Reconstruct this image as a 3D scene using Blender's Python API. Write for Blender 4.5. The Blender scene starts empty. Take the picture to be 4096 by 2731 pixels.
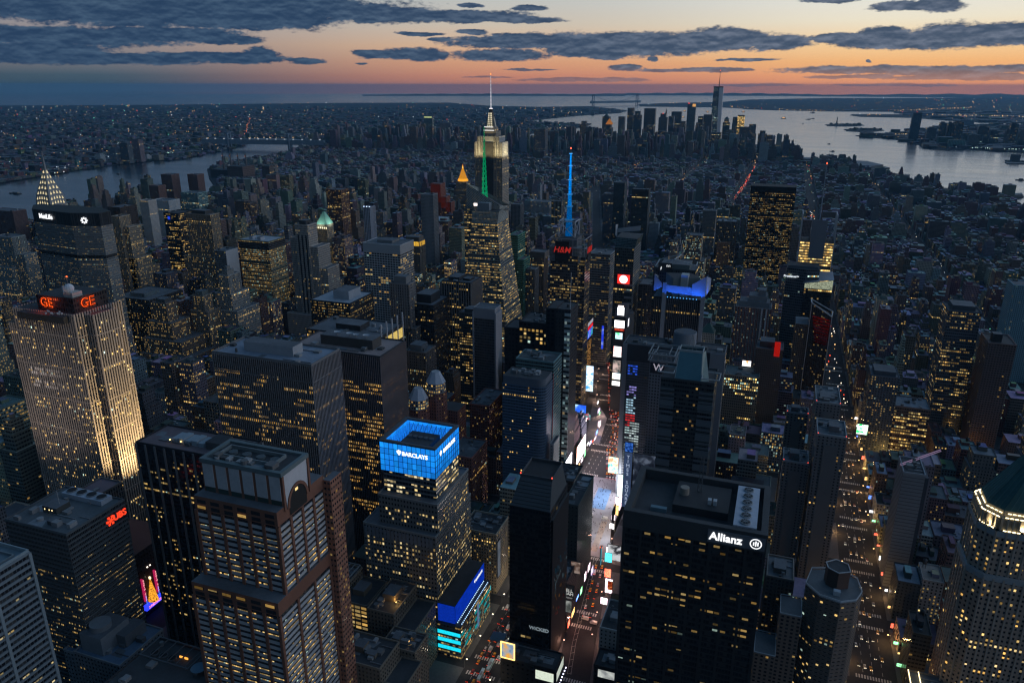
import bpy, math, random
from mathutils import Vector, Matrix
random.seed(7)
SC = bpy.context.scene
COL = SC.collection

# ------------------------------------------------------------------ camera
CAM = Vector((180.0, -293.8, 430.1))
YAW, PIT, ROL, FPX = math.radians(-19.56), math.radians(18.69), 0.00125, 3028.0   # focal length in pixels of a 4096 px wide frame
FW = Vector((math.sin(YAW)*math.cos(PIT), math.cos(YAW)*math.cos(PIT), -math.sin(PIT)))
RT0 = Vector((math.cos(YAW), -math.sin(YAW), 0)); UP0 = RT0.cross(FW)
RT = RT0*math.cos(ROL) + UP0*math.sin(ROL); UP = -RT0*math.sin(ROL) + UP0*math.cos(ROL)
cd = bpy.data.cameras.new('camera'); cam = bpy.data.objects.new('camera', cd); COL.objects.link(cam)
cd.sensor_width = 36; cd.lens = FPX/4096*36; cd.clip_start = 1; cd.clip_end = 120000
M = Matrix((RT, UP, -FW)).transposed().to_4x4(); M.translation = CAM; cam.matrix_world = M
SC.camera = cam

def proj(x, y, z):
    d = Vector((x, y, z)) - CAM; w = d.dot(FW)
    if w < 1: return None
    return 2048 + FPX*d.dot(RT)/w, 1365.5 - FPX*d.dot(UP)/w
def ground(u, v, z=0.0):
    d = FW + RT*((u-2048)/FPX) - UP*((v-1365.5)/FPX)
    t = (z - CAM.z)/d.z; p = CAM + d*t
    return p.x, p.y
def azel(u, v):
    d = (FW + RT*((u-2048)/FPX) - UP*((v-1365.5)/FPX)).normalized()
    return math.degrees(math.atan2(d.x, d.y)), math.degrees(math.asin(d.z))

# ------------------------------------------------------------------ render settings
SC.view_settings.view_transform = 'Standard'; SC.view_settings.look = 'None'
SC.view_settings.exposure = -0.06; SC.view_settings.gamma = 1.0
SC.render.engine = 'CYCLES'
SC.cycles.use_denoising = True
SC.cycles.max_bounces = 5; SC.cycles.diffuse_bounces = 2; SC.cycles.glossy_bounces = 3
SC.cycles.volume_bounces = 0; SC.cycles.transparent_max_bounces = 4
SC.cycles.sample_clamp_indirect = 3.0
SC.cycles.filter_width = 1.3

def lin(r, g, b):
    f = lambda c: (c/255/12.92) if c/255 <= .04045 else ((c/255+.055)/1.055)**2.4
    return (f(r), f(g), f(b))

# ------------------------------------------------------------------ tiny node expression helper
class X:
    nt = None
    def __init__(s, k): s.k = k
    @staticmethod
    def m(op, *a, clamp=False):
        n = X.nt.nodes.new('ShaderNodeMath'); n.operation = op; n.use_clamp = clamp
        for i, v in enumerate(a):
            if isinstance(v, X): X.nt.links.new(v.k, n.inputs[i])
            else: n.inputs[i].default_value = v
        return X(n.outputs[0])
    def __add__(s, o): return X.m('ADD', s, o)
    __radd__ = __add__
    def __sub__(s, o): return X.m('SUBTRACT', s, o)
    def __rsub__(s, o): return X.m('SUBTRACT', o, s)
    def __mul__(s, o): return X.m('MULTIPLY', s, o)
    __rmul__ = __mul__
    def __truediv__(s, o): return X.m('DIVIDE', s, o)
    def lt(s, o): return X.m('LESS_THAN', s, o)
    def gt(s, o): return X.m('GREATER_THAN', s, o)
    def fract(s): return X.m('FRACT', s)
    def floor(s): return X.m('FLOOR', s)
    def abs(s): return X.m('ABSOLUTE', s)
    def ss(s, a, b):
        n = X.nt.nodes.new('ShaderNodeMapRange'); n.interpolation_type = 'SMOOTHSTEP'
        X.nt.links.new(s.k, n.inputs[0]); n.inputs[1].default_value = a; n.inputs[2].default_value = b
        return X(n.outputs[0])
def ND(t, **kw):
    n = X.nt.nodes.new(t)
    for k, v in kw.items(): setattr(n, k, v)
    return n
def LK(a, b): X.nt.links.new(a.k if isinstance(a, X) else a, b)
def MIX(f, a, b, mode='MIX'):
    n = ND('ShaderNodeMix', data_type='RGBA', blend_type=mode)
    for i, v in ((0, f), (6, a), (7, b)):
        if isinstance(v, X): LK(v, n.inputs[i])
        elif i == 0: n.inputs[0].default_value = v
        else: n.inputs[i].default_value = (*v[:3], 1)
    return X(n.outputs[2])
def COMB(a, b, c):
    n = ND('ShaderNodeCombineXYZ')
    for i, v in enumerate((a, b, c)):
        if isinstance(v, X): LK(v, n.inputs[i])
        else: n.inputs[i].default_value = v
    return X(n.outputs[0])
def NOISE(vec, scale, detail=2, rough=.5, dim='3D'):
    n = ND('ShaderNodeTexNoise', noise_dimensions=dim)
    if vec is not None: LK(vec, n.inputs['Vector'])
    n.inputs['Scale'].default_value = scale; n.inputs['Detail'].default_value = detail; n.inputs['Roughness'].default_value = rough
    return X(n.outputs[0]), X(n.outputs[1])
def RAMP(f, stops):
    n = ND('ShaderNodeValToRGB'); LK(f, n.inputs[0]); e = n.color_ramp.elements
    while len(e) < len(stops): e.new(.5)
    for k, (p, c) in zip(e, stops): k.position = p; k.color = (*c, 1)
    return X(n.outputs[0])

# ------------------------------------------------------------------ world: dusk sky with cloud banks
W = bpy.data.worlds.new('World'); SC.world = W; W.use_nodes = True
X.nt = W.node_tree; W.node_tree.nodes.clear()
SUN_AZ = 30.0      # degrees to the right of straight down the avenues
tc = ND('ShaderNodeTexCoord'); sp = ND('ShaderNodeSeparateXYZ'); LK(tc.outputs['Generated'], sp.inputs[0])
sx, sy, sz = (X(o) for o in sp.outputs)
az = X.m('ARCTAN2', sx, sy)*57.29578
el = X.m('ARCSINE', sz)*57.29578
t_el = X.m('POWER', X.m('MAXIMUM', el, 0.0)/60.0, .5)
def sky_stops(l): return [((e/60)**.5, lin(*c)) for e, c in l]
r_sun = RAMP(t_el, sky_stops([(0,(232,148,112)),(.6,(240,164,118)),(1.5,(246,186,126)),(2.6,(248,210,158)),(4,(240,231,208)),(6,(228,232,230)),(13,(220,240,266)),(26,(200,224,256)),(60,(72,112,146))]))  # band above the view brightened beyond dusk, added to light water and walls
r_mid = RAMP(t_el, sky_stops([(0,(176,120,110)),(.6,(202,136,114)),(1.5,(216,158,124)),(2.6,(222,182,148)),(4,(206,194,178)),(6,(192,198,198)),(13,(146,170,194)),(26,(98,134,168)),(60,(60,98,134))]))
r_lef = RAMP(t_el, sky_stops([(0,(58,80,98)),(.6,(70,92,108)),(1.5,(118,120,128)),(2.6,(150,140,140)),(4,(158,154,158)),(6,(122,138,158)),(13,(80,114,148)),(26,(52,90,126)),(60,(50,88,124))]))
r_bak = RAMP(t_el, sky_stops([(0,(32,52,64)),(6,(34,58,76)),(26,(36,66,90)),(60,(48,86,122))]))
base = MIX((az + 48.0).ss(0, 30), r_lef, r_mid)
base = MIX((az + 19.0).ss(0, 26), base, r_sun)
dsun = X.m('COSINE', (az - SUN_AZ)*0.0174533)
base = MIX(X.m('MULTIPLY', dsun, -1.0).ss(-.35, .55), base, r_bak)
# cloud banks as ellipses in (azimuth, elevation), photo pixels turned into angles, ragged by noise
CL = [(260,4,560,44),(600,40,190,26),(110,84,260,20),(380,80,170,16),(530,92,70,10),(160,134,330,12),(430,130,110,9),(520,134,130,11),(60,112,160,12),(330,20,420,36),(600,128,40,17),(705,141,40,7),
      (640,18,260,26),(860,34,170,18),(1060,38,160,13),(1210,46,90,7),(1080,12,30,6),(1220,20,38,7),
      (1230,96,200,17),(1440,102,240,26),(1640,94,150,24),(1780,98,80,16),(1690,80,60,14),(1150,127,110,14),(950,126,85,14),(860,124,45,8),(960,78,60,4),(1010,90,30,5),(1330,122,60,10),(1395,128,50,9),
      (1940,88,80,10),(2060,92,130,17),(2030,76,50,12),(2200,84,120,24),(2330,78,90,22),(2480,80,100,26),
      (2060,14,48,10),(2150,13,50,12),(1900,1,60,6),(2000,140,6,3),
      (1715,138,70,3),(1440,155,36,7),(1590,161,110,5),(2000,160,180,8),(2200,162,190,9),(2250,177,190,6),(1960,176,90,4),(1700,161,30,4),
      (1300,184,110,4),(1420,184,70,4),(1120,179,60,2),(1220,160,60,2),(1740,195,90,3),(2050,195,120,3),(830,145,14,3),(1080,75,40,5),(1500,136,12,5)]
v2 = COMB(az, el, 0.0)
nz, nzc = NOISE(COMB(az*.42, el*1.6, 3.7), 1.0, 9, .6)
wrp = ND('ShaderNodeVectorMath', operation='MULTIPLY_ADD'); LK(nzc, wrp.inputs[0]); wrp.inputs[1].default_value = (1.3, .5, 0); wrp.inputs[2].default_value = (-.65, -.25, 0)
vv = ND('ShaderNodeVectorMath', operation='ADD'); LK(v2, vv.inputs[0]); LK(wrp.outputs[0], vv.inputs[1])
best = None
for (u, v, hw, hh) in CL:
    a, e = azel(u*1.7415, v*1.7415); w_ = hw*1.7415/52.8*1.12; h_ = hh*1.7415/52.8*1.12
    n = ND('ShaderNodeVectorMath', operation='MULTIPLY_ADD'); LK(vv.outputs[0], n.inputs[0])
    n.inputs[1].default_value = (1/w_, 1/h_, 0); n.inputs[2].default_value = (-a/w_, -e/h_, 0)
    l = ND('ShaderNodeVectorMath', operation='LENGTH'); LK(n.outputs[0], l.inputs[0])
    q = X(l.outputs['Value']); best = q if best is None else X.m('MINIMUM', best, q)
nf, _ = NOISE(COMB(az*2.1, el*4.2, 9.1), 1.0, 8, .62)
dens = (1.0 - best)*.85 + (nz - .5)*.62 + (nf - .5)*.55
cmask = dens.ss(.0, .25)
nb, _ = NOISE(COMB(az*.5, el*2.2, 21.0), 1.0, 6, .55)
cdark = MIX((az + 40.0).ss(0, 45), lin(42,66,96), lin(70,86,108))
clite = MIX((az + 40.0).ss(0, 45), lin(72,96,122), lin(118,128,146))
n1, _ = NOISE(COMB(az*1.3, el*3.0, 9.1), 1.0, 3, .5); n2, _ = NOISE(COMB(az*1.3, el*3.0 + .45, 9.1), 1.0, 3, .5)
relief = (n1 - n2)*1.15 + (nb - .5)*2.0 + (nf - .5)*.3      # puffs lit from above, dark flat undersides
ccol = MIX((relief + .42).ss(0, 1.1), cdark, clite)
ccol = MIX((1.5 - el).ss(0, 1.5)*.5, ccol, base)          # low clouds fade into the horizon air
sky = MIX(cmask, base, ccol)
st = ND('ShaderNodeTexSky', sky_type='NISHITA'); st.sun_disc = False
st.sun_elevation = math.radians(0.4); st.sun_rotation = math.radians(SUN_AZ); st.altitude = 400
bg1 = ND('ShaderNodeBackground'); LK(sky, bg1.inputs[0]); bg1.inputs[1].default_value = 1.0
bg2 = ND('ShaderNodeBackground'); LK(MIX(cmask, X(st.outputs[0]), (0, 0, 0)), bg2.inputs[0]); bg2.inputs[1].default_value = 0.004
ad = ND('ShaderNodeAddShader'); LK(bg1.outputs[0], ad.inputs[0]); LK(bg2.outputs[0], ad.inputs[1])
wo = ND('ShaderNodeOutputWorld'); LK(ad.outputs[0], wo.inputs[0])
W.cycles.sampling_method = 'MANUAL'; W.cycles.sample_map_resolution = 512

# the sun has just set: one faint wide lamp from the same direction
sl = bpy.data.lights.new('sun', 'SUN'); sl.energy = 0.05; sl.angle = math.radians(12); sl.color = (1, .72, .5)
so = bpy.data.objects.new('sun', sl); COL.objects.link(so)
sd = Vector((math.sin(math.radians(SUN_AZ)), math.cos(math.radians(SUN_AZ)), math.tan(math.radians(1.5))))
so.rotation_euler = sd.to_track_quat('Z', 'Y').to_euler()
HAZE_D = 2.3e-5

# ------------------------------------------------------------------ materials
def new_mat(name):
    m = bpy.data.materials.new(name); m.use_nodes = True; X.nt = m.node_tree; X.nt.nodes.clear(); return m
def out(sh): o = ND('ShaderNodeOutputMaterial'); LK(sh, o.inputs[0])

def facade_material():
    # one procedural facade: wall colour, window grid (UV counts bays and storeys) and which windows are lit come from face attributes
    m = new_mat('facade')
    A = {}
    for k in ('wc', 'fp', 'fq'):
        n = ND('ShaderNodeAttribute', attribute_name=k); A[k] = n
    def sep(n):
        s = ND('ShaderNodeSeparateColor'); LK(n.outputs['Color'], s.inputs[0]); return [X(o) for o in s.outputs]
    lit, ww, wh = sep(A['fp']); seed = X(A['fp'].outputs['Alpha']); patch = X(A['wc'].outputs['Alpha'])
    stg, cool, coh = sep(A['fq'])
    uv = ND('ShaderNodeUVMap', uv_map='UVMap'); s = ND('ShaderNodeSeparateXYZ'); LK(uv.outputs[0], s.inputs[0])
    u, v = X(s.outputs[0]), X(s.outputs[1]); fu, fv = u.floor(), v.floor()
    def WN(vec):
        n = ND('ShaderNodeTexWhiteNoise', noise_dimensions='3D'); LK(vec, n.inputs['Vector']); return n
    n1 = WN(COMB(fu, fv, seed*97.0)); r1 = X(n1.outputs['Value']); q1, q2, q3 = [X(o) for o in _sepc(n1.outputs['Color'])]
    r2 = X(WN(COMB((fu/5.0 + X.m('SINE', fv*7.3)*3.0).floor(), fv, seed*97.0 + 31.0)).outputs['Value'])
    score = r1*(1.0 - coh) + r2*coh
    rf = X(WN(COMB(fv, seed*31.0, 5.0)).outputs['Value'])            # some storeys stand fully lit, some fully dark
    on = X.m('MAXIMUM', score.lt(lit*1.05)*rf.gt(.16), rf.gt(1.0 - lit*.10)*r1.lt(.9))
    du, dv = (u.fract() - .5).abs(), (v.fract() - .5).abs()
    win = du.lt(ww*.5)*dv.lt(wh*.5)
    _, _ = 0, 0
    inn, _ = NOISE(COMB(u*4.0, v*2.7, seed), 1.0, 3, .7)
    bright = (q1*q1*q1*1.9 + .2)*stg*((inn - .2)*3.4)*1.35
    es = on*win*bright
    warm = MIX(q2, (1, .54, .12), (1, .74, .27)); colr = MIX(q3.lt(cool), warm, (.70, 1, .85))
    tcg = ND('ShaderNodeTexCoord'); gpos = ND('ShaderNodeNewGeometry')
    wn1, _ = NOISE(X(gpos.outputs['Position']), .055, 5, .6); wn2, _ = NOISE(X(gpos.outputs['Position']), .55, 3, .6)
    amp = ((wn1 - .5)*2.4 + (wn2 - .5)*1.2)*patch + 1.0
    hsv = ND('ShaderNodeHueSaturation'); LK(A['wc'].outputs['Color'], hsv.inputs['Color']); LK(X.m('MAXIMUM', amp, .15), hsv.inputs['Value'])
    b = ND('ShaderNodeBsdfPrincipled')
    blind = MIX(q2.gt(.72)*.6, (.010, .013, .018), (.07, .07, .07))
    LK(MIX(win, X(hsv.outputs[0]), blind), b.inputs['Base Color'])
    LK(win*-.66 + .84, b.inputs['Roughness']); b.inputs['Specular IOR Level'].default_value = .4
    LK(colr, b.inputs['Emission Color']); LK(es, b.inputs['Emission Strength'])
    out(b.outputs[0]); m.cycles.emission_sampling = 'NONE'; return m
def _sepc(sock):
    s = ND('ShaderNodeSeparateColor'); LK(sock, s.inputs[0]); return s.outputs

def glow_material(name, sampling):
    # things that give off light: colour and strength come from face attributes
    m = new_mat(name); a = ND('ShaderNodeAttribute', attribute_name='wc'); p = ND('ShaderNodeAttribute', attribute_name='fp')
    s = ND('ShaderNodeSeparateColor'); LK(p.outputs['Color'], s.inputs[0]); st_, rag = X(s.outputs[0]), X(s.outputs[1])
    g = ND('ShaderNodeNewGeometry'); n, _ = NOISE(X(g.outputs['Position']), .9, 4, .7)
    e = ND('ShaderNodeEmission'); LK(a.outputs['Color'], e.inputs[0]); LK(st_*(1.0 + (n - .5)*rag*3.0), e.inputs[1])
    out(e.outputs[0]); m.cycles.emission_sampling = sampling; return m

def plain_material(name, rgb, rough=.8, metal=0, nscale=.2, namp=.4):
    m = new_mat(name); g = ND('ShaderNodeNewGeometry'); n, _ = NOISE(X(g.outputs['Position']), nscale, 5, .62)
    h = ND('ShaderNodeHueSaturation'); h.inputs['Color'].default_value = (*rgb, 1); LK((n - .5)*namp*2.0 + 1.0, h.inputs['Value'])
    b = ND('ShaderNodeBsdfPrincipled'); LK(h.outputs[0], b.inputs['Base Color']); b.inputs['Roughness'].default_value = rough; b.inputs['Metallic'].default_value = metal; b.inputs['Specular IOR Level'].default_value = .12 if rough > .6 else .5
    out(b.outputs[0]); return m

def water_material():
    m = new_mat('water'); g = ND('ShaderNodeNewGeometry'); P = X(g.outputs['Position'])
    b = ND('ShaderNodeBsdfPrincipled'); b.inputs['Base Color'].default_value = (.012, .022, .034, 1)
    mp = ND('ShaderNodeMapping'); LK(P, mp.inputs[0]); mp.inputs['Scale'].default_value = (.0016, .0052, .003); mp.inputs['Rotation'].default_value = (0, 0, .5)
    big, _ = NOISE(X(mp.outputs[0]), 1.0, 7, .6); f, _ = NOISE(P, .05, 4, .6)
    LK(big*.28 + .06, b.inputs['Roughness']); b.inputs['IOR'].default_value = 1.6
    bp = ND('ShaderNodeBump'); bp.inputs['Strength'].default_value = .16; bp.inputs['Distance'].default_value = 3.0
    LK(f*.6 + big*6.0, bp.inputs['Height']); LK(bp.outputs[0], b.inputs['Normal'])
    out(b.outputs[0]); return m

def screen_material(name, c0, c1, c2, strength, scale=.12, seed=0.0):
    # a lit advertising screen: a soft abstract picture of three colours
    m = new_mat(name); uv = ND('ShaderNodeUVMap', uv_map='UVMap'); U = X(uv.outputs[0])
    mp = ND('ShaderNodeMapping'); LK(U, mp.inputs[0]); mp.inputs['Location'].default_value = (seed, seed*1.7, seed)
    n, c = NOISE(X(mp.outputs[0]), scale, 3, .55)
    s = ND('ShaderNodeSeparateXYZ'); LK(U, s.inputs[0])
    col = RAMP(n, [(.36, c0), (.5, c1), (.64, c2)])
    e = ND('ShaderNodeEmission'); LK(col, e.inputs[0]); e.inputs[1].default_value = strength
    out(e.outputs[0]); m.cycles.emission_sampling = 'AUTO'; return m

FAC = facade_material()
GLOW = glow_material('glow', 'NONE'); LAMP = glow_material('lamp_glow', 'FRONT')
MWATER = water_material()
MASPH = plain_material('asphalt', (.035, .036, .04), .75, 0, .3, .35)
MPAVE = plain_material('sidewalk', (.12, .12, .125), .85, 0, .4, .3)
MLAND = plain_material('land', (.03, .035, .04), .95, 0, .01, .5)
MPLAZA = plain_material('plaza_paving', (.26, .25, .27), .7, 0, .12, .35)
MPAINT = plain_material('road_paint', (.5, .5, .48), .7, 0, 1.5, .4)
MGLASS = plain_material('teal_glass', (.10, .20, .23), .18, .3, .1, .2)
MMETAL = plain_material('grey_metal', (.30, .31, .33), .45, .6, .5, .3)
MTREE = plain_material('bare_foliage', (.035, .04, .03), .95, 0, .4, .5)

# ------------------------------------------------------------------ mesh builder
CAMXY = CAM.to_2d()
def st(rgb, bay=3, fl=3.7, lit=.2, ww=.5, wh=.5, stg=1.0, cool=.08, coh=.3, patch=.16):
    if bay < 900 and max(rgb) > .055: rgb = tuple(min(.5, c*1.5) for c in rgb)
    return dict(c=rgb, bay=bay, fl=fl, lit=lit, ww=ww, wh=wh, stg=stg, cool=cool, coh=coh, patch=patch)
def plain(rgb, patch=.25): return st(rgb, 1e3, 1e3, 0, 0, 0, 0, 0, 0, patch)
def glow(rgb, s, rag=0.0): return dict(c=rgb, bay=1e3, fl=1e3, lit=s, ww=rag, wh=0, stg=0, cool=0, coh=0, patch=0)

class MB:
    def __init__(s): s.v, s.f, s.uv, s.a = [], [], [], []
    def quad(s, pts, S, w=None, h=None, seed=None, uvs=None):
        i = len(s.v); s.v += pts; n = len(pts); s.f.append(tuple(range(i, i+n)))
        nb = max(1, round(w/S['bay'])) if w else 1; nf = max(1, round(h/S['fl'])) if h else 1
        if uvs is None:
            uvs = ((0, 0), (nb, 0), (nb, nf), (0, nf)) if n == 4 else [(0, 0)]*n
        s.uv += list(uvs)
        sd = random.random() if seed is None else seed
        s.a.append(((*S['c'], S['patch']), (S['lit'], S['ww'], S['wh'], sd), (S['stg'], S['cool'], S['coh'], 1)))
    def prism(s, poly, z0, z1, S, top=None, poly1=None, bottom=False):
        q = poly1 or poly; n = len(poly)
        for i in range(n):
            a, b, c, d = poly[i], poly[(i+1) % n], q[(i+1) % n], q[i]
            s.quad([(a[0], a[1], z0), (b[0], b[1], z0), (c[0], c[1], z1), (d[0], d[1], z1)], S, math.dist(a, b), z1-z0)
        if top: s.quad([(p[0], p[1], z1) for p in q], top)
        if bottom: s.quad([(p[0], p[1], z0) for p in reversed(poly)], top or S)
        return s
    def box(s, x0, x1, y0, y1, z0, z1, S, top=None, bottom=False):
        return s.prism([(x0, y0), (x1, y0), (x1, y1), (x0, y1)], z0, z1, S, top or S, None, bottom)
    def solid(s, x0, x1, y0, y1, z0, z1, S): return s.box(x0, x1, y0, y1, z0, z1, S, S, True)
    def cyl(s, x, y, r, z0, z1, S, n=16, r1=None, top=True):
        r1 = r if r1 is None else r1
        p = [(x+r*math.cos(2*math.pi*i/n), y+r*math.sin(2*math.pi*i/n)) for i in range(n)]
        q = [(x+r1*math.cos(2*math.pi*i/n), y+r1*math.sin(2*math.pi*i/n)) for i in range(n)]
        return s.prism(p, z0, z1, S, S if top else None, q)
    def bar(s, a, b, w, S):
        a, b = Vector(a), Vector(b); d = (b-a).normalized(); up = Vector((0, 0, 1)) if abs(d.z) < .9 else Vector((1, 0, 0))
        r = d.cross(up).normalized()*w/2; t = r.cross(d).normalized()*w/2
        A = [a-r-t, a+r-t, a+r+t, a-r+t]; B = [b-r-t, b+r-t, b+r+t, b-r+t]
        for i in range(4):
            j = (i+1) % 4; s.quad([tuple(A[i]), tuple(B[i]), tuple(B[j]), tuple(A[j])], S)
        s.quad([tuple(p) for p in A], S); s.quad([tuple(p) for p in reversed(B)], S); return s
    def ring(s, x0, x1, y0, y1, z0, z1, w, S):
        s.solid(x0, x1, y0, y0+w, z0, z1, S); s.solid(x0, x1, y1-w, y1, z0, z1, S)
        s.solid(x0, x0+w, y0+w, y1-w, z0, z1, S); s.solid(x1-w, x1, y0+w, y1-w, z0, z1, S); return s
    def mesh(s, name, org=(0, 0, 0)):
        me = bpy.data.meshes.new(name); ox, oy, oz = org
        me.from_pydata([(x-ox, y-oy, z-oz) for x, y, z in s.v], [], s.f)
        ul = me.uv_layers.new(name='UVMap'); ul.data.foreach_set('uv', [c for p in s.uv for c in p])
        for k, nm in enumerate(('wc', 'fp', 'fq')):
            at = me.attributes.new(nm, 'FLOAT_COLOR', 'FACE'); at.data.foreach_set('color', [c for r in s.a for c in r[k]])
        return me
    def obj(s, name, parent=None, mat=None, rootloc=None):
        if not s.f: return None
        org = tuple(parent['_o']) if parent else (rootloc or s.v[0])
        me = s.mesh(name, org); me.materials.append(mat or FAC)
        o = bpy.data.objects.new(name, me); COL.objects.link(o)
        if parent:
            o.parent = parent; 
        else: o.location = org
        o['_o'] = org
        return o

def tag(o, label, cat, group=None, kind=None):
    if label: o['label'] = label
    if cat: o['category'] = cat
    if group: o['group'] = group
    if kind: o['kind'] = kind
    return o
def thing(name, label, cat, loc, group=None):
    o = bpy.data.objects.new(name, None); o.empty_display_size = 5; COL.objects.link(o); o.location = loc; o['_o'] = tuple(map(float, loc))
    return tag(o, label, cat, group)
def sub(o, par):
    # hang a part under another part of the same thing (both built in world coordinates)
    o.parent = par; return o

HEROES = []      # (short name, u0, u1, vtop, vbottom, y) for placing and naming the anonymous city around them
FOOT = []        # footprints that the anonymous city must leave free
GREY, DARK, BROWN, BEIGE, WHITE = (.16,.165,.17), (.03,.032,.036), (.13,.075,.055), (.26,.22,.17), (.5,.5,.5)
ROOF, ROOFD, ROOFL = plain((.11,.12,.135), .5), plain((.045,.048,.053), .5), plain((.24,.25,.27), .45)

def note(short, x0, x1, y0, y1, h, vb):
    P = [proj(x, y, h) for x in (x0, x1) for y in (y0, y1)]
    HEROES.append((short, min(p[0] for p in P)-6, max(p[0] for p in P)+6, min(p[1] for p in P), vb, y0)); FOOT.append((x0, x1, y0, y1))

def units(par, x0, x1, y0, y1, z, n, seed, big=1.0):
    R = random.Random(seed)
    if n > 1 and proj(x1, y0, z) and (Vector((x1, y0, z))-CAM).length < 900:
        n = int(n*1.8)+2
        for k in range(3):      # pipe runs and a patched membrane
            mb = MB(); y = R.uniform(y0+2, y1-2); xa = R.uniform(x0+1, x1-6); xb = min(x1-1, xa+R.uniform(8, 25)); g = R.uniform(.08, .3); mb.solid(xa, xb, y, y+.5, z+.1, z+.7, plain((g, g, g*1.05))); mb.obj('pipe_run', par)
        for k in range(3):
            mb = MB(); xa, ya = R.uniform(x0+1, max(x0+1.1, x1-9)), R.uniform(y0+1, max(y0+1.1, y1-8)); g = R.uniform(.05, .26); mb.quad([(xa, ya, z+.02+.01*k), (min(x1-.8, xa+R.uniform(4, 14)), ya, z+.02+.01*k), (min(x1-.8, xa+R.uniform(5, 14)), min(y1-.8, ya+7), z+.02+.01*k), (xa, min(y1-.8, ya+7), z+.02+.01*k)], plain((g*.9, g, g*1.1), .5)); mb.obj('membrane_patch', par)
    for i in range(n):
        mb = MB(); w, d, h = R.uniform(2, 6)*big, R.uniform(2, 6)*big, R.uniform(1.2, 3.5)*big
        x, y = R.uniform(x0+2, max(x0+2.1, x1-w-2)), R.uniform(y0+2, max(y0+2.1, y1-d-2)); g = R.uniform(.05, .3)
        c = plain((g, g*1.02, g*1.05))
        if R.random() < .3: mb.cyl(x, y, w*.4, z, z+h, c, 10); nm = 'roof_vent'
        else: mb.solid(x, x+w, y, y+d, z, z+h, c); nm = 'roof_unit'
        mb.obj(nm, par)

def tower(name, label, cat, short, vols, S, roof=ROOF, pent=(), vb=2000, para=1.2, nunits=2, fins=None, bands=None, group=None, parac=None):
    """vols: (x0,x1,y0,y1,z0,z1[,style[,roof]]), first = main shaft. fins: (pitch, width, depth, rgb, z0, z1). bands: the same, level."""
    v0 = vols[0]
    t = thing(name, label, cat, ((v0[0]+v0[1])/2, (v0[2]+v0[3])/2, 0), group)
    zt = max(v[5] for v in vols)
    note(short, min(v[0] for v in vols), max(v[1] for v in vols), min(v[2] for v in vols), max(v[3] for v in vols), zt, vb)
    for i, v in enumerate(vols):
        s_ = v[6] if len(v) > 6 and v[6] else S; rf = v[7] if len(v) > 7 else roof
        x0, x1, y0, y1, z0, z1 = v[:6]
        MB().prism([(x0, y0), (x1, y0), (x1, y1), (x0, y1)], z0, z1, s_).obj('wall' if i == 0 else 'setback', t)
        mb = MB(); mb.quad([(x0, y0, z1), (x1, y0, z1), (x1, y1, z1), (x0, y1, z1)], rf); r = mb.obj('roof', t)
        if i == 0: main_roof = r
        if para:
            MB().ring(x0-.15, x1+.15, y0-.15, y1+.15, z1-.6, z1+para, .7, plain(parac or tuple(min(.6, c*1.25) for c in s_['c']))).obj('parapet', t)
    for p in pent:
        x0, x1, y0, y1, z0, z1 = p[:6]; c = p[6] if len(p) > 6 else plain(tuple(c*.8 for c in S['c']))
        MB().box(x0, x1, y0, y1, z0, z1, c, ROOF).obj('penthouse', t)
    x0, x1, y0, y1, z0, z1 = v0[:6]
    if nunits: units(main_roof, x0, x1, y0, y1, z1, nunits, hash_(name+short))
    for spec, nm in ((fins, 'pier_screen'), (bands, 'spandrel_screen')):
        if not spec: continue
        mb = MB(); pit, w, d, rgb = spec[:4]; a, b = (spec[4], spec[5]) if len(spec) > 5 else (z0, z1); c = plain(rgb, .12)
        if nm == 'pier_screen':
            nx, ny = max(1, round((x1-x0)/pit)), max(1, round((y1-y0)/pit))
            for k in range(nx+1):
                x = x0+(x1-x0)*k/nx; mb.box(x-w/2, x+w/2, y0-d, y0, a, b, c); mb.box(x-w/2, x+w/2, y1, y1+d, a, b, c)
            for k in range(ny+1):
                y = y0+(y1-y0)*k/ny; mb.box(x1, x1+d, y-w/2, y+w/2, a, b, c); mb.box(x0-d, x0, y-w/2, y+w/2, a, b, c)
        else:
            n = max(1, round((b-a)/pit))
            for k in range(n+1):
                z = a+(b-a)*k/n; mb.ring(x0-d, x1+d, y0-d, y1+d, z-w/2, z+w/2, d+.02, c)
        mb.obj(nm, t)
    return t
def hash_(s):
    h = 7
    for ch in s: h = (h*31 + ord(ch)) % 1000003
    return h

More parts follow.
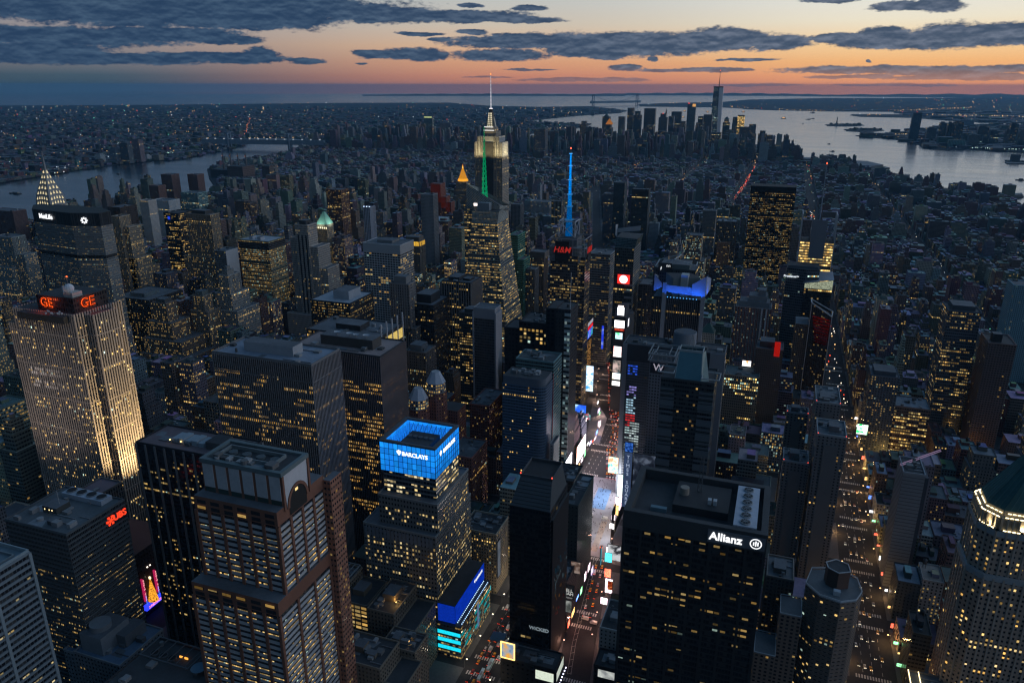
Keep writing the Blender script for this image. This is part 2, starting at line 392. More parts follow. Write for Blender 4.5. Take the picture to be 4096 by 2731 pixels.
# lit windows of the nearest towers: the largest ones are parts of their own, the rest one part
def lit_windows(t, edges, bay, fl, ww, wh, lit, coh=.3, seed=1, nsep=40, s=1.0, cool=.06, proud=.07, pal=None):
    R = random.Random(seed); wl = []
    for (p0, p1, z0, z1) in edges:
        L = math.dist(p0, p1); nb, nf = max(1, round(L/bay)), max(1, round((z1-z0)/fl)); dx, dy = (p1[0]-p0[0])/L, (p1[1]-p0[1])/L
        nx, ny = dy*proud, -dx*proud; bw, fh = L/nb, (z1-z0)/nf
        for j in range(nf):
            fr = {}; q_ = R.random(); lj = .92 if q_ > 1-lit*.13 else lit*.12 if q_ < .14 else lit
            for i in range(nb):
                k = (i+j*3)//5
                if k not in fr: fr[k] = R.random()
                if R.random()*(1-coh)+fr[k]*coh < lj:
                    a = (i+.5-ww/2)*bw; b = (i+.5+ww/2)*bw; za = z0+(j+.5-wh/2)*fh; zb = z0+(j+.5+wh/2)*fh
                    if R.random() < .25: za += (zb-za)*R.uniform(.2, .5)
                    q = R.random(); c = (.72,1,.85) if R.random() < cool else (1, .56+.17*q, .13+.17*q)
                    if pal: c = R.choice(pal)
                    e = (.18+1.1*R.random()**2)*s
                    pts = [(p0[0]+dx*m_+nx, p0[1]+dy*m_+ny, z) for m_, z in ((a, za), (b, za), (b, zb), (a, zb))]
                    d = (Vector(pts[0])-CAM); P = proj(*pts[0]); vis = P and -20 < P[0] < 4116 and 0 < P[1] < 2751 and d.x*nx+d.y*ny < 0
                    wl.append((0 if vis else 1, -e*bw*fh/d.length_squared, pts, glow(c, e, .5)))
    wl.sort(key=lambda w: w[:2])
    for w in wl[:nsep]:
        mb = MB(); mb.quad(w[2], w[3]); mb.obj('window', t, GLOW)
    mb = MB()
    for w in wl[nsep:]: mb.quad(w[2], w[3])
    o = mb.obj('window', t, GLOW)
    if o: o['kind'] = 'stuff'

# lettering and signs
_tc = {}
def text_mesh(body, size, depth=.25, bold=0.0, shear=0.0, space=1.0, line=.8):
    cu = bpy.data.curves.new('lettering', 'FONT'); cu.body = body; cu.size = size; cu.extrude = depth; cu.offset = bold; cu.shear = shear
    cu.align_x = 'CENTER'; cu.align_y = 'CENTER'; cu.space_character = space; cu.space_line = line; cu.resolution_u = 3
    o = bpy.data.objects.new('lettering', cu); COL.objects.link(o)
    me = bpy.data.meshes.new_from_object(o.evaluated_get(bpy.context.evaluated_depsgraph_get()))
    bpy.data.objects.remove(o); bpy.data.curves.remove(cu); return me
_gm = {}
def glow_flat(rgb, s, samp='NONE'):
    k = (rgb, s, samp)
    if k not in _gm:
        m = new_mat('sign_light'); g = ND('ShaderNodeNewGeometry'); n, _ = NOISE(X(g.outputs['Position']), .7, 3, .6)
        e = ND('ShaderNodeEmission'); e.inputs[0].default_value = (*rgb, 1); LK((n - .5)*.3*s + s, e.inputs[1]); out(e.outputs[0]); m.cycles.emission_sampling = samp; _gm[k] = m
    return _gm[k]
ROT = {'N': (math.pi/2, 0, 0), 'W': (math.pi/2, 0, math.pi/2), 'E': (math.pi/2, 0, -math.pi/2)}
def lettering(par, body, x, y, z, face, size, rgb, s, **kw):
    me = text_mesh(body, size, **kw); me.name = 'lettering'; me.materials.clear(); me.materials.append(glow_flat(rgb, s))
    o = bpy.data.objects.new('lettering', me); COL.objects.link(o); po = par['_o']
    o.parent = par; o.location = (x-po[0], y-po[1], z-po[2]); o.rotation_euler = ROT[face]; return o
def face_box(mb, face, c, w, h, d, S, dz=0):
    """a board of width w, height h, thickness d whose back touches the point c on a face"""
    x, y, z = c
    if face == 'N': mb.solid(x-w/2, x+w/2, y-d, y, z-h/2, z+h/2, S)
    elif face == 'W': mb.solid(x, x+d, y-w/2, y+w/2, z-h/2, z+h/2, S)
    else: mb.solid(x-d, x, y-w/2, y+w/2, z-h/2, z+h/2, S)
    return mb
_scr = {}
def screen_board(label, face, c, w, h, cols, s=1.6, scale=.12, frame=(.02,.02,.02), name='billboard', samp='AUTO', text=None, tcol=(1,1,1), tsize=None, group=None, d=.6):
    t = thing(name, label, 'billboard' if name == 'billboard' else 'sign', c, group)
    MB_ = face_box(MB(), face, c, w+.8, h+.8, d, plain(frame)); MB_.obj('frame', t)
    x, y, z = c; mb = MB(); k = d+.06
    U = ((0, 0), (w, 0), (w, h), (0, h))
    if face == 'N': q = [(x-w/2, y-k, z-h/2), (x+w/2, y-k, z-h/2), (x+w/2, y-k, z+h/2), (x-w/2, y-k, z+h/2)]
    elif face == 'W': q = [(x+k, y-w/2, z-h/2), (x+k, y+w/2, z-h/2), (x+k, y+w/2, z+h/2), (x+k, y-w/2, z+h/2)]
    else: q = [(x-k, y+w/2, z-h/2), (x-k, y-w/2, z-h/2), (x-k, y-w/2, z+h/2), (x-k, y+w/2, z+h/2)]
    mb.quad(q, plain((1, 1, 1)), uvs=U)
    key = (cols, s, scale, samp)
    if key not in _scr:
        _scr[key] = screen_material('screen_picture', *cols, s, scale, len(_scr)*3.7); _scr[key].cycles.emission_sampling = samp
    scr = mb.obj('screen', t, _scr[key])
    if text:
        p = {'N': (x, y-k-.3, z), 'W': (x+k+.3, y, z), 'E': (x-k-.3, y, z)}[face]
        lettering(scr, text, *p, face, tsize or h*.5, tcol, s*1.2, depth=.1)
    return t

# ------------------------------------------------------------------ setting: water, land, streets
def sheet(name, pts, z, mat, skirt=0.0, kind='structure'):
    n = len(pts); ar = sum(pts[i][0]*pts[(i+1) % n][1]-pts[(i+1) % n][0]*pts[i][1] for i in range(n))
    if ar < 0: pts = pts[::-1]
    v = [(x, y, z) for x, y in pts]; f = [tuple(range(n))]
    if skirt:
        v += [(x, y, z-skirt) for x, y in pts]; f += [(i, i+n, (i+1) % n+n, (i+1) % n) for i in range(n)]
    me = bpy.data.meshes.new(name); me.from_pydata(v, [], f); me.materials.append(mat)
    o = bpy.data.objects.new(name, me); COL.objects.link(o); o['kind'] = kind; return o
RH = 42700.0
sheet('water', [(CAM.x+RH*math.cos(2*math.pi*i/180), CAM.y+RH*math.sin(2*math.pi*i/180)) for i in range(180)], -4, MWATER)
def shore(px): return [ground(min(5200, max(-900, u)), v) for u, v in px]
ISLAND = [(-3200,-900),(-3200,600)] + shore([(-300,990),(0,900),(380,862),(600,812),(828,770),(862,748),(836,712),(828,676),(900,652),(1012,638),(1101,620),(1185,602),(1290,587),(1400,578),(1606,577),(1800,569),(1886,569),(2000,557),(2100,547),(2200,541),(2440,530),(2700,552),(2900,566),(3050,580),(3092,588),(3160,602),(3150,607),(3100,614),(3112,632),(3190,642),(3300,652),(3500,678),(3468,697),(3560,706),(3609,718),(3651,737),(3810,755),(3922,769),(4015,788),(4072,807),(4096,822),(4500,900)]) + [(2400,600),(2400,-900)]
sheet('ground', ISLAND, 0, MASPH, 5)
EASTL = shore([(-800,424),(0,423),(600,420),(1350,412),(1800,411),(1945,423),(2153,428),(2362,425),(2511,442),(2481,452),(2302,464),(2183,476),(2100,486),(2260,492),(2360,498),(2332,506),(2255,524),(2183,530),(2082,536),(2005,547),(1886,557),(1606,567),(1392,567),(1290,560),(1150,552),(1010,551),(955,556),(985,568),(968,586),(881,602),(714,638),(571,644),(476,656),(310,679),(196,697),(0,729),(-800,830)])
sheet('far_shore', EASTL, 0, MLAND, 5)
sheet('far_shore', shore([(2552,417),(2696,412),(2892,408),(2994,399),(3291,393),(3560,393),(4096,389),(5100,386),(5100,482),(4096,492),(4005,493),(3827,484),(3696,470),(3571,447),(3350,446),(3200,443),(3053,440),(2892,430),(2696,428),(2560,426)]), 0, MLAND, 5)
sheet('far_shore', shore([(3696,470),(3640,461),(3600,458),(3410,457),(3400,461),(3440,467),(3648,471),(3760,480),(3827,485)]), 0, MLAND, 5)
sheet('far_shore', shore([(3422,542),(3500,540),(3600,532),(3700,512),(3800,503),(4096,497),(4900,500),(4900,640),(4096,608),(3900,600),(3863,595),(3790,600),(3732,596),(3684,581),(3613,563),(3560,553),(3470,549)]), 0, MLAND, 5)
# low hills that close the horizon
mb = MB()
for (u0, u1, h, dist) in ((1450,2500,60,36000),(2300,3400,85,39000),(3200,5200,110,38000)):
    pts = []
    for k in range(41):
        a, _ = azel(u0+(u1-u0)*k/40, 380); a = math.radians(a); pts.append((CAM.x+dist*math.sin(a), CAM.y+dist*math.cos(a), max(4, h*math.sin(math.pi*k/40)**.6*(1+.25*math.sin(k*1.7)))))
    for k in range(40):
        a, b = pts[k], pts[k+1]; fx = lambda p, f: (CAM.x+(p[0]-CAM.x)*f, CAM.y+(p[1]-CAM.y)*f)
        mb.quad([(*fx(a, .93), -4), (*fx(b, .93), -4), b, a], plain((.03,.035,.04)))
        mb.quad([a, b, (*fx(b, 1.07), -4), (*fx(a, 1.07), -4)], plain((.03,.035,.04)))
o = mb.obj('hills'); o['kind'] = 'structure'
for (uc, vc, hu, hv, nm) in ((3378,500,74,5.5,'island'),(3456,519.5,76,7.5,'island')):
    sheet(nm, shore([(uc+hu*math.cos(2*math.pi*k/24)*(1+.12*math.sin(k*2.1)), vc+hv*math.sin(2*math.pi*k/24)) for k in range(24)]), 0, MLAND, 5)

AVE = [(-4300,-3760),(-3720,-3260),(-3220,-2830),(-2800,-2430),(-2400,-2040),(-2010,-1660),(-1630,-1400),(-1370,-1190),(-1160,-1040),(-1015,-905),(-870,-765),(-740,-625),(-595,-304),(-270,-15),(15,268),(302,540),(575,815),(850,1090),(1120,1380),(1410,1700)]
STREETS = [150+80*k for k in range(-5, 66)]
BWAY = [(-700,138),(60,84),(200,62),(330,50),(420,30),(545,2),(605,-3),(700,-31),(800,-52),(940,-94),(1030,-106),(1223,-167),(1900,-330),(3000,-600)]
def bway_x(y):
    for (a, xa), (b, xb) in zip(BWAY, BWAY[1:]):
        if a <= y <= b: return xa+(xb-xa)*(y-a)/(b-a)
    return 1e9
def inside(poly, x, y):
    c = False; j = len(poly)-1
    for i in range(len(poly)):
        xi, yi = poly[i]; xj, yj = poly[j]
        if (yi > y) != (yj > y) and x < (xj-xi)*(y-yi)/(yj-yi)+xi: c = not c
        j = i
    return c
mb = MB(); c = plain((.115,.115,.12), .3)
for x0, x1 in AVE:
    for s in STREETS:
        if s > 3000: continue
        y0, y1 = s+6, s+74
        if all(inside(ISLAND, x, y) for x in (x0, x1) for y in (y0, y1)):
            # a block that the diagonal avenue cuts is split along it
            bx = bway_x((y0+y1)/2)
            if x0-14 < bx < x1+14 and y1 > -100:
                a0, a1 = bway_x(y0)-13, bway_x(y1)-13
                if min(a0, a1) > x0+4: mb.prism([(x0,y0),(a0,y0),(a1,y1),(x0,y1)], 0, .15, c, c)
                a0, a1 = bway_x(y0)+13, bway_x(y1)+13
                if max(a0, a1) < x1-4: mb.prism([(a0,y0),(x1,y0),(x1,y1),(a1,y1)], 0, .15, c, c)
            else: mb.box(x0, x1, y0, y1, 0, .15, c, c)
o = mb.obj('sidewalks', mat=MPAVE); o['kind'] = 'structure'
sheet('plaza', [(2,322),(58,322),(53,392),(42,476),(-6,476)], .16, MPLAZA)  # plaza; pale paving spread over the roadway too, painted in for its glow
sheet('plaza', [(-24,560),(-6,560),(-14,640),(-40,690),(-46,690)], .16, MPLAZA)
MBLUE = plain_material('blue_paving', (.14,.24,.40), .7, 0, .2, .4); MTAN = plain_material('tan_paving', (.30,.24,.21), .7, 0, .2, .4)
sheet('plaza', [(20,408),(36,408),(34,452),(19,452)], .164, MBLUE)
sheet('plaza', [(40,330),(46,330),(44,386),(38,386)], .164, MTAN)
sheet('plaza', [(8,352),(16,352),(14,376),(7,376)], .164, MTAN)
mb = MB(); c = plain((.5,.5,.48), .3)
def stripes(x0, x1, y, n, ln):
    for k in range(n):
        x = x0+(x1-x0)*(k+.5)/n; w = (x1-x0)/n*.28; mb.quad([(x-w, y-ln/2, .006), (x+w, y-ln/2, .006), (x+w, y+ln/2, .006), (x-w, y+ln/2, .006)], c)
for s in STREETS[2:16]:
    for xa, xb, n in ((-12, 12, 12), (272, 298, 13)):
        for dy in (-9, 9): stripes(xa, xb, s+dy, n, 4)
    b = bway_x(s)
    if abs(b) > 26:
        for dy in (-9, 9): stripes(b-9, b+9, s+dy, 9, 4)
for s in STREETS[2:14]:
    for xl in (-6, 0, 6, 278, 285, 292):
        for k in range(6):
            y = s+14+k*10; mb.quad([(xl-.12, y, .006), (xl+.12, y, .006), (xl+.12, y+4, .006), (xl-.12, y+4, .006)], c)
for k in range(24):     # hatched median and bus lane on the diagonal avenue
    y = 165+k*7.5; x = bway_x(y)-3.5
    mb.quad([(x-1.4, y, .006), (x-1.2, y, .006), (x+1.4, y+2, .006), (x+1.2, y+2.3, .006)], c)
for sx_ in (-4.8, -2.0):
    for k in range(40):
        y = 165+k*4.6; x = bway_x(y)+sx_; x2 = bway_x(y+4.4)+sx_
        mb.quad([(x-.1, y, .006), (x+.1, y, .006), (x2+.1, y+4.4, .006), (x2-.1, y+4.4, .006)], c)
o = mb.obj('road_markings', mat=MPAINT); o['kind'] = 'structure'

# ------------------------------------------------------------------ the near towers
OFF = dict(bay=1.6, fl=3.8)
# black tower with the sunken roof, lower right
t = tower('office_tower', 'black slab tower with a sunken roof and white sign panel beside the wide lit avenue', 'tower', 'the black tower with the white sign panel',
  [(115,191,80,134,0,197)], st((.018,.018,.02), 1.9, 3.9, 0, .8, .5), ROOFD, vb=2731, para=0, nunits=0,
  fins=(9.5, 1.5, .7, (.03,.031,.034)), bands=(3.9, .9, .25, (.032,.033,.036)))
MB().ring(114.2, 191.8, 79.2, 134.8, 193, 204, 3.6, plain((.05,.052,.055), .3)).obj('parapet', t)
lit_windows(t, [((115,80),(191,80),30,193)], 3.8, 3.9, .86, .36, .30, .55, 3, 100, .30, .08)
mb = MB(); mb.solid(173.5,185.8,83.5,128.5,197,204.5,plain((.42,.45,.52),.3)); unit = mb.obj('cooling_unit', t)
for k in range(6):
    y = 87.5+k*7.3; mb = MB(); mb.cyl(179.6, y, 2.9, 204.5, 205.3, plain((.3,.32,.34)), 20); mb.cyl(179.6, y, 2.5, 205.31, 205.35, plain((.03,.03,.03)), 20)
    for q in range(4):
        a = q*math.pi/4; mb.bar((179.6-2.4*math.cos(a), y-2.4*math.sin(a), 205.5), (179.6+2.4*math.cos(a), y+2.4*math.sin(a), 205.5), .25, plain((.25,.26,.28)))
    sub(mb.obj('fan', t), unit)
mb = MB(); mb.box(139,170,98,127,197,202,plain((.03,.032,.035))); mb.obj('penthouse', t)
MB().cyl(144,112,2.6,202,206.5,plain((.28,.24,.2)),18).obj('water_tank', t)
MB().box(127,136,95,98,197,199.5,plain((.12,.2,.24))).obj('roof_unit', t)
MB().box(158,160,104,107,202,205,plain((.4,.42,.44))).obj('roof_unit', t); MB().box(161,163,104,107,202,205,plain((.4,.42,.44))).obj('roof_unit', t)
MB().box(150,156,88,91,197,199,plain((.15,.16,.17))).obj('roof_unit', t)
mb = MB(); g = plain((.10,.105,.11))
for dx, dy in ((-1.2,-1.2),(1.2,-1.2),(1.2,1.2),(-1.2,1.2)): mb.bar((152+dx,118+dy,197),(152+dx*.6,118+dy*.6,224),.3,g)
for k in range(9):
    z = 198+k*3; mb.bar((150.8,116.8,z),(153.2,116.8,z+3),.18,g); mb.bar((153.2,116.8,z),(150.8,116.8,z+3),.18,g); mb.bar((153.2,116.8,z),(153.2,119.2,z+3),.18,g)
mb.obj('lattice_mast', t)
s = thing('illuminated_sign', 'white lettered sign with a ringed three-bar emblem on the roof edge of the black tower', 'sign', (176,79,198))
face_box(MB(), 'N', (176,79.2,198), 30, 7.6, .5, plain((.13,.145,.165),.05)).obj('panel', s)
lettering(s, 'Allianz', 170.5, 78.6, 198, 'N', 6.4, (.95,.97,1), 1.5, bold=.13)
mb = MB(); w = glow((.95,.97,1), 1.5)
for k in range(28):
    a, b = 2*math.pi*k/28, 2*math.pi*(k+1)/28; cx, cz = 186.2, 198
    mb.quad([(cx+r*math.cos(q), 78.55, cz+r*math.sin(q)) for r, q in ((2.55,a),(3.1,a),(3.1,b),(2.55,b))][::-1], w)
for dx, z0, z1 in ((-1.1,-1.1,1.0),(0,-1.5,1.7),(1.1,-1.1,1.3)): mb.quad([(186.2+dx-.32,78.55,198+z0),(186.2+dx+.32,78.55,198+z0),(186.2+dx+.32,78.55,198+z1),(186.2+dx-.32,78.55,198+z1)], w)
mb.obj('emblem', s, GLOW)

# brown and white tower with arched crown, lower left
BR, PW = (.20,.09,.058), (.43,.43,.44)
t = thing('office_tower', 'brown stone tower with white banded windows and a tall arch under its grey roof', 'tower', (-91,30,0)); note('the brown tower with the arch', -119, -63, -3, 62, 229, 2731)
core = st((.03,.03,.034), 1.45, 3.9, 0, .9, .52)
TIER = [(-122,-62.6,-3,66,0,155),(-119,-63.5,5.5,50,155,208)]
for i, (x0,x1,y0,y1,z0,z1) in enumerate(TIER):
    MB().prism([(x0,y0),(x1,y0),(x1,y1),(x0,y1)], z0, z1, core).obj('wall' if not i else 'setback', t)
    mb = MB(); mb.box(x0-.4,x1+.4,y0-.4,y1+.4,z1-9.0,z1,plain(BR,.2),ROOF,True); mb.obj('cornice_band', t)
    mb = MB(); cb = plain(PW,.15)
    n = round((z1-10-z0)/3.9)
    for k in range(n): z = z0+1+k*3.9; mb.ring(x0-.35,x1+.35,y0-.35,y1+.35,z,z+1.95,.36,cb)
    mb.obj('spandrel_screen', t)
    mb = MB(); cp = plain(BR,.2)
    for k in range(7):
        x = x0+(x1-x0)*k/6; mb.box(x-.95,x+.95,y0-1.0,y0,z0,z1-9,cp)
    ny = 4 if i == 0 else 4
    for k in range(ny+1):
        y = y0+(y1-y0)*k/ny; mb.box(x1,x1+1.0,y-.95,y+.95,z0,z1-9,cp)
    mb.obj('pier_screen', t)
    mb = MB()
    for k in range(6):
        xa, xb = x0+(x1-x0)*k/6+1.6, x0+(x1-x0)*(k+1)/6-1.6
        for zz in (-4.4, -8.2): mb.quad([(xa,y0-.45,z1+zz),(xb,y0-.45,z1+zz),(xb,y0-.45,z1+zz+2.4),(xa,y0-.45,z1+zz+2.4)], plain((.02,.02,.024)))
    mb.obj('opening', t)
    lit_windows(t, [((x0,y0),(x1,y0),z0+1,z1-10),((x1,y0),(x1,y1),z0+1,z1-10)], 1.45, 3.9, .88, .44, .50, .55, 11+i, 50, 1.15, .04)
    lit_windows(t, [((x0,y0-.4),(x1,y0-.4),z1-8.4,z1-1)], 9.2, 3.8, .62, .5, .3, .2, 21+i, 10, .4, .02, .5)
x0,x1,y0,y1,z0,z1 = -117,-62.9,11.7,37,208,229
mb = MB(); mb.box(x0,x1-1,y0,y1,z0,z1-1.2,plain(BR,.2),ROOFD); mb.obj('crown', t)
mb = MB(); mb.ring(x0-.5,x1+.4,y0-.5,y1+.5,z1-2.6,z1,2.4,plain((.12,.16,.17))); mb.obj('parapet', t)
for k in range(6):
    xa, xb = x0+(x1-x0)*k/6+1, x0+(x1-x0)*(k+1)/6-1; mb = MB(); mb.solid(xa,xb,y0-.3,y0,z0+3.4,z1-3,plain((.42,.43,.45),.3)); mb.obj('wall_panel', t)
    mb = MB(); mb.solid(xa,xb,y0-.2,y0,z0+.3,z0+3.1,plain((.03,.055,.05))); mb.obj('vent_panel', t)
# arch gable: white panel with an arched opening
mb = MB(); wp = plain((.5,.5,.52),.2); br = plain(BR,.2); dk = plain((.02,.02,.022)); xw = x1+.05
yc, ra, zs = 24.6, 8.2, 205
N_ = 16
arc = [(yc-ra*math.cos(math.pi*k/N_), zs+ra*1.25*math.sin(math.pi*k/N_)) for k in range(N_+1)]
aro = [(yc-(ra+1.8)*math.cos(math.pi*k/N_), zs+(ra*1.25+1.8)*math.sin(math.pi*k/N_)) for k in range(N_+1)]
top = [(y0+1.5 + (y1-y0-3)*k/N_, z1-2.7) for k in range(N_+1)]
for k in range(N_):
    mb.quad([(xw,*aro[k]),(xw,*aro[k+1]),(xw,*top[k+1]),(xw,*top[k])], wp)
mb.obj('gable_panel', t)
mb = MB()
for k in range(N_):
    mb.quad([(xw+.5,*arc[k]),(xw+.5,*arc[k+1]),(xw+.5,*aro[k+1]),(xw+.5,*aro[k])], br); mb.quad([(xw+.5,*arc[k+1]),(xw+.5,*arc[k]),(xw-3,*arc[k]),(xw-3,*arc[k+1])], br)
mb.solid(xw-.2,xw+.6,y0,y0+1.5,z0-3,z1-2.6,br); mb.solid(xw-.2,xw+.6,y1-1.5,y1,z0-3,z1-2.6,br)
mb.obj('arch', t)
mb = MB(); mb.quad([(xw+.12,a,b) for a, b in [(arc[0][0], zs-5)]+arc+[(arc[-1][0], zs-5)]][::-1], plain((.018,.016,.015))); mb.obj('arch_window', t)
mb = MB(); mb.quad([(xw+.2,22.5,212.2),(xw+.2,25.2,212.2),(xw+.2,25.2,214),(xw+.2,22.5,214)], glow((1,.72,.3),1.1,.4)); mb.obj('window', t, GLOW)
for k in range(4):
    mb = MB(); x = -104+k*9.5; mb.cyl(x, 24, 2.6, 228, 229.6, plain((.07,.09,.10)), 16); mb.obj('fan', t)
mb = MB(); mb.ring(-110,-72,18,30,228,230.2,.8,plain((.16,.19,.2))); mb.obj('fan_frame', t)
units(t, -116, -66, 12, 20, 228, 5, 4)
# small roof terrace shoulder at the west side
mb = MB(); mb.box(-63,-58,50,62,0,205,st(BR,2.2,3.9,.25,.6,.4,.7),ROOF); mb.obj('setback', t)

# blue crowned tower
t = thing('office_tower', 'stepped stone tower with a glowing blue glass crown and white lettering', 'tower', (-66,185,0)); note('the blue-crowned tower', -102, -38, 150, 222, 175, 2700)
fst = st((.10,.105,.105), 2.6, 3.9, 0, .5, .45, patch=.3)
for nm, x0,x1,y0,y1,z0,z1 in (('wall',-102,-40,153,222,0,106),('setback',-90,-40,158,218,106,131),):
    MB().prism([(x0,y0),(x1,y0),(x1,y1),(x0,y1)], z0, z1, fst).obj(nm, t); mb = MB(); mb.quad([(x0,y0,z1),(x1,y0,z1),(x1,y1,z1),(x0,y1,z1)], ROOF); mb.obj('roof', t)
    MB().ring(x0-.3,x1+.3,y0-.3,y1+.3,z1-.8,z1+1,.8,plain((.2,.21,.21))).obj('parapet', t)
    lit_windows(t, [((x0,y0),(x1,y0),z0 if z0 else 25,z1-9),((x1,y0),(x1,y1),z0 if z0 else 25,z1-9)], 2.6, 3.9, .55, .5, .42, .18, 31, 40, .85, .03, .07, [(1,.72,.30),(1,.66,.24),(1,.78,.38)])
mb = MB()
for k in range(18): x = -101+k*3.3; mb.solid(x,x+2.2,152.6,153,96,104,plain((.17,.19,.22)))
mb.obj('panel_band', t)
MB().prism([(-88,164.5),(-43.6,164.5),(-43.6,206.5),(-88,206.5)],131,150,st((.10,.11,.11),2.6,3.9,0,.92,.6)).obj('setback', t)
lit_windows(t, [((-88,164.5),(-43.6,164.5),131,150),((-43.6,164.5),(-43.6,206.5),131,150)], 2.6, 3.8, .85, .5, .55, .4, 33, 60, 1.1, .0, .08, [(1,.76,.38),(1,.7,.28),(1,.82,.48)])
mb = MB(); BL = glow((.008,.20,1.0), .85, .35); BL2 = glow((.02,.36,1.0), 1.0, .3)
x0,x1,y0,y1,z0,z1 = -89.2,-42.9,163,207.4,150,174
R = random.Random(5)
for (a, b) in (((x0,y0),(x1,y0)),((x1,y0),(x1,y1)),((x1,y1),(x0,y1)),((x0,y1),(x0,y0))):
    n = 12
    for i in range(n):
        for j in range(5):
            pa = [a[0]+(b[0]-a[0])*i/n, a[1]+(b[1]-a[1])*i/n]; pb = [a[0]+(b[0]-a[0])*(i+1)/n, a[1]+(b[1]-a[1])*(i+1)/n]
            za, zb = z0+(z1-z0)*j/5, z0+(z1-z0)*(j+1)/5; f_ = R.uniform(.7, 1.15)
            mb.quad([(*pa,za),(*pb,za),(*pb,zb),(*pa,zb)], glow((.010,.25+.06*R.random(),1.0), (.78+.1*j)*f_, .25))
mb.obj('crown_glass', t, LAMP)
mb = MB(); gr = plain((.01,.05,.16))
for i in range(13):
    x = x0+(x1-x0)*i/12; mb.solid(x-.14,x+.14,y0-.25,y0,z0,z1,gr); y = y0+(y1-y0)*i/12; mb.solid(x1,x1+.25,y-.14,y+.14,z0,z1,gr)
for j in range(6): z = z0+(z1-z0)*j/5; mb.ring(x0-.25,x1+.25,y0-.25,y1+.25,z-.13,z+.13,.25,gr)
mb.obj('crown_mullions', t)
MB().ring(x0-.4,x1+.4,y0-.4,y1+.4,z1,z1+1.4,3.2,plain((.07,.08,.09))).obj('parapet', t)
mb = MB(); w_ = 4.4
for (a, b) in (((x1-w_,y0+w_),(x0+w_,y0+w_)),((x1-w_,y1-w_),(x1-w_,y0+w_)),((x0+w_,y1-w_),(x1-w_,y1-w_)),((x0+w_,y0+w_),(x0+w_,y1-w_))):
    n = 9
    for i in range(n):
        pa = [a[0]+(b[0]-a[0])*(i+.08)/n, a[1]+(b[1]-a[1])*(i+.08)/n]; pb = [a[0]+(b[0]-a[0])*(i+.92)/n, a[1]+(b[1]-a[1])*(i+.92)/n]
        mb.quad([(*pa,163),(*pb,163),(*pb,172.6),(*pa,172.6)], glow((.01,.22,1.0), .75, .6))
mb.obj('inner_glass', t, LAMP)
mb = MB(); mb.quad([(x0,y0,162.5),(x1,y0,162.5),(x1,y1,162.5),(x0,y1,162.5)], ROOFD); mb.obj('roof', t)
mb = MB(); mb.box(-78,-54,176,196,162.5,170,plain((.05,.055,.06)),ROOFD); mb.obj('penthouse', t)
for k in range(5): mb = MB(); mb.cyl(-75+k*4.6,186,1.9,170,171.2,plain((.09,.1,.11)),14); mb.obj('fan', t)
mb = MB()
for k in range(10):
    x = x0+5+k*4; mb.bar((x,y1-4.2,173.5),(x+2,y1-8,166),.25,plain((.05,.06,.08))); mb.bar((x+4,y1-4.2,173.5),(x+2,y1-8,166),.25,plain((.05,.06,.08)))
mb.obj('roof_truss', t)
EAGLE = [(-1.7,.9),(-1.2,1.7),(-.7,1.2),(-.35,2.0),(.35,2.0),(.7,1.2),(1.2,1.7),(1.7,.9),(1.6,-.2),(.9,-.9),(.3,-2.0),(-.3,-2.0),(-.9,-.9),(-1.6,-.2)]
def eagle(par, x, y, z, face, s, e=1.6):
    mb = MB(); mb.quad([((x+a*s, y, z+b*s) if face == 'N' else (x, y+a*s, z+b*s)) for a, b in EAGLE][::-1], glow((.92,.96,1), e)); return mb.obj('emblem', par, GLOW)
for face, lab, (ex,ey), (lx,ly) in (('N','white lettered sign with bird emblem on the near face of the blue crown',(-72.6,162.4),(-59.4,162.4)),('W','white lettered sign with bird emblem on the side face of the blue crown',(-42.3,172.0),(-42.3,187.5))):
    s = thing('illuminated_sign', lab, 'sign', (ex,ey,167)); eagle(s, ex, ey, 167.6, face, 1.15); lettering(s, 'BARCLAYS', lx, ly, 167, face, 4.7, (.92,.96,1), 1.5, bold=.06, space=.95)
# its podium
P0, P1 = -27, -22
t2 = thing('podium_building', 'low podium with a glowing blue screen wall and teal glass floors below it', 'building', (-36,180,0)); note('the blue podium', -40, -20, 151, 212, 48, 2731)
mb = MB(); mb.box(-40,-20,151,214,0,31,st((.05,.06,.07),2.4,3.6,.55,.8,.4,.7,.1),ROOFD); mb.obj('wall', t2)
mb = MB(); mb.box(-40,-25.5,153,214,31,48,plain((.04,.05,.06)),ROOFD); mb.obj('setback', t2)
mb = MB()
for i in range(20):
    for j in range(6):
        ya, yb, za, zb = 153+61*i/20, 153+61*(i+1)/20, 31.5+2.7*j, 31.5+2.7*(j+1)
        mb.quad([(-25.3,ya,za),(-25.3,yb,za),(-25.3,yb,zb),(-25.3,ya,zb)], glow((.006,.07,.95), .34+.1*random.random(), .5))
for i in range(5): mb.quad([(-40+2.9*i,152.8,31.5),(-40+2.9*(i+1),152.8,31.5),(-40+2.9*(i+1),152.8,47.6),(-40+2.9*i,152.8,47.6)], glow((.006,.07,.95), .36, .5))
mb.obj('screen_wall', t2, LAMP)
for ln, xx, zz in ((0,-24.2,32.2),(1,-20.6,31.7)):
    for k in range(26):
        mb = MB(); y = 154+k*2.2; mb.solid(xx,xx+.45,y,y+.55,zz,zz+.6,glow((.45,.7,1),2.2)); mb.obj('light', t2, GLOW)
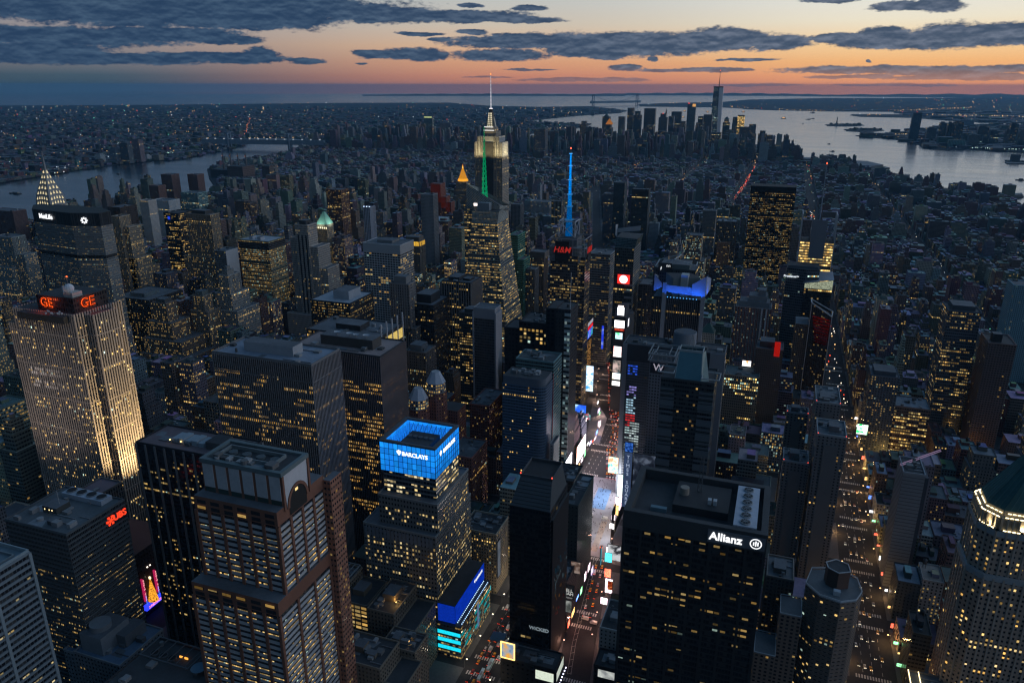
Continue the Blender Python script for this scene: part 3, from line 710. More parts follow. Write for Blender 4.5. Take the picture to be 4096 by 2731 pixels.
for j in range(3):
    mb = MB(); z = 7.5+j*7
    mb.quad([(-40,150.8,z),(-20.4,150.8,z),(-20.4,150.8,z+3.4),(-40,150.8,z+3.4)], glow((.01,.72,.92), 1.15, .5)); 
    mb.obj('light_band', t2, LAMP)
    for k in range(9):
        if random.random() < .75:
            mb = MB(); ya = 152+k*6.8; mb.quad([(-19.85,ya,z),(-19.85,ya+5.4,z),(-19.85,ya+5.4,z+3),(-19.85,ya,z+3)], glow((.015,.5,.55), .25+.45*random.random(), .8)); mb.obj('light_band', t2, LAMP)
mb = MB(); mb.quad([(-19.7,184,5),(-19.7,188,5),(-19.7,188,29),(-19.7,184,29)], glow((.2,.3,.5),.5,.2)); mb.obj('banner', t2, GLOW)
s = thing('illuminated_sign', 'white lettered sign on the blue screen wall of the low podium', 'sign', (-25,200,43)); eagle(s, -25.1, 193.0, 43.4, 'W', .8, 1.2); lettering(s, 'BARCLAYS', -25.1, 202.2, 43, 'W', 3.0, (.9,.95,1), 1.0, bold=.04)

# tower with the red keys sign, left
t = tower('office_tower', 'dark ribbed office slab with a red sign and round fans on its roof', 'tower', 'the slab with the red sign',
  [(-296,-241,14.5,62,0,149)], st((.05,.055,.06), 1.3, 3.5, 0, .8, .55), plain((.10,.115,.125),.4), pent=[(-281,-268,31,42,149,154,plain((.06,.06,.055))),(-264,-258,20,26,149,152)], vb=2600, nunits=5,
  fins=(1.3, .2, .32, (.085,.095,.105)), bands=(3.55, .9, .42, (.10,.115,.12)))
lit_windows(t, [((-296,14.5),(-241,14.5),20,120),((-241,14.5),(-241,62),20,126)], 1.3, 3.55, .7, .42, .36, .62, 41, 80, .62, .04, .1)
mb = MB(); mb.solid(-286,-249,50.5,60,149,152.6,plain((.34,.38,.44),.3)); u_ = mb.obj('cooling_unit', t)
for k in range(4): mb = MB(); mb.cyl(-281+k*9.2,55.4,3.6,152.6,153.4,plain((.2,.22,.24)),22); mb.cyl(-281+k*9.2,55.4,3.2,153.41,153.45,plain((.015,.015,.017)),22); sub(mb.obj('fan', t), u_)
mb = MB(); mb.bar((-272,37,154),(-272,37,164),.4,plain((.3,.31,.32))); mb.obj('antenna', t)
for dx in (0, 2.6, 4.2): mb = MB(); mb.solid(-279+dx*1.6,-278.4+dx*1.6,30.7,30.9,151.6,152.4,glow((1,.75,.35),2.5)); mb.obj('light', t, GLOW)
s = thing('illuminated_sign', 'red glowing sign with a crossed keys emblem at the top corner of the ribbed slab', 'sign', (-240,53,140))
lettering(s, 'UBS', -240.3, 56.3, 140.6, 'W', 6.6, (1,.05,.015), 1.6, bold=.1)
mb = MB(); rd = glow((1,.05,.015), 1.6)
for a in (0, 1.05, 2.1): mb.bar((-240.3,48.4-3.0*math.cos(a),140.4-3.0*math.sin(a)),(-240.3,48.4+3.0*math.cos(a),140.4+3.0*math.sin(a)),.55,rd)
for k in range(6):
    a = k*1.047; y, z = 48.4+2.9*math.cos(a), 140.4+2.9*math.sin(a); mb.solid(-240.6,-240.1,y-.75,y+.75,z-.75,z+.75,rd)
mb.obj('emblem', s, GLOW)

# floodlit tower with the two red signs
LS = (.36,.31,.27)
t = thing('office_tower', 'tall floodlit limestone slab with vertical ribs, stepped ends and two red roof signs', 'tower', (-420,175,0)); note('the floodlit limestone slab', -466, -358, 150, 200, 259, 2000)
gst = st((.035,.031,.028), 2.7, 3.75, 0, .6, .62)
GEV = [('wall',-440,-371,157,206,0,246),('setback',-450.5,-440,158.5,204,0,231),('setback',-465,-450.5,173,202,0,222),('setback',-371,-362,168,192,0,244),('setback',-418,-376,163,198,246,259)]
for i, (nm,x0,x1,y0,y1,z0,z1) in enumerate(GEV):
    MB().prism([(x0,y0),(x1,y0),(x1,y1),(x0,y1)], z0, z1, gst).obj(nm, t); mb = MB(); mb.quad([(x0,y0,z1),(x1,y0,z1),(x1,y1,z1),(x0,y1,z1)], ROOFD); mb.obj('roof', t)
    mb = MB(); c = plain(LS, .22); n = max(2, round((x1-x0)/2.7))
    for k in range(n+1):
        x = x0+(x1-x0)*k/n
        if i < 4: mb.box(x-.62,x+.62,y0-.7,y0,z0,z1+1.2,c)
    n = max(2, round((y1-y0)/2.7))
    for k in range(n+1):
        y = y0+(y1-y0)*k/n
        if i == 4: continue
        mb.box(x1,x1+.7,y-.62,y+.62,z0,z1+1.2,c); mb.box(x0-.7,x0,y-.62,y+.62,z0,z1+1.2,c)
    mb.obj('pier_screen', t)
    if i < 4:
        mb = MB()
        for z in range(int(z0)+16, int(z1), 30): mb.ring(x0-.45,x1+.45,y0-.45,y1+.45,z,z+.9,.4,c)
        mb.obj('spandrel_screen', t)
        lit_windows(t, [((x0,y0),(x1,y0),max(z0,30),z1-6),((x1,y0),(x1,y1),max(z0,30),z1-6)], 2.7, 3.75, .5, .5, (.34,.2,.2,.3)[i], .3, 51+i, (70,8,4,12)[i], 1.9, .05, .1)
R = random.Random(8)
for j in range(5):
    for k in range(10 if j == 0 else 16):
        if j and R.random() > .75: continue
        mb = MB(); x = (-428 if j == 0 else -434)+k*2.7; z = 186 if j == 0 else 194.5-4.0*j-(4 if j > 2 else 0); mb.quad([(x,156.8,z),(x+1.1,156.8,z),(x+1.1,156.8,z+(3.6 if j == 0 else 2.6)),(x,156.8,z+(3.6 if j == 0 else 2.6))], glow((1,.85,.95), 2.6, .3) if j == 0 else glow((1,.86,.8), .55, .3)); mb.obj('window', t, GLOW)
MB().box(-428,-376,151,156.2,240,246,plain((.03,.03,.03)),ROOFD).obj('terrace', t)
mb = MB(); mb.bar((-396,172,259),(-396,172,266),1.4,plain((.4,.4,.42))); mb.obj('mast', t)
def ball(par, nm, x, y, z, r, S, n=12):
    mb = MB()
    for j in range(n//2):
        a, b = math.pi*j/(n//2)-math.pi/2, math.pi*(j+1)/(n//2)-math.pi/2
        p = [(x+r*math.cos(a)*math.cos(2*math.pi*i/n), y+r*math.cos(a)*math.sin(2*math.pi*i/n)) for i in range(n)]
        q = [(x+r*math.cos(b)*math.cos(2*math.pi*i/n), y+r*math.cos(b)*math.sin(2*math.pi*i/n)) for i in range(n)]
        mb.prism(p, z+r*math.sin(a), z+r*math.sin(b), S, None, q)
    return mb.obj(nm, par)
ball(t, 'radar_dome', -384, 168, 266, 4.2, plain((.55,.58,.62),.1)); MB().box(-388,-378,165,175,259,263,plain((.4,.38,.36))).obj('penthouse', t)
mb = MB(); mb.solid(-384.4,-383.6,167.6,168.4,276,276.8,glow((1,.12,.03),4)); mb.obj('light', t, GLOW); mb = MB(); mb.bar((-384,168,270),(-384,168,276),.2,plain((.2,.2,.2))); mb.obj('mast', t)
for k in range(9):
    ball(t, 'roof_dish', -396+2.4*k-((k*7)%5)*1.2, 152+(k*3)%4, 247.3+(k % 3)*.8, .9, plain((.5,.5,.52),.1), 8)
for face, x, y, z, lab in (('N',-405,161.6,253.2,'red outline sign of two letters on the near face of the limestone slab'),('W',-374.5,176,252.8,'red outline sign of two letters on the narrow end of the limestone slab')):
    s = thing('neon_sign', lab, 'sign', (x,y,z)); face_box(MB(), face, (x,y,z-5.2), 13, .7, .5, plain((.05,.05,.05))).obj('frame', s)
    lettering(s, 'GE', x, y-(.6 if face=='N' else 0), z, face, 11.5, (1,.10,.012), 1.7, bold=.12); 
    q = text_mesh('GE', 11.5, .3, -.16); q.name = 'lettering'; q.materials.clear(); q.materials.append(glow_flat((.35,.02,.0), .5)); o = bpy.data.objects.new('lettering', q); COL.objects.link(o); o.parent = s; po = s['_o']
    o.location = (0, -.95, 0) if face == 'N' else (.4, 0, 0); o.rotation_euler = ROT[face]
    L = bpy.data.lights.new('sign_glow', 'POINT'); L.energy = 2200; L.color = (1,.12,.03); L.shadow_soft_size = 2; lo = bpy.data.objects.new('sign_glow', L); COL.objects.link(lo); lo.location = (x+(5 if face=='W' else 0), y-(5 if face=='N' else 0), z)
def flood(x, y, z, tx, ty, tz, en, col, ang=60, r=2.0):
    L = bpy.data.lights.new('floodlight', 'SPOT'); L.energy = en; L.color = col; L.spot_size = math.radians(ang); L.spot_blend = .8; L.shadow_soft_size = r
    o = bpy.data.objects.new('floodlight', L); COL.objects.link(o); o.location = (x, y, z); o.rotation_euler = (Vector((x,y,z))-Vector((tx,ty,tz))).to_track_quat('Z','Y').to_euler(); return o
flood(-312,172,70,-362,180,135,1.15e6,(1,.72,.36),70)
flood(-330,140,60,-372,160,120,3.5e5,(1,.74,.4),60)
flood(-450,60,20,-455,156,110,3.2e5,(.85,.72,1),80)
flood(-430,40,120,-430,156,195,2.2e5,(1,.82,.7),95)

# ------------------------------------------------------------------ bottom edge and west side
t = tower('office_tower', 'pale framed office tower with broad window bays cropped by the lower left corner', 'tower', 'the pale tower in the lower left corner',
  [(-252,-192,-112,-44.8,0,185)], st((.05,.06,.07), 2.2, 3.9, 0, .85, .5), plain((.14,.19,.22),.4), vb=2731, nunits=0, para=2.2, parac=(.24,.30,.33), fins=(22, 1.6, .9, (.22,.27,.30)), bands=(3.9, 1.5, .5, (.17,.21,.24)))
MB().ring(-246,-196,-106,-50,185,186.5,.6,plain((.16,.2,.22))).obj('roof_rail', t)
lit_windows(t, [((-192,-112),(-192,-44.8),30,176)], 2.2, 3.9, .82, .5, .22, .8, 61, 60, 1.0, .0, .1, [(1,.76,.34),(1,.7,.26),(1,.8,.42)])
t = tower('hotel', 'grey stepped block with a round rooftop tank house at the lower left', 'building', 'the block with the round tank house', [(-247,-206,6,45,0,60),(-212,-196,-6,28,0,50,None,plain((.12,.18,.26),.3)),(-262,-247,10,32,0,54,None,plain((.12,.18,.26),.3))],
  st((.13,.14,.15), 3, 3.4, .06, .4, .45, .8), plain((.11,.17,.25),.35), pent=[(-243,-224,10,34,60,74,plain((.22,.24,.26))),(-226,-216,22,40,60,69)], vb=2731)
MB().cyl(-234,20,7,74,78,plain((.2,.22,.24)),24).obj('tank_house', t)
t = tower('office_building', 'dark flat-roofed block with an open fan bay and a large dish at the bottom edge', 'building', 'the block with the large dish', [(-182,-108,-40,19,0,80)], st((.035,.036,.04), 3, 3.6, .08, .5, .5, .6), plain((.06,.065,.07),.5), vb=2731, nunits=6)
for k in range(3): mb = MB(); mb.cyl(-172+k*7,6,2.8,80,82,plain((.09,.1,.11)),18); mb.cyl(-172+k*7,6,2.3,82.01,82.05,plain((.015,.015,.015)),18); mb.obj('fan', t)
mb = MB()
for k in range(6): mb.bar((-178+k*7,1,83.5),(-178+k*7,17,83.5),.5,plain((.10,.11,.12)))
mb.ring(-179,-140,0,18,82.6,83.4,.7,plain((.11,.12,.13))); mb.obj('fan_frame', t)
mb = MB()
for k in range(9):
    r0, r1 = k*.55, (k+1)*.55
    a = [( -134+r0*math.cos(2*math.pi*i/20), 3+r0*math.sin(2*math.pi*i/20)) for i in range(20)]; b = [(-134+r1*math.cos(2*math.pi*i/20), 3+r1*math.sin(2*math.pi*i/20)) for i in range(20)]
    mb.prism(a, 82+r0*r0*.07, 82+r1*r1*.07, plain((.12,.22,.30),.1), None, b)
mb.obj('dish', t)
for k in range(2): mb = MB(); mb.solid(-155+k*4,-152.5+k*4,9,9.5,80.3,81.6,glow((1,.4,.06),1.6,.4)); mb.obj('light', t, GLOW)
mb = MB(); mb.prism([(-122,-20),(-108,-20),(-108,8)], 80, 84, plain((.4,.42,.42)), plain((.4,.42,.42))); mb.obj('roof_wedge', t)
# star-roofed pavilion
t = thing('pavilion', 'low dark pavilion with a faceted star roof between the tower bases', 'pavilion', (-149,52,0)); note('the star-roofed pavilion', -168, -132, 36, 70, 12, 2600)
mb = MB(); n = 8; P8 = [(-149+17*math.cos(2*math.pi*i/n), 52+17*math.sin(2*math.pi*i/n)) for i in range(n)]
mb.prism(P8, 0, 9, plain((.035,.037,.04))); mb.obj('wall', t)
mb = MB()
for i in range(n):
    a, b = P8[i], P8[(i+1) % n]; m_ = ((a[0]+b[0])/2, (a[1]+b[1])/2)
    mb.quad([(*a,9),(*m_,12),(-149,52,14)], plain((.10,.11,.12))); mb.quad([(*m_,12),(*b,9),(-149,52,14)], plain((.03,.032,.035)))
mb.obj('roof', t)
# stepped beige hotel between the arch tower and the blue podium
HT = st((.105,.088,.068), 2.8, 3.4, .05, .42, .5, .7, .05, .1)
for i, (lab, sh, vols, pent) in enumerate((
  ('beige stepped hotel wing with a yellow lit roof hut beside the blue podium', 'the beige hotel wing beside the blue podium', [(-78,-56,112,150,0,62),(-56,-40,112,149,0,50)], [(-72,-62,125,138,62,68)]),
  ('beige hotel wing with rooftop vents in front of the blue podium', 'the beige hotel wing with vents', [(-56,-29,92,112,0,52)], [(-50,-44,97,104,52,56)]),
  ('beige hotel block with a white roof shed, front of the hotel group', 'the front beige hotel block', [(-80,-40,62,90,0,60),(-40,-24,66,92,0,46)], [(-66,-58,72,80,60,65),(-54,-48,70,75,60,63)]),
  ('brown brick block with a steel roof frame behind the arched tower', 'the block with the steel roof frame', [(-126,-104,100,150,0,66),(-104,-82,118,150,0,58)], [(-100,-90,128,140,58,63)]))):
    t = tower('hotel', lab, 'hotel', sh, vols, HT, ROOFD, pent, vb=2731, nunits=5, group='beige hotel wings')
    if i == 3:
        mb = MB(); g = plain((.2,.22,.23))
        for k in range(6): mb.bar((-124+k*4,104,71),(-124+k*4,146,71),.5,g); mb.bar((-124+k*4,104,66),(-124+k*4,104,71),.5,g)
        mb.ring(-125,-103,103,147,70.8,71.4,.6,g); mb.obj('roof_frame', t)
        lit_windows(t, [((-104,117.9),(-82,117.9),36,58)], 5, 4, .8, .6, .85, .3, 63, 12, .9, 0, .1)
    if i in (0, 1):
        L = bpy.data.lights.new('roof_lamp', 'POINT'); L.energy = 2600; L.color = (1,.55,.15); L.shadow_soft_size = .4; lo = bpy.data.objects.new('roof_lamp', L); COL.objects.link(lo); lo.location = ((-60,124,64.5),(-38,100,54.5))[i]
        mb = MB(); q = ((-60.2,124,64),(-38,100,54))[i]; mb.solid(q[0]-.35,q[0]+.35,q[1]-.35,q[1]+.35,q[2]-.3,q[2]+.3,glow((1,.6,.2),3)); mb.obj('light', t, GLOW)
# black wedge-topped tower in the middle
t = thing('office_tower', 'nearly black glass tower with a sloping wedge roof left of the lit avenue', 'tower', (34,180,0)); note('the black wedge tower', 17, 49, 160, 205, 161, 2640)
gb = st((.014,.014,.016), 2.2, 3.8, .03, .85, .6, .5); MB().box(17,48,160,205,0,142,gb,ROOFD).obj('wall', t); MB().box(48,49.4,163,205,0,134,plain((.012,.012,.014),.1),ROOFD).obj('setback', t)  # thin dark panel over the avenue flank, painted-in shade of the street canyon
mb = MB(); mb.prism([(17.5,160.5),(47.5,160.5),(47.5,204),(17.5,204)],142,158,plain((.075,.08,.085),.1),plain((.02,.02,.022)),[(20,176),(44,176),(44,203),(20,203)]); mb.obj('wedge_roof', t)
mb = MB()
for k in range(7): z = 143.5+k*2; f_ = (z-142)/16; mb.bar((17.5+2.5*f_,160.4+15.5*f_,z),(47.5-3.5*f_,160.4+15.5*f_,z),.3,plain((.03,.032,.035)))
mb.obj('roof_louvre', t)
MB().ring(19.6,44.4,175.6,203.4,158,160,.6,plain((.08,.08,.085))).obj('parapet', t)
for q in ((20,176),(44,176)): mb = MB(); mb.solid(q[0]-.3,q[0]+.3,q[1]-.3,q[1]+.3,160,160.8,glow((1,.06,.03),4)); mb.obj('light', t, GLOW)
lit_windows(t, [((17,160),(48,160),24,132)], 4.2, 3.8, .8, .5, .09, .7, 65, 40, .4, .1, .1)
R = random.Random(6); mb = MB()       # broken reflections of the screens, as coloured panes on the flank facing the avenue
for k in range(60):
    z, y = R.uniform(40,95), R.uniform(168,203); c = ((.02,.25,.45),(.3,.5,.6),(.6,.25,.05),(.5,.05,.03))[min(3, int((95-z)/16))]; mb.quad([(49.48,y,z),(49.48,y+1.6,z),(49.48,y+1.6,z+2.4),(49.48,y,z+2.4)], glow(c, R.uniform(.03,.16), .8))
mb.obj('painted_reflection', t, GLOW)
s = thing('billboard', 'black theatre poster with pale lettering low on the black wedge tower', 'billboard', (40,159,44)); pn = face_box(MB(), 'N', (41,159.9,44), 12, 16, .5, plain((.012,.014,.012))).obj('panel', s); lettering(s, 'WiCKED', 41, 159.2, 40, 'N', 4.0, (.5,.62,.7), .35, bold=.08)
MB().prism([(4,150),(15,150),(15,160),(4,160)], 27, 28, plain((.10,.14,.17)), plain((.12,.17,.2))).obj('canopy', t)
# buildings along the right of it
t = tower('office_building', 'narrow grey-green slab with blank walls behind the black wedge tower', 'building', 'the narrow grey-green slab', [(34,47,246,300,0,98)], st((.04,.055,.055),3,3.6,.01,.3,.3), ROOFD, vb=2350)
t = tower('office_building', 'dark corner building holding the white-lettered poster beside the diagonal avenue', 'building', 'the poster corner building', [(30,49,209,240,0,50)], st((.03,.03,.032),3,3.6,.06,.4,.4), ROOFD, vb=2480, nunits=4)
t = tower('office_building', 'black boxy building at the left edge of the bright square', 'building', 'the black box beside the square', [(4,24,318,352,0,78)], st((.02,.02,.022),3,3.6,.02,.4,.4), ROOFD, vb=2250, nunits=4)
t = tower('loft_building', 'small pale masonry building with small windows beside the black sign tower', 'building', 'the small pale masonry building', [(82,112,186,222,0,32)], st((.24,.25,.25),3.4,3.6,.04,.35,.45), ROOFD, vb=2731, nunits=4)
t = tower('theatre_building', 'low dark building carrying a bright white billboard at the bottom of the lit avenue', 'building', 'the low building with the white billboard', [(17,60,140,159,0,23)], st((.03,.03,.032),4,4,.05,.4,.4), ROOFD, vb=2731, nunits=5)
t = tower('loft_building', 'low dark building at the foot of the black sign tower', 'building', 'the low dark building at the sign tower', [(84,113,161,180,0,18)], st((.03,.03,.032),3.4,3.6,.04,.35,.45), ROOFD, vb=2731, nunits=3)
# hotel with round-cornered blue glass
S_ = st((.055,.085,.13), 2.6, 3.1, .0, .8, .55)
t = thing('hotel', 'blue glass slab with a rounded corner and scattered yellow windows', 'hotel', (-36,358,0)); note('the rounded blue slab', -57, -14, 346, 372, 165, 1890)
pl = [(-57,346),(-22,346)]+[(-22+8*math.sin(a*math.pi/12), 354-8*math.cos(a*math.pi/12)) for a in range(1, 7)]+[(-14,371),(-57,371)]
MB().prism(pl,0,157,S_,ROOFD).obj('wall', t); pk = [(p[0]*.97-1.1, p[1]) for p in pl]; MB().prism(pk,157,165,plain((.10,.12,.15)),ROOFD).obj('crown', t)
mb = MB(); c = plain((.07,.12,.19),.15)
for k in range(50):
    z = 4+k*3.1
    q = [(p[0]+(.25 if p[0] > -30 else -.25), p[1]-(.25 if p[1] < 360 else 0)) for p in pl]; mb.prism(q, z, z+1.1, c, c, None, True)
mb.obj('spandrel_screen', t)
lit_windows(t, [((-57,345.7),(-22,345.7),12,157)], 2.4, 3.1, .5, .5, .11, .1, 67, 60, 1.1, 0, .1); units(t, -54, -20, 350, 368, 165, 6, 3)
mb = MB(); mb.bar((-13.5,372,20),(-13.5,372,163),.5,plain((.35,.02,.03))); mb.obj('red_edge', t)
tower('office_tower', 'teal banded glass building with a flat roof behind the rounded blue slab', 'tower', 'the teal banded building', [(-60,-20,394,424,0,165)], st((.09,.15,.16),2.4,3.7,.12,.9,.45,.8), plain((.09,.10,.10),.4), vb=1500, nunits=5, bands=(3.7,1.4,.3,(.10,.19,.20)))
t = tower('office_tower', 'dark tower with a grid of big square yellow windows and teal glass inserts', 'tower', 'the dark grid-window tower', [(-83,-45,470,510,0,180),(-104,-83,480,515,0,168),(-45,-30,448,486,0,205),(-45,-36,462,470,0,150,st((.06,.16,.18),2.4,3.7,.2,.9,.5,.9))], st((.02,.02,.024),4.6,4.6,0,.55,.55), ROOFD, vb=1560, nunits=4)
lit_windows(t, [((-83,470),(-45,470),60,174)], 4.6, 4.6, .6, .6, .55, .25, 69, 60, .8, .02, .1)
t = tower('office_tower', 'slim black tower with a white and teal striped end wall and a needle mast', 'tower', 'the slim striped tower', [(-30,-14,432,464,0,210)], st((.02,.02,.024),3,4,.05,.5,.5), ROOFD, vb=1750, nunits=1)
mb = MB()
for k in range(34):
    z = 6+k*6
    if k % 1 == 0: mb.solid(-20,-13.6,431.4,432,z,z+3,plain((.30,.38,.40),.2))
mb.obj('stripe_panel', t); mb = MB(); mb.bar((-14.5,433,205),(-14.5,433,250),.5,plain((.4,.42,.44))); mb.obj('mast', t)
lit_windows(t, [((-20,431.3),(-13.8,431.3),20,200)], 3, 6, .8, .5, .5, 0, 71, 40, .5, .5, .1, [(.5,.8,.85),(1,.75,.4),(.6,.8,.8)])
t = tower('office_tower', 'dark office block with yellow window rows and lit screens on its side wall', 'tower', 'the block with the side screens', [(-74,-56.2,673,714,0,120)], st((.02,.02,.022),2.6,3.8,.28,.6,.4,.9,.02,.5), ROOFD, vb=1640, nunits=4)
# W hotel, long theatre hotel, banker tower
CN_ = st((.12,.13,.15), 3, 3.2, .03, .5, .45, .7)
t = tower('hotel', 'narrow dark hotel tower with an open steel crown and a pale letter sign', 'hotel', 'the hotel with the letter sign', [(74,97,408,440,0,174)], CN_, ROOFD, vb=1800, nunits=0)
mb = MB(); g = plain((.22,.24,.25)); mb.ring(72,98,407,441,181,182.4,1,g); mb.ring(72,98,407,441,175,176,1,g); mb.ring(78,92,413,435,181,182.4,.6,g)
for k in range(7):
    x = 72+k*4.3; mb.bar((x,407.4,175),(x+2,407.4,182),.4,g); mb.bar((x,407.4,182),(x+2,407.4,175),.4,g); mb.bar((x,407,182),(min(92,max(78,x)),413,182),.4,g)
mb.obj('steel_crown', t)
s = thing('illuminated_sign', 'pale single letter on a dark panel below the open steel crown', 'sign', (82,407,168)); face_box(MB(), 'N', (82,407.9,168), 14, 11, .4, plain((.03,.028,.04))).obj('panel', s); lettering(s, 'W', 83, 407.2, 168.5, 'N', 10, (.7,.66,.8), .5)
t = tower('hotel', 'long concrete hotel slab with a dark blank top and a screen-lit window column', 'hotel', 'the long concrete hotel slab', [(40,142,447,476,0,176)], st((.07,.075,.085), 2.6, 3.0, .04, .55, .5, .7, .3), ROOFD, vb=1900, nunits=8, para=1)
MB().solid(40.4,141.6,446.2,447,158,176,plain((.035,.037,.045))).obj('blank_band', t)
for xa, xb in ((39.4,44.2),(128,142.6)): MB().solid(xa,xb,445.6,447,0,176.4,plain((.20,.215,.24),.15)).obj('concrete_pier', t)
mb = MB()
for k in range(52): mb.solid(44.2,128,446.5,447,6+k*2.95,7.3+k*2.95,plain((.13,.14,.16)))
mb.obj('spandrel_screen', t)
R = random.Random(3)
for k in range(38):        # reflections of the square's screens, put in as glowing window panes
    z = 152-k*2.95
    if k in (4, 5, 6, 7): continue
    c = (.03,.12,.9) if k < 5 else (.32,.28,.75) if k < 12 else (.45,.72,.9) if k < 19 else (.9,.04,.04) if k < 24 else (.55,.75,.75)
    for q in range(4 if k < 22 else 6):
        if R.random() < .85:
            c2 = c if not (k > 21 and q > 1) else (.6,.72,.72)
            mb = MB(); x = 46+q*2.6; mb.quad([(x,446.3,z),(x+2.2,446.3,z),(x+2.2,446.3,z+1.5),(x,446.3,z+1.5)], glow(c2, R.uniform(.3,1.0)*(1 if k < 30 else .4), .5)); mb.obj('window', t, GLOW)
mb = MB(); mb.cyl(100.5,462,11.5,176,191,plain((.22,.24,.27),.2),32); mb.cyl(100.5,462,10.6,191,191.5,plain((.08,.09,.1)),32); mb.obj('roof_drum', t)
t = tower('office_tower', 'dark glass tower with a tall sloped teal glass lantern on its roof', 'tower', 'the tower with the teal lantern', [(97,142,326,362,0,190)], st((.035,.045,.05), 2.0, 3.9, .08, .85, .5, .55), ROOFD, vb=1880, nunits=0)
mb = MB(); mb.prism([(108.5,328),(130.5,328),(130.5,356),(108.5,356)],190,212,MGLASS and plain((.13,.25,.28),.1),None,[(109.5,340),(129,340),(129,352),(109.5,352)]); mb.obj('lantern_glass', t, MGLASS)
mb = MB(); g = plain((.32,.37,.38)); mb.ring(109,129.6,339.5,352.5,211.5,213.5,.7,g)
for x in (108.5,130.5): mb.bar((x,328,190),(109.5 if x < 120 else 129,340,212),.5,g)
mb.obj('lantern_frame', t)
mb = MB(); mb.quad([(131,328,190),(137,332,190),(131,350,211),(129.2,341,212)], plain((.28,.33,.30))); mb.obj('glass_fin', t)
mb = MB()
for k in range(11):
    z = 20+k*14.5
    for xa, xb in ((97,109),(130,142)): mb.solid(xa-.4,xb+.4,325.4,326,z,z+5.2,plain((.10,.13,.15)))
for k in range(40):
    z = 12+k*4.3
    for xa, xb in ((97,109),(130,142)): mb.solid(xa,xb,325.6,326,z,z+1.9,plain((.09,.115,.13)))
mb.obj('spandrel_screen', t)
mb = MB()
for (x0,x1,y0,y1,z) in ((94,108,324,340,196),(131,146,324,342,194)): mb.ring(x0,x1,y0,y1,z,z+1,.5,plain((.4,.43,.44)))
mb.obj('roof_rail', t)
mb = MB()
for k in range(5): a = k*1.256; mb.bar((119+4*math.cos(a),346+4*math.sin(a),212),(119,346,226),.3,plain((.25,.26,.27)))
mb.obj('antenna_frame', t)
lit_windows(t, [((110,325.8),(129,325.8),20,186)], 2.2, 3.9, .8, .42, .18, .6, 73, 40, .5, 0, .1)
# west-side slabs
CW = st((.105,.105,.11), 3.2, 2.9, .07, .4, .45, .9, .03, .05)
for (lab, sh, v, vb, pent) in (
  ('near grey concrete apartment slab with a railed roof left of the right-hand avenue', 'the near grey apartment slab', [(229,252,342,376,0,150)], 2150, [(238,246,350,362,150,156)]),
  ('far grey concrete apartment slab with a walled roof left of the right-hand avenue', 'the far grey apartment slab', [(229.5,251,416,458,0,150)], 1760, [(233,246,424,440,150,153)]),
  ('slim beige apartment slab standing left of the far grey apartment slab', 'the slim beige slab', [(206,226,440,456,0,126)], 1900, [(210,218,443,452,126,131)]),
  ('tall pale apartment slab rising left of the near grey apartment slab', 'the tall pale slab', [(205,226,352,378,0,116)], 2100, [(210,218,358,368,116,122)])):
    t = tower('apartment_tower', lab, 'apartment tower', sh, v, CW, plain((.10,.12,.14),.4), pent, vb=vb, nunits=3, parac=(.28,.30,.32), para=1.4)
    a = v[0]; mb = MB(); mb.solid(a[0]+6,a[1]-6,a[2]-.7,a[2],0,a[5]-8,plain((.15,.15,.155),.12)); mb.obj('blank_wall', t)
    for q in ((a[0]+.5,a[2]+.5),(a[1]-.5,a[2]+.5)):
        mb = MB(); mb.solid(q[0]-.25,q[0]+.25,q[1]-.25,q[1]+.25,a[5]+1.4,a[5]+1.9,glow((1,.08,.04),3)); mb.obj('light', t, GLOW)
t = tower('apartment_tower', 'brown balconied apartment slab just right of the sunken-roof tower', 'apartment tower', 'the balconied slab by the sunken roof', [(197,214,170,196,0,118)], st((.10,.085,.075), 2.6, 2.9, .12, .6, .55, .6, .1, .05), plain((.10,.11,.12),.4), [(201,209,176,188,118,122)], vb=2600, nunits=2, bands=(2.9,.8,.5,(.12,.105,.095)), fins=(5.2,.8,.6,(.11,.095,.085)))
# octagonal apartment tower
t = thing('apartment_tower', 'octagonal brown apartment tower with white roof railings at the lower right', 'apartment tower', (238,158,0)); note('the octagonal brown tower', 219, 255, 140, 178, 130, 2731)
oc = [(220,152),(228,142),(240,139),(249,144),(253,154),(251,168),(240,176),(224,170)]; ab = st((.14,.105,.085), 3.0, 2.9, 0, .55, .5)
MB().prism(oc,0,130,ab,plain((.12,.13,.14),.4)).obj('wall', t)
mb = MB(); wr = plain((.42,.44,.46))
for z in (130.9, 131.6):
    for i in range(8): a, b = oc[i], oc[(i+1) % 8]; mb.bar((*a,z),(*b,z),.35,wr)
for i in range(8):
    a, b = oc[i], oc[(i+1) % 8]
    for k in range(3): f_ = k/3; mb.bar((a[0]+(b[0]-a[0])*f_,a[1]+(b[1]-a[1])*f_,130),(a[0]+(b[0]-a[0])*f_,a[1]+(b[1]-a[1])*f_,131.6),.2,wr)
mb.obj('roof_rail', t)
o2 = [(232,156),(238,152),(245,156),(244,164),(237,167),(231,162)]; MB().prism(o2,130,142,plain((.12,.07,.055)),ROOFD).obj('penthouse', t); mb = MB()
for i in range(6): mb.bar((*o2[i],142.6),(*o2[(i+1) % 6],142.6),.5,wr)
mb.obj('roof_rail', t); MB().box(236,240,146,149,130,133,plain((.4,.44,.48))).obj('roof_unit', t)
lit_windows(t, [(oc[i], oc[(i+1) % 8], 6, 128) for i in range(5)], 3.0, 2.9, .5, .48, .13, .1, 75, 70, .9, .12, .1)
mb = MB()
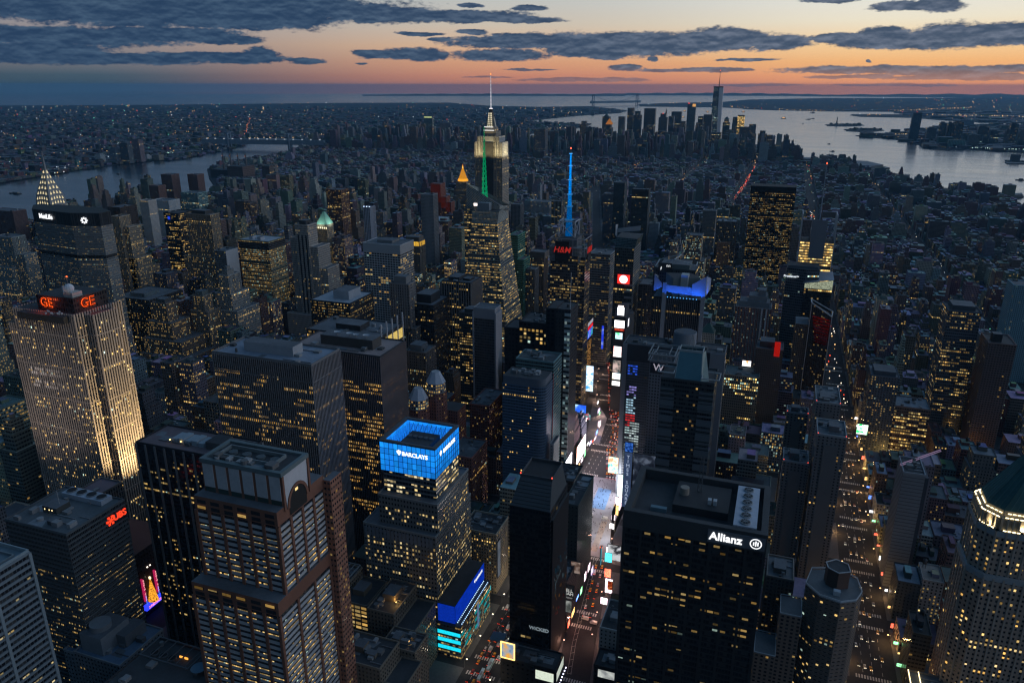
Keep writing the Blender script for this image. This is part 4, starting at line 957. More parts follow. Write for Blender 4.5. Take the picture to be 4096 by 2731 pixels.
for k in range(44):
    z = 3+k*2.9
    q = [(p[0]+(p[0]-237)*.012, p[1]+(p[1]-157)*.012) for p in oc]; mb.prism(q, z, z+1.1, plain((.19,.145,.12),.2), plain((.16,.13,.11)), None, True)
mb.obj('spandrel_screen', t)
MB().box(207,220,144,164,0,110,st((.14,.105,.085),3,2.9,.1,.5,.5),plain((.12,.13,.14),.4)).obj('setback', t); mb = MB(); mb.ring(206.8,220,143.8,164,110.8,111.2,.35,wr); mb.obj('roof_rail', t)
MB().box(194,207,134,156,0,84,st((.14,.105,.085),3,2.9,.1,.5,.5),plain((.12,.13,.14),.4)).obj('setback', t); mb = MB(); mb.ring(193.8,207,133.8,156,84.8,85.2,.35,wr); mb.obj('roof_rail', t)
# copper-roofed tower at the right edge
t = thing('office_tower', 'tall brick tower with floodlit crown and dark green pyramid roof at the right edge', 'tower', (361,225,0)); note('the tower with the green pyramid roof', 322, 400, 203, 247, 237, 2731)
def octo(cx, cy, r, ch):
    hx, hy = max(1.5, r-4), max(1.5, r-21.5); ch = min(ch*.55, hy*.6, hx*.6)
    return [(cx-hx+ch,cy-hy),(cx+hx-ch,cy-hy),(cx+hx,cy-hy+ch),(cx+hx,cy+hy-ch),(cx+hx-ch,cy+hy),(cx-hx+ch,cy+hy),(cx-hx,cy+hy-ch),(cx-hx,cy-hy+ch)]
wb = st((.30,.215,.165), 2.9, 3.7, 0, .42, .45); O1, O0 = octo(361,225,43,16), octo(361,225,44.4,16)
MB().prism(O0,0,128,wb).obj('wall', t); MB().prism(O1,128,162,wb).obj('setback', t); mb = MB(); mb.quad([(*p,128) for p in O0], ROOF); mb.quad([(*p,162) for p in O1], ROOF); mb.obj('roof', t)
mb = MB(); c = plain((.46,.36,.29),.15)
for (P, z0, z1) in ((O0,0,128),(O1,128,162)):
    for i in range(8):
        a, b = P[i], P[(i+1) % 8]; L = math.dist(a, b); n = round(L/5.8); dx, dy = (b[0]-a[0])/L, (b[1]-a[1])/L
        for k in range(n+1):
            x, y = a[0]+dx*L*k/n, a[1]+dy*L*k/n; w_ = .55
            mb.prism([(x-dx*w_+dy*.5,y-dy*w_-dx*.5),(x+dx*w_+dy*.5,y+dy*w_-dx*.5),(x+dx*w_,y+dy*w_),(x-dx*w_,y-dy*w_)], z0, z1, c, c)
mb.obj('pier_screen', t)
mb = MB()
for P, z in ((O0,126),(O1,158)):
    q = [(361+(x-361)*1.012, 225+(y-225)*1.012) for x, y in P]; mb.prism(q, z, z+4, plain((.36,.37,.38),.15), plain((.3,.3,.3)), None, True)
mb.obj('cornice_band', t)
ed = [(O0[i], O0[(i+1) % 8], 8, 124) for i in (6, 7, 0)]+[(O1[i], O1[(i+1) % 8], 131, 157) for i in (6, 7, 0)]
lit_windows(t, ed, 2.9, 3.7, .46, .46, .24, .12, 77, 100, 1.3, .03, .08, [(1,.62,.17),(1,.68,.24),(1,.56,.14),(1,.74,.34)])
O2, O3 = octo(361,225,41,15), octo(361,225,39,14)
MB().prism(O2,162,171,plain((.34,.29,.22),.2),ROOF).obj('crown_base', t)
mb = MB()
for i in range(8):
    a, b = O2[i], O2[(i+1) % 8]; L = math.dist(a, b); n = max(2, round(L/3.2))
    for k in range(n): x, y = a[0]+(b[0]-a[0])*(k+.5)/n, a[1]+(b[1]-a[1])*(k+.5)/n; mb.cyl(x+(x-361)*.03, y+(y-225)*.03, .7, 162, 171, plain((.4,.35,.28)), 8)
mb.obj('colonnade', t)
for (P, z, e, e2, w_) in ((O1,162.3,4.2,1.05,.45),(O2,171.2,4.2,1.03,.45),(O3,173.2,3.4,1.0,.4)):
    mb = MB()
    for i in (5,6,7,0,1):
        a, b = P[i], P[(i+1) % 8]; L = math.dist(a, b); n = max(3, round(L/2.6))
        for k in range(n):
            if (k*7+i) % 5 == 0: continue
            x, y = a[0]+(b[0]-a[0])*(k+.1)/n, a[1]+(b[1]-a[1])*(k+.1)/n; x2, y2 = a[0]+(b[0]-a[0])*(k+.8)/n, a[1]+(b[1]-a[1])*(k+.8)/n
            f_ = .965 if P is O1 else 1.02; g_ = lambda q, cc: cc+(q-cc)*f_
            mb.bar((g_(x,361),g_(y,225),z),(g_(x2,361),g_(y2,225),z),.5,glow((1,.82,.46),e,.2))
    mb.obj('floodlight', t, LAMP)
MB().prism(O3,171,175,plain((.3,.26,.2)),ROOF).obj('roof_base', t)
mb = MB(); GC = plain((.05,.13,.125),.3); mb.prism(O3,175,232,GC,None,octo(361,225,3,1)); mb.obj('pyramid_roof', t)
mb = MB(); gr = plain((.09,.19,.18))
for i in range(8):
    a, b = O3[i], O3[(i+1) % 8]; a2, b2 = octo(361,225,3,1)[i], octo(361,225,3,1)[(i+1) % 8]; n = max(3, round(math.dist(a,b)/3.4))
    for k in range(n+1): f_ = k/n; mb.bar((a[0]+(b[0]-a[0])*f_,a[1]+(b[1]-a[1])*f_,175.2),(a2[0]+(b2[0]-a2[0])*f_,a2[1]+(b2[1]-a2[1])*f_,232.2),.3,gr)
mb.obj('roof_seam', t); MB().cyl(361,225,3.4,231,240,plain((.3,.34,.36)),8,1.5).obj('finial', t)
for (x,y,tx,ty) in ((323.5,222,340,225),(326,207,340,212),(345,204.5,347,212),(372,204.5,374,212)): flood(x,y,163,tx,ty,175,9e3,(1,.8,.45),110,.5)
t = tower('office_building', 'low wing with floodlit roof edges below the green pyramid tower', 'building', 'the low wing with lit roof edges', [(300,322,170,214,0,34)], st((.10,.085,.07),3,3.6,.12,.4,.5), plain((.10,.11,.12),.4), vb=2731)
mb = MB()
for a, b in (((300.5,170.4,35.6),(300.5,213,35.6)),((307,171,35.6),(307,213,35.6)),((308,170.2,35.6),(321,170.2,35.6))): mb.bar(a,b,.5,glow((1,.8,.42),3.2,.5))
mb.obj('floodlight', t, LAMP)
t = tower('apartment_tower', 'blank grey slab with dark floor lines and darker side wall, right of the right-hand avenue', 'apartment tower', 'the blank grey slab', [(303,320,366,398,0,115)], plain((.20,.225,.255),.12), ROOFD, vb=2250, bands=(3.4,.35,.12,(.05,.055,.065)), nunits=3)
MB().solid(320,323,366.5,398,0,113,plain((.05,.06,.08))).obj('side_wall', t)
mb = MB()
for a, b in (((302,381,115.9),(340,424,115.9)),((302,378,115.9),(340,421,115.9))): mb.bar(a,b,.55,glow((.42,.3,.5),.45))
mb.obj('edge_light', t, GLOW)
tower('apartment_tower', 'dark blue apartment tower with scattered yellow windows behind the blank grey slab', 'apartment tower', 'the dark blue apartment tower', [(303,334,652,690,0,100)], st((.05,.065,.085),3,3,.24,.42,.42,1.0,.02,.05), plain((.16,.17,.19),.4), pent=[(306,330,655,680,100,106)], vb=1800)
tower('office_building', 'squat brick office block with bright yellow window rows behind the low roofs at right', 'building', 'the squat bright-windowed block', [(336,375,663,700,0,60)], st((.08,.06,.055),2.6,3.9,.6,.78,.45,.6,.04,.7), plain((.2,.23,.27),.5), vb=1745, nunits=8)
tower('office_tower', 'tall dark office slab with dense yellow window rows at right', 'tower', 'the tall dark slab at right', [(385,421,722,762,0,170)], st((.05,.06,.075),2.2,3.8,.42,.7,.42,.45,.03,.6), ROOFD, pent=[(390,415,728,755,170,176,plain((.06,.07,.085)))], vb=1690, nunits=0)
tower('apartment_tower', 'brown brick apartment slab with rows of small balconies near the right edge', 'apartment tower', 'the brown balcony slab', [(429,458,700,742,0,140)], st((.115,.08,.075),3,2.9,.04,.6,.45,.9,.02,.05), ROOFD, pent=[(434,444,708,718,140,150,plain((.03,.03,.035)))], vb=1730, bands=(2.9,.7,.5,(.14,.10,.095)))
tower('apartment_tower', 'pale teal glass apartment tower cut by the right edge of the view', 'apartment tower', 'the pale teal tower at the right edge', [(516,560,982,1020,0,150)], st((.12,.21,.25),2.6,3,.06,.45,.45,.8,.4,.05), ROOF, vb=1560)
tower('apartment_tower', 'grey grid-fronted apartment slab near the green billboard at right', 'apartment tower', 'the grey grid apartment slab', [(470,510,905,930,0,88)], st((.08,.085,.09),3,3,.2,.5,.45,.8), plain((.2,.22,.25),.4), vb=1400)

# ------------------------------------------------------------------ middle distance towers
def T(name, lab, sh, v, S, vb, **k): return tower(name, lab, 'tower' if 'tower' in name else 'building', sh, v, S, vb=vb, **k)
t = T('office_tower', 'dark glass slab with pale stone piers and silver rooftop units behind the arched tower', 'the dark pier-striped slab', [(-252.5,-165,91,123,0,179)], st((.022,.022,.025),1.5,3.8,0,.85,.55), 2430, roof=plain((.15,.115,.125),.4), nunits=2, fins=(8.6,1.5,.8,(.17,.17,.175)))
lit_windows(t, [((-252.5,91),(-165,91),30,170)], 1.5, 3.8, .8, .38, .26, .7, 81, 40, .7, .02, .1)
for k in range(5): mb = MB(); mb.solid(-228+k*6,-223+k*6,101,112,179,182.2+(k%2)*.8,plain((.32,.37,.41),.2)); mb.obj('cooling_unit', t)
MB().box(-196,-183,100,114,179,185,plain((.09,.085,.085)),ROOFD).obj('penthouse', t)
for x in (-229,-219): mb = MB(); mb.solid(x,x+.8,99.5,100.2,181,181.8,glow((1,.66,.25),3)); mb.obj('light', t, GLOW)
EX = st((.03,.03,.034),1.9,3.95,0,.6,.6)
t = T('office_tower', 'wide grey slab with close vertical ribs, orange window rows and a white roof house', 'the wide ribbed slab', [(-233.4,-142,160,199.5,0,229)], EX, 2300, roof=plain((.20,.235,.29),.5), nunits=5, fins=(1.9,.62,.75,(.22,.205,.205)), pent=[(-213,-167,173,186,229,237,plain((.33,.345,.37),.2))], para=1.6, parac=(.17,.165,.165))
MB().ring(-233.9,-141.5,159.2,200.3,215,216,.5,plain((.16,.155,.155))).obj('spandrel_screen', t)
lit_windows(t, [((-233.4,160),(-142,160),60,217),((-142,160),(-142,199.5),40,217)], 1.9, 3.95, .5, .55, .33, .86, 83, 100, .75, .0, .1, [(1,.55,.12),(1,.6,.18),(1,.52,.1),(1,.68,.3)])
t = T('office_tower', 'brown ribbed slab with a pinkish roof and white dishes on a dark roof house', 'the brown ribbed slab with dishes', [(-228,-136.4,253,300,0,205)], EX, 2150, roof=plain((.27,.21,.20),.4), nunits=4, fins=(1.9,.62,.75,(.19,.145,.13)), pent=[(-206,-152,268,284,205,214,plain((.07,.065,.06)))])
lit_windows(t, [((-228,253),(-136.4,253),40,180),((-136.4,253),(-136.4,300),40,180)], 1.9, 3.95, .5, .55, .45, .85, 85, 60, .8, .0, .1, [(1,.56,.14),(1,.62,.2),(1,.5,.1)])
for k, x in enumerate((-190,-177,-171,-160)):
    mb = MB(); r = 3.6-(k==2)*.8
    for q in range(6):
        r0, r1 = r*q/6, r*(q+1)/6; a = [(x+r0*math.cos(i*.449), 272+r0*math.sin(i*.449)*.75) for i in range(14)]; b = [(x+r1*math.cos(i*.449), 272+r1*math.sin(i*.449)*.75) for i in range(14)]
        mb.prism(a, 216+r0*r0*.1, 216+r1*r1*.1, plain((.45,.47,.5),.1), None, b)
    mb.bar((x,272,214),(x,272,216.2),.4,plain((.3,.3,.3))); mb.obj('dish', t)
t = T('office_tower', 'dark slab with tall white end fins and a bright top floor behind the dish roof', 'the slab with white end fins', [(-290,-201,366,418,0,180)], st((.04,.04,.042),2,3.9,.35,.5,.55,.8,.02,.7), 1420, nunits=3, pent=[(-262,-232,380,400,180,186)])
mb = MB()
for k in range(5): mb.solid(-201,-199.6,368+k*12,369+k*12,60,194,plain((.5,.5,.52)))
mb.obj('pier_screen', t); mb = MB(); mb.quad([(-200.8,370,166),(-200.8,416,166),(-200.8,416,177),(-200.8,370,177)], glow((1,.72,.2),.7,.8)); mb.obj('window', t, GLOW)
BK = st((.15,.062,.05),2.8,3.5,.14,.4,.45,.9,.02,.1)
for lab, sh, x, y, h, vb in (('red brick tower with a silver faceted dome, the nearer of the pair','the nearer domed brick tower',-149,347,132,1750),('red brick tower with a silver faceted dome, the taller farther one','the farther domed brick tower',-136,362,146,1800)):
    t = thing('office_tower', lab, 'tower', (x,y,0)); note(sh, x-10, x+10, y-9, y+12, h, vb); P = [(x+11*math.cos(i*math.pi/4+.39), y+11*math.sin(i*math.pi/4+.39)) for i in range(8)]; Q = [(x+4.5*math.cos(i*math.pi/4+.39), y+4.5*math.sin(i*math.pi/4+.39)) for i in range(8)]
    MB().prism(P,0,h-14,BK,ROOF).obj('wall', t); P2 = [(x+(a-x)*.92, y+(b-y)*.92) for a, b in P]; MB().prism(P2,h-14,h-4,st((.16,.16,.17),2.4,3.4,.5,.6,.5),ROOF).obj('setback', t)
    MB().prism(P2,h-4,h+7,plain((.45,.48,.54),.12),plain((.3,.32,.35)),Q).obj('dome', t); MB().box(x-4,x+20,y+8,y+30,0,h-38,BK,ROOFD).obj('setback', t)
T('office_tower', 'slim brown stone tower with a roof frame behind the white end fins', 'the slim brown frame tower', [(-239,-211,491,520,0,120)], st((.10,.085,.075),2.8,3.7,.2,.4,.5), 1520, pent=[(-234,-218,495,512,120,128,plain((.14,.15,.16)))], fins=(4.6,.8,.5,(.16,.13,.12)))
T('office_tower', 'black office slab with a broad white roof and pale roof house', 'the black slab with white roof', [(-386,-327,514,574,0,165)], st((.025,.025,.027),2.4,3.7,.5,.62,.42,.4,.05,.4), 1320, roof=plain((.30,.33,.37),.4), pent=[(-362,-339,532,562,165,176,plain((.34,.36,.39)))], nunits=3)
t = T('office_tower', 'grey stone tower with a gridded white side and a cap house', 'the grey grid-sided tower', [(-301,-274,575,596,0,180),(-312,-266,575,610,0,120)], st((.13,.12,.115),2.6,3.8,.15,.5,.5), 1480, pent=[(-297,-279,578,592,180,190,plain((.19,.19,.19)))], fins=(3.4,1.0,.5,(.24,.225,.22)))
T('office_tower', 'black glass tower with a bare flat roof left of the golden faceted tower', 'the plain black tower', [(-290,-246,590,642,0,150)], st((.022,.022,.025),2.4,3.8,.18,.6,.5,.6,.02,.4), 1560, roof=plain((.13,.14,.16),.3), pent=[(-276,-254,600,630,150,162,plain((.025,.025,.027)))])
T('office_tower', 'dark tower with tall pale vertical fins and orange window rows', 'the pale-finned tower', [(-259,-215,647,688,0,170)], st((.035,.033,.033),3.6,3.8,.42,.6,.5,.45,.0,.6), 1260, fins=(3.6,1.1,1,(.20,.185,.175)), pent=[(-252,-236,655,680,170,175),(-232,-221,660,676,170,173)], nunits=4)
t = T('office_tower', 'tall white slab with a bold grid of dark windows and a blank white top band', 'the white gridded slab', [(-443,-378,751,797,0,178,None,ROOF),(-443.6,-377.4,750.4,797.6,178,192,plain((.40,.41,.43),.12))], st((.40,.41,.43),4.6,3.9,.24,.80,.60,1.0,.02,.5), 1300, para=.8, pent=[(-425,-398,764,788,192,196,plain((.2,.2,.2)))], nunits=5)
t = T('office_tower', 'slender pale stone tower with three dark vertical stripes and stepped shoulders', 'the slender striped tower', [(-574,-549,757,784,0,212),(-590,-574,764,796,0,188),(-549,-535,760,796,0,176),(-535,-522,764,800,0,140),(-600,-520,750,757,0,60)], st((.225,.205,.185),2.6,3.7,.16,.4,.5), 1340, pent=[(-568,-555,762,778,212,219,plain((.05,.05,.05)))], nunits=2)
mb = MB()
for k in range(3): mb.solid(-569+k*7.2,-566.6+k*7.2,756.6,757,0,196,plain((.015,.015,.018)))
mb.obj('window_strip', t)
T('apartment_tower', 'slim pale gridded tower rising alone beside the red scaffold-lit building', 'the slim pale gridded tower', [(-620,-589,1319,1346,0,188)], st((.20,.20,.205),2.9,3.3,.05,.45,.45), 1060, fins=(3,.8,.4,(.2,.2,.205)))
T('office_tower', 'reddish brown chamfered office tower left of the slim lit-topped tower', 'the reddish brown tower', [(-865,-825,1302,1340,0,190)], st((.085,.045,.035),2.6,3.8,.34,.5,.5,.9,.05,.4), 930, fins=(8,1.2,.6,(.10,.055,.045)))
t = T('apartment_tower', 'slim white ribbed tower with a bright blue-white lit crown', 'the slim lit-topped tower', [(-707,-691,1204,1228,0,170)], st((.16,.17,.20),3,3.2,.12,.5,.5,.9), 980, fins=(3.6,1,.6,(.42,.44,.5)), nunits=0)
for q in ((-706,1204.5),(-699,1204.5),(-692,1204.5)): mb = MB(); mb.solid(q[0]-.9,q[0]+.9,q[1]-.6,q[1]+.6,170.5,172.3,glow((.55,.7,1),4)); mb.obj('light', t, GLOW)
def pyr(name, lab, sh, v, S, roofc, hz, vb, lamp=None, group=None):
    t = tower(name, lab, 'tower', sh, v, S, vb=vb, nunits=0, para=0); x0,x1,y0,y1,z0,z1 = v[0][:6]; cx, cy = (x0+x1)/2, (y0+y1)/2
    MB().prism([(x0,y0),(x1,y0),(x1,y1),(x0,y1)],z1,z1+hz,roofc,None,[(cx-1.5,cy-1.5),(cx+1.5,cy-1.5),(cx+1.5,cy+1.5),(cx-1.5,cy+1.5)]).obj('pyramid_roof', t)
    if lamp: flood(cx-2, y0-13, z1+1, cx-2, y0+7, z1+hz*.4, lamp, (.8,1,.85), 120, 1); flood(x1+12, cy, z1+1, cx, cy, z1+hz*.4, lamp, (.8,1,.85), 120, 1)
    return t
t = pyr('office_tower', 'stone tower with a floodlit pale green pyramid roof', 'the lit green pyramid tower', [(-690,-666,990,1015,0,168),(-696,-660,986,1022,0,130)], st((.17,.145,.11),2.4,3.7,.34,.4,.5,.9,.02,.1), plain((.16,.34,.29),.1), 24, 1060, 1.6e4)
mb = MB()
for k in range(6): mb.solid(-689+k*4.3,-687.5+k*4.3,988.8,989.6,160,163,glow((1,.92,.6),1.8)); 
mb.obj('floodlight', t, GLOW)
pyr('office_tower', 'smaller stone tower with a dull green pyramid roof below the lit pyramid', 'the small green pyramid tower', [(-588,-567,842,862,0,116),(-596,-560,838,872,0,96)], st((.16,.145,.12),2.5,3.7,.35,.45,.5,1), plain((.07,.16,.15),.15), 16, 1160)
t = T('office_tower', 'dark ribbed tower with a row of golden lit arches under its roof', 'the tower with golden arches', [(-509,-477,1017,1042,0,142)], st((.09,.08,.07),2.6,3.7,.14,.4,.5), 1090, fins=(3.2,.8,.5,(.14,.12,.1),0,140), pent=[(-507,-479,1019,1040,142,150,plain((.12,.1,.08)))])
mb = MB()
for k in range(9): mb.solid(-508.5+k*3.4,-506.3+k*3.4,1016.6,1017,133,141,glow((1,.55,.05),1.5,.5))
for k in range(6): mb.solid(-477,-476.6,1018+k*4,1020.5+k*4,133,141,glow((1,.55,.05),.9,.5))
mb.obj('arcade_light', t, GLOW)
t = T('office_building', 'stepped building under red glowing scaffold netting near the gold pyramid', 'the red scaffold-lit building', [(-820,-788,1791,1825,0,150),(-788,-772,1795,1825,0,112),(-772,-758,1798,1825,0,96)], st((.16,.05,.03),4,4,.06,.4,.4), 840, nunits=0)
mb = MB(); 
for x0,x1,z0,z1,e in ((-820,-788,96,150,.03),(-788,-772,80,112,.035),(-772,-758,70,96,.03)): mb.quad([(x0,1790,z0),(x1,1790,z0),(x1,1790,z1),(x0,1790,z1)], glow((1,.13,.03), e, 1.2))
mb.obj('lit_netting', t, GLOW)
# gold pyramid
t = thing('office_tower', 'stone tower with a glowing gold octagonal pyramid spire', 'tower', (-803,1997,0)); note('the gold pyramid tower', -825, -782, 1976, 2020, 187, 800)
ns = st((.15,.125,.10),2.6,3.7,.22,.4,.5); MB().box(-821,-785,1980,2014,0,136,ns,ROOF).obj('wall', t); MB().box(-832,-774,1976,2030,0,90,ns,ROOF).obj('setback', t)
oc8 = lambda r: [(-803+r*math.cos(i*math.pi/4+.39),1997+r*math.sin(i*math.pi/4+.39)) for i in range(8)]
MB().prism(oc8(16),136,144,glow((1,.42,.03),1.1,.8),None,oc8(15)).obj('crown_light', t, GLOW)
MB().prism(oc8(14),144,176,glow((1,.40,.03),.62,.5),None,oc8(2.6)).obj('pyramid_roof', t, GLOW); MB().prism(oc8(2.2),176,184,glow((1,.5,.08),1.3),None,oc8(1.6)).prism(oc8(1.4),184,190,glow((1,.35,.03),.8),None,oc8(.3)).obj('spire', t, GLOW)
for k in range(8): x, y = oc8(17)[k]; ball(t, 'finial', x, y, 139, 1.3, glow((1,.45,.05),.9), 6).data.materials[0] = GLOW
# art deco tower with the lit top
t = thing('office_tower', 'tall art deco tower with floodlit white upper floors and a lit needle mast', 'tower', (-467,1384,0)); note('the tall art deco tower with the needle', -503, -433, 1362, 1412, 455, 800)
es = st((.19,.17,.145),2.7,3.6,.26,.40,.5,.8,.02,.1); eu = st((.62,.56,.44),2.7,3.6,.04,.38,.8,.8,.02,.1,.3)
for nm, x0,x1,y0,y1,z0,z1,S_ in (('wall',-501,-433,1364,1408,0,275,es),('setback',-500,-434,1366,1406,275,307,eu),('setback',-492,-441,1365,1404,307,320,eu),('setback',-479,-450,1368,1400,320,331,es),('setback',-477,-455,1372,1396,331,340,es)):
    mb = MB(); mb.box(x0,x1,y0,y1,z0,z1,S_,ROOF); mb.obj(nm, t)
mb = MB(); c = plain((.6,.55,.44),.1); c2 = plain((.2,.18,.155))
for x in (-500,-493,-486,-481.5,-452.5,-448,-441,-434): mb.solid(x-.8,x+.8,1363,1364,0,318 if -494 < x < -440 else 306,c2)
mb.solid(-479,-455,1363.4,1364,0,306,plain((.05,.048,.045))); mb.obj('pier_screen', t)
for x in (-495,-478,-457,-440): flood(x,1338,266,x,1364,294,7e4,(1,.80,.40),75,1.5)
for y in (1376,1396): flood(-408,y,266,-434,y,294,7e4,(1,.80,.40),80,1.5)
mb = MB()
for xa, xb, z in ((-480,-454,332),(-478,-456,339.2)): mb.quad([(xa,1367.6,z),(xb,1367.6,z),(xb,1367.6,z+1.6),(xa,1367.6,z+1.6)], glow((1,.98,.92),1.2,.2))
mb.obj('light_band', t, GLOW)
def sq(cx, cy, r): return [(cx-r,cy-r),(cx+r,cy-r),(cx+r,cy+r),(cx-r,cy+r)]
MB().prism(sq(-467.5,1384,7.5),340,372,plain((.09,.09,.09)),None,sq(-467.5,1384,4.6)).obj('mooring_mast', t)
for k in range(3):
    for j in range(7):
        mb = MB(); f_ = j/7; r = 7.7-f_*3.1; x = -467.5+(k-1)*r*.62; z = 341+j*4.4
        mb.quad([(x-.85,1384-r-.3,z),(x+.85,1384-r-.3,z),(x+.8,1384-r+.1,z+3.3),(x-.8,1384-r+.1,z+3.3)], glow((1,.9,.62),1.15-.2*f_)); mb.obj('window', t, GLOW)
for sgn in (-1, 1): mb = MB(); mb.prism([(-467.5+sgn*8,1380),(-467.5+sgn*12,1380),(-467.5+sgn*12,1388),(-467.5+sgn*8,1388)] if sgn > 0 else [(-479.5,1380),(-475.5,1380),(-475.5,1388),(-479.5,1388)],340,362,plain((.5,.46,.38)),None,[(-467.5+sgn*6-1,1382),(-467.5+sgn*6+1,1382),(-467.5+sgn*6+1,1386),(-467.5+sgn*6-1,1386)]); mb.obj('buttress', t)
MB().cyl(-467.5,1384,4.8,372,379,plain((.05,.05,.05)),12,3.6).obj('dome', t); MB().cyl(-467.5,1384,4.2,379,380.2,glow((1,.9,.9),1.6),12).obj('light_band', t, GLOW)
mb = MB()
for k in range(24): z = 381+k*2.9; r = 1.7-1.25*k/24; mb.cyl(-467.5,1384,r,z,z+1.8,glow((.85,.88,1),.8),8); 
mb.obj('mast_light', t, GLOW); MB().cyl(-467.5,1384,1.3,380,452,plain((.2,.2,.22)),8,.3).obj('mast', t); mb = MB(); mb.cyl(-467.5,1384,.8,452,455,glow((1,.25,.05),3),8); mb.obj('light', t, GLOW)
# faceted glass tower with green spire
t = thing('office_tower', 'faceted glass tower full of golden windows with a sloping crown and green lattice spire', 'tower', (-245,800,0)); note('the golden faceted tower', -278, -200, 755, 845, 288, 1420)
bs = st((.125,.135,.13),2.2,4.0,.55,.86,.40,.5,.02,.5); bc = st((.24,.26,.245),2.2,2.0,.25,.7,.5,.16,.1,.4)
MB().prism([(-282,760),(-196,760),(-196,846),(-282,846)],0,120,bs,None,[(-276,764),(-212,768),(-212,836),(-276,840)]).obj('wall', t)
MB().prism([(-276,764),(-212,768),(-212,836),(-276,840)],120,232,bs,None,[(-263,769),(-222,770),(-227,832),(-263,832)]).obj('setback', t)
MB().prism([(-263,769),(-222,770),(-227,832),(-263,832)],232,251,bc,ROOFD,[(-262,769.5),(-219,770.5),(-228.5,831),(-262,831)]).obj('crown_glass', t)
MB().prism([(-279,778),(-262.5,778),(-262.5,838),(-279,838)],0,252,bs,ROOFD).obj('setback', t)
mb = MB(); S_ = bc
A = [(-278,786),(-224,786),(-224,836),(-278,836)]; zz = [288,258,250,276]
for i in range(4):
    a, b = A[i], A[(i+1) % 4]; L = math.dist(a, b); mb.quad([(*a,251.2),(*b,251.2),(*b,zz[(i+1) % 4]),(*a,zz[i])], S_, L, 30)
mb.quad([(*A[i],zz[i]-6) for i in range(4)], ROOFD); mb.obj('sloped_crown', t)
MB().box(-255,-236,773,784,251,262,plain((.2,.23,.25)),plain((.24,.27,.29))).obj('penthouse', t)
mb = MB(); mb.solid(-266,-254,785.2,785.8,255,259,glow((1,.85,.8),1.8,1.5)); mb.obj('bright_floor', t, GLOW)
mb = MB(); r0, z0 = 3.2, 266
for k in range(14):
    gl = glow((.0,.7,.26),.6-.032*k,.7); z1 = z0+7.5; r1 = max(.3, r0-.24); c0, c1 = sq(-253,800,r0), sq(-254,800,r1)
    for i in range(4):
        mb.bar((*c0[i],z0),(*c1[i],z1),.4,gl); mb.bar((*c0[i],z0),(*c1[(i+1) % 4],z1),.3,gl); mb.bar((*c1[i],z1),(*c1[(i+1) % 4],z1),.3,gl)
    r0, z0 = r1, z1
mb.obj('spire', t, GLOW)
T('office_tower', 'dark green glass slab pressed against the golden faceted tower', 'the dark green slab', [(-250,-234,900,940,0,190),(-234,-222,896,930,0,150)], st((.035,.12,.085),2.4,3.8,.10,.8,.5,.6,.3,.4), 1380, nunits=2)
# tower with the red script boards and blue mast
t = thing('office_tower', 'dark office tower with red script boards, a lattice cube and a blue lit mast', 'tower', (-71,636,0)); note('the tower with the blue mast', -92, -48, 616, 656, 260, 1260)
cs = st((.045,.045,.048),2.6,3.8,.42,.82,.42,.38,.02,.5); MB().box(-92,-56,618,656,0,226,cs,ROOFD).obj('wall', t); MB().box(-56,-48,624,652,0,224,cs,ROOFD).obj('setback', t)
MB().box(-92.4,-74,617,630,218,236,st((.10,.11,.115),2,1.6,0,.9,.4),ROOFD).obj('screen_wall', t); MB().cyl(-62,628,9,216,236,st((.11,.12,.125),2,1.6,0,.9,.4),24).obj('screen_drum', t)
mb = MB(); g = plain((.24,.25,.27))
for x in (-93,-78,-63,-48): mb.bar((x,618,226),(x,618,247),.7,g)
for z in (236,247): mb.ring(-93.5,-47.5,617.5,656.5,z-.5,z+.5,.8,g)
for x in (-93,-63): mb.bar((x,617.6,236),(x+15,617.6,247),.5,g)
mb.obj('roof_frame', t)
MB().box(-84,-60,626,652,226,247,plain((.13,.14,.15)),ROOFD).obj('penthouse', t)
mb = MB(); g = plain((.5,.5,.52))
for i in range(4):
    a, b = sq(-74.5,640,10.6)[i], sq(-74.5,640,10.6)[(i+1) % 4]; mb.bar((*a,247),(*a,267),1.0,g); mb.bar((*a,267),(*b,267),1.0,g); mb.bar((*a,247),(*b,267),.6,g); mb.bar((*b,247),(*a,267),.6,g)
mb.obj('lattice_cube', t)
mb = MB(); bl = glow((.0,.30,1.0),.8,.9)
for z0,z1,r0,r1,e in ((247,268,5,4,.22),(268,285,3.6,3,.3),(285,300,2.6,2.2,.5),(300,318,1.9,1.7,.75),(318,335,1.4,1.3,1.0),(335,350,1.1,.9,1.1)):
    mb.cyl(-74.5,640,r0,z0,z1,glow((.0,.28,1.0),e,1.6),10,r1); mb.cyl(-74.5,640,r0+1.1,z1-.6,z1+.2,glow((.1,.45,1.0),e,.5),10)
mb.obj('mast_light', t, LAMP); MB().cyl(-74.5,640,.5,350,356,plain((.2,.2,.2)),6,.2).obj('mast', t); mb = MB(); mb.cyl(-74.5,640,.7,355.4,357,glow((1,.1,.05),4),6); mb.obj('light', t, GLOW)
for face, x, y, z, w, h, lab in (('N',-76.6,616.6,231,18,26,'black board with tall red script facing the camera below the blue mast'),('W',-47.2,640,229,17,26,'black board with tall red script on the side of the blue mast tower')):
    s = thing('illuminated_sign', lab, 'sign', (x,y,z)); face_box(MB(), face, (x,y,z), w, h, .5, plain((.012,.012,.014))).obj('panel', s); lettering(s, 'H&M', x+(.7 if face=='W' else 0), y-(.7 if face=='N' else 0), z+2, face, 10.5, (.75,.04,.03), .45, shear=.25, bold=.1)
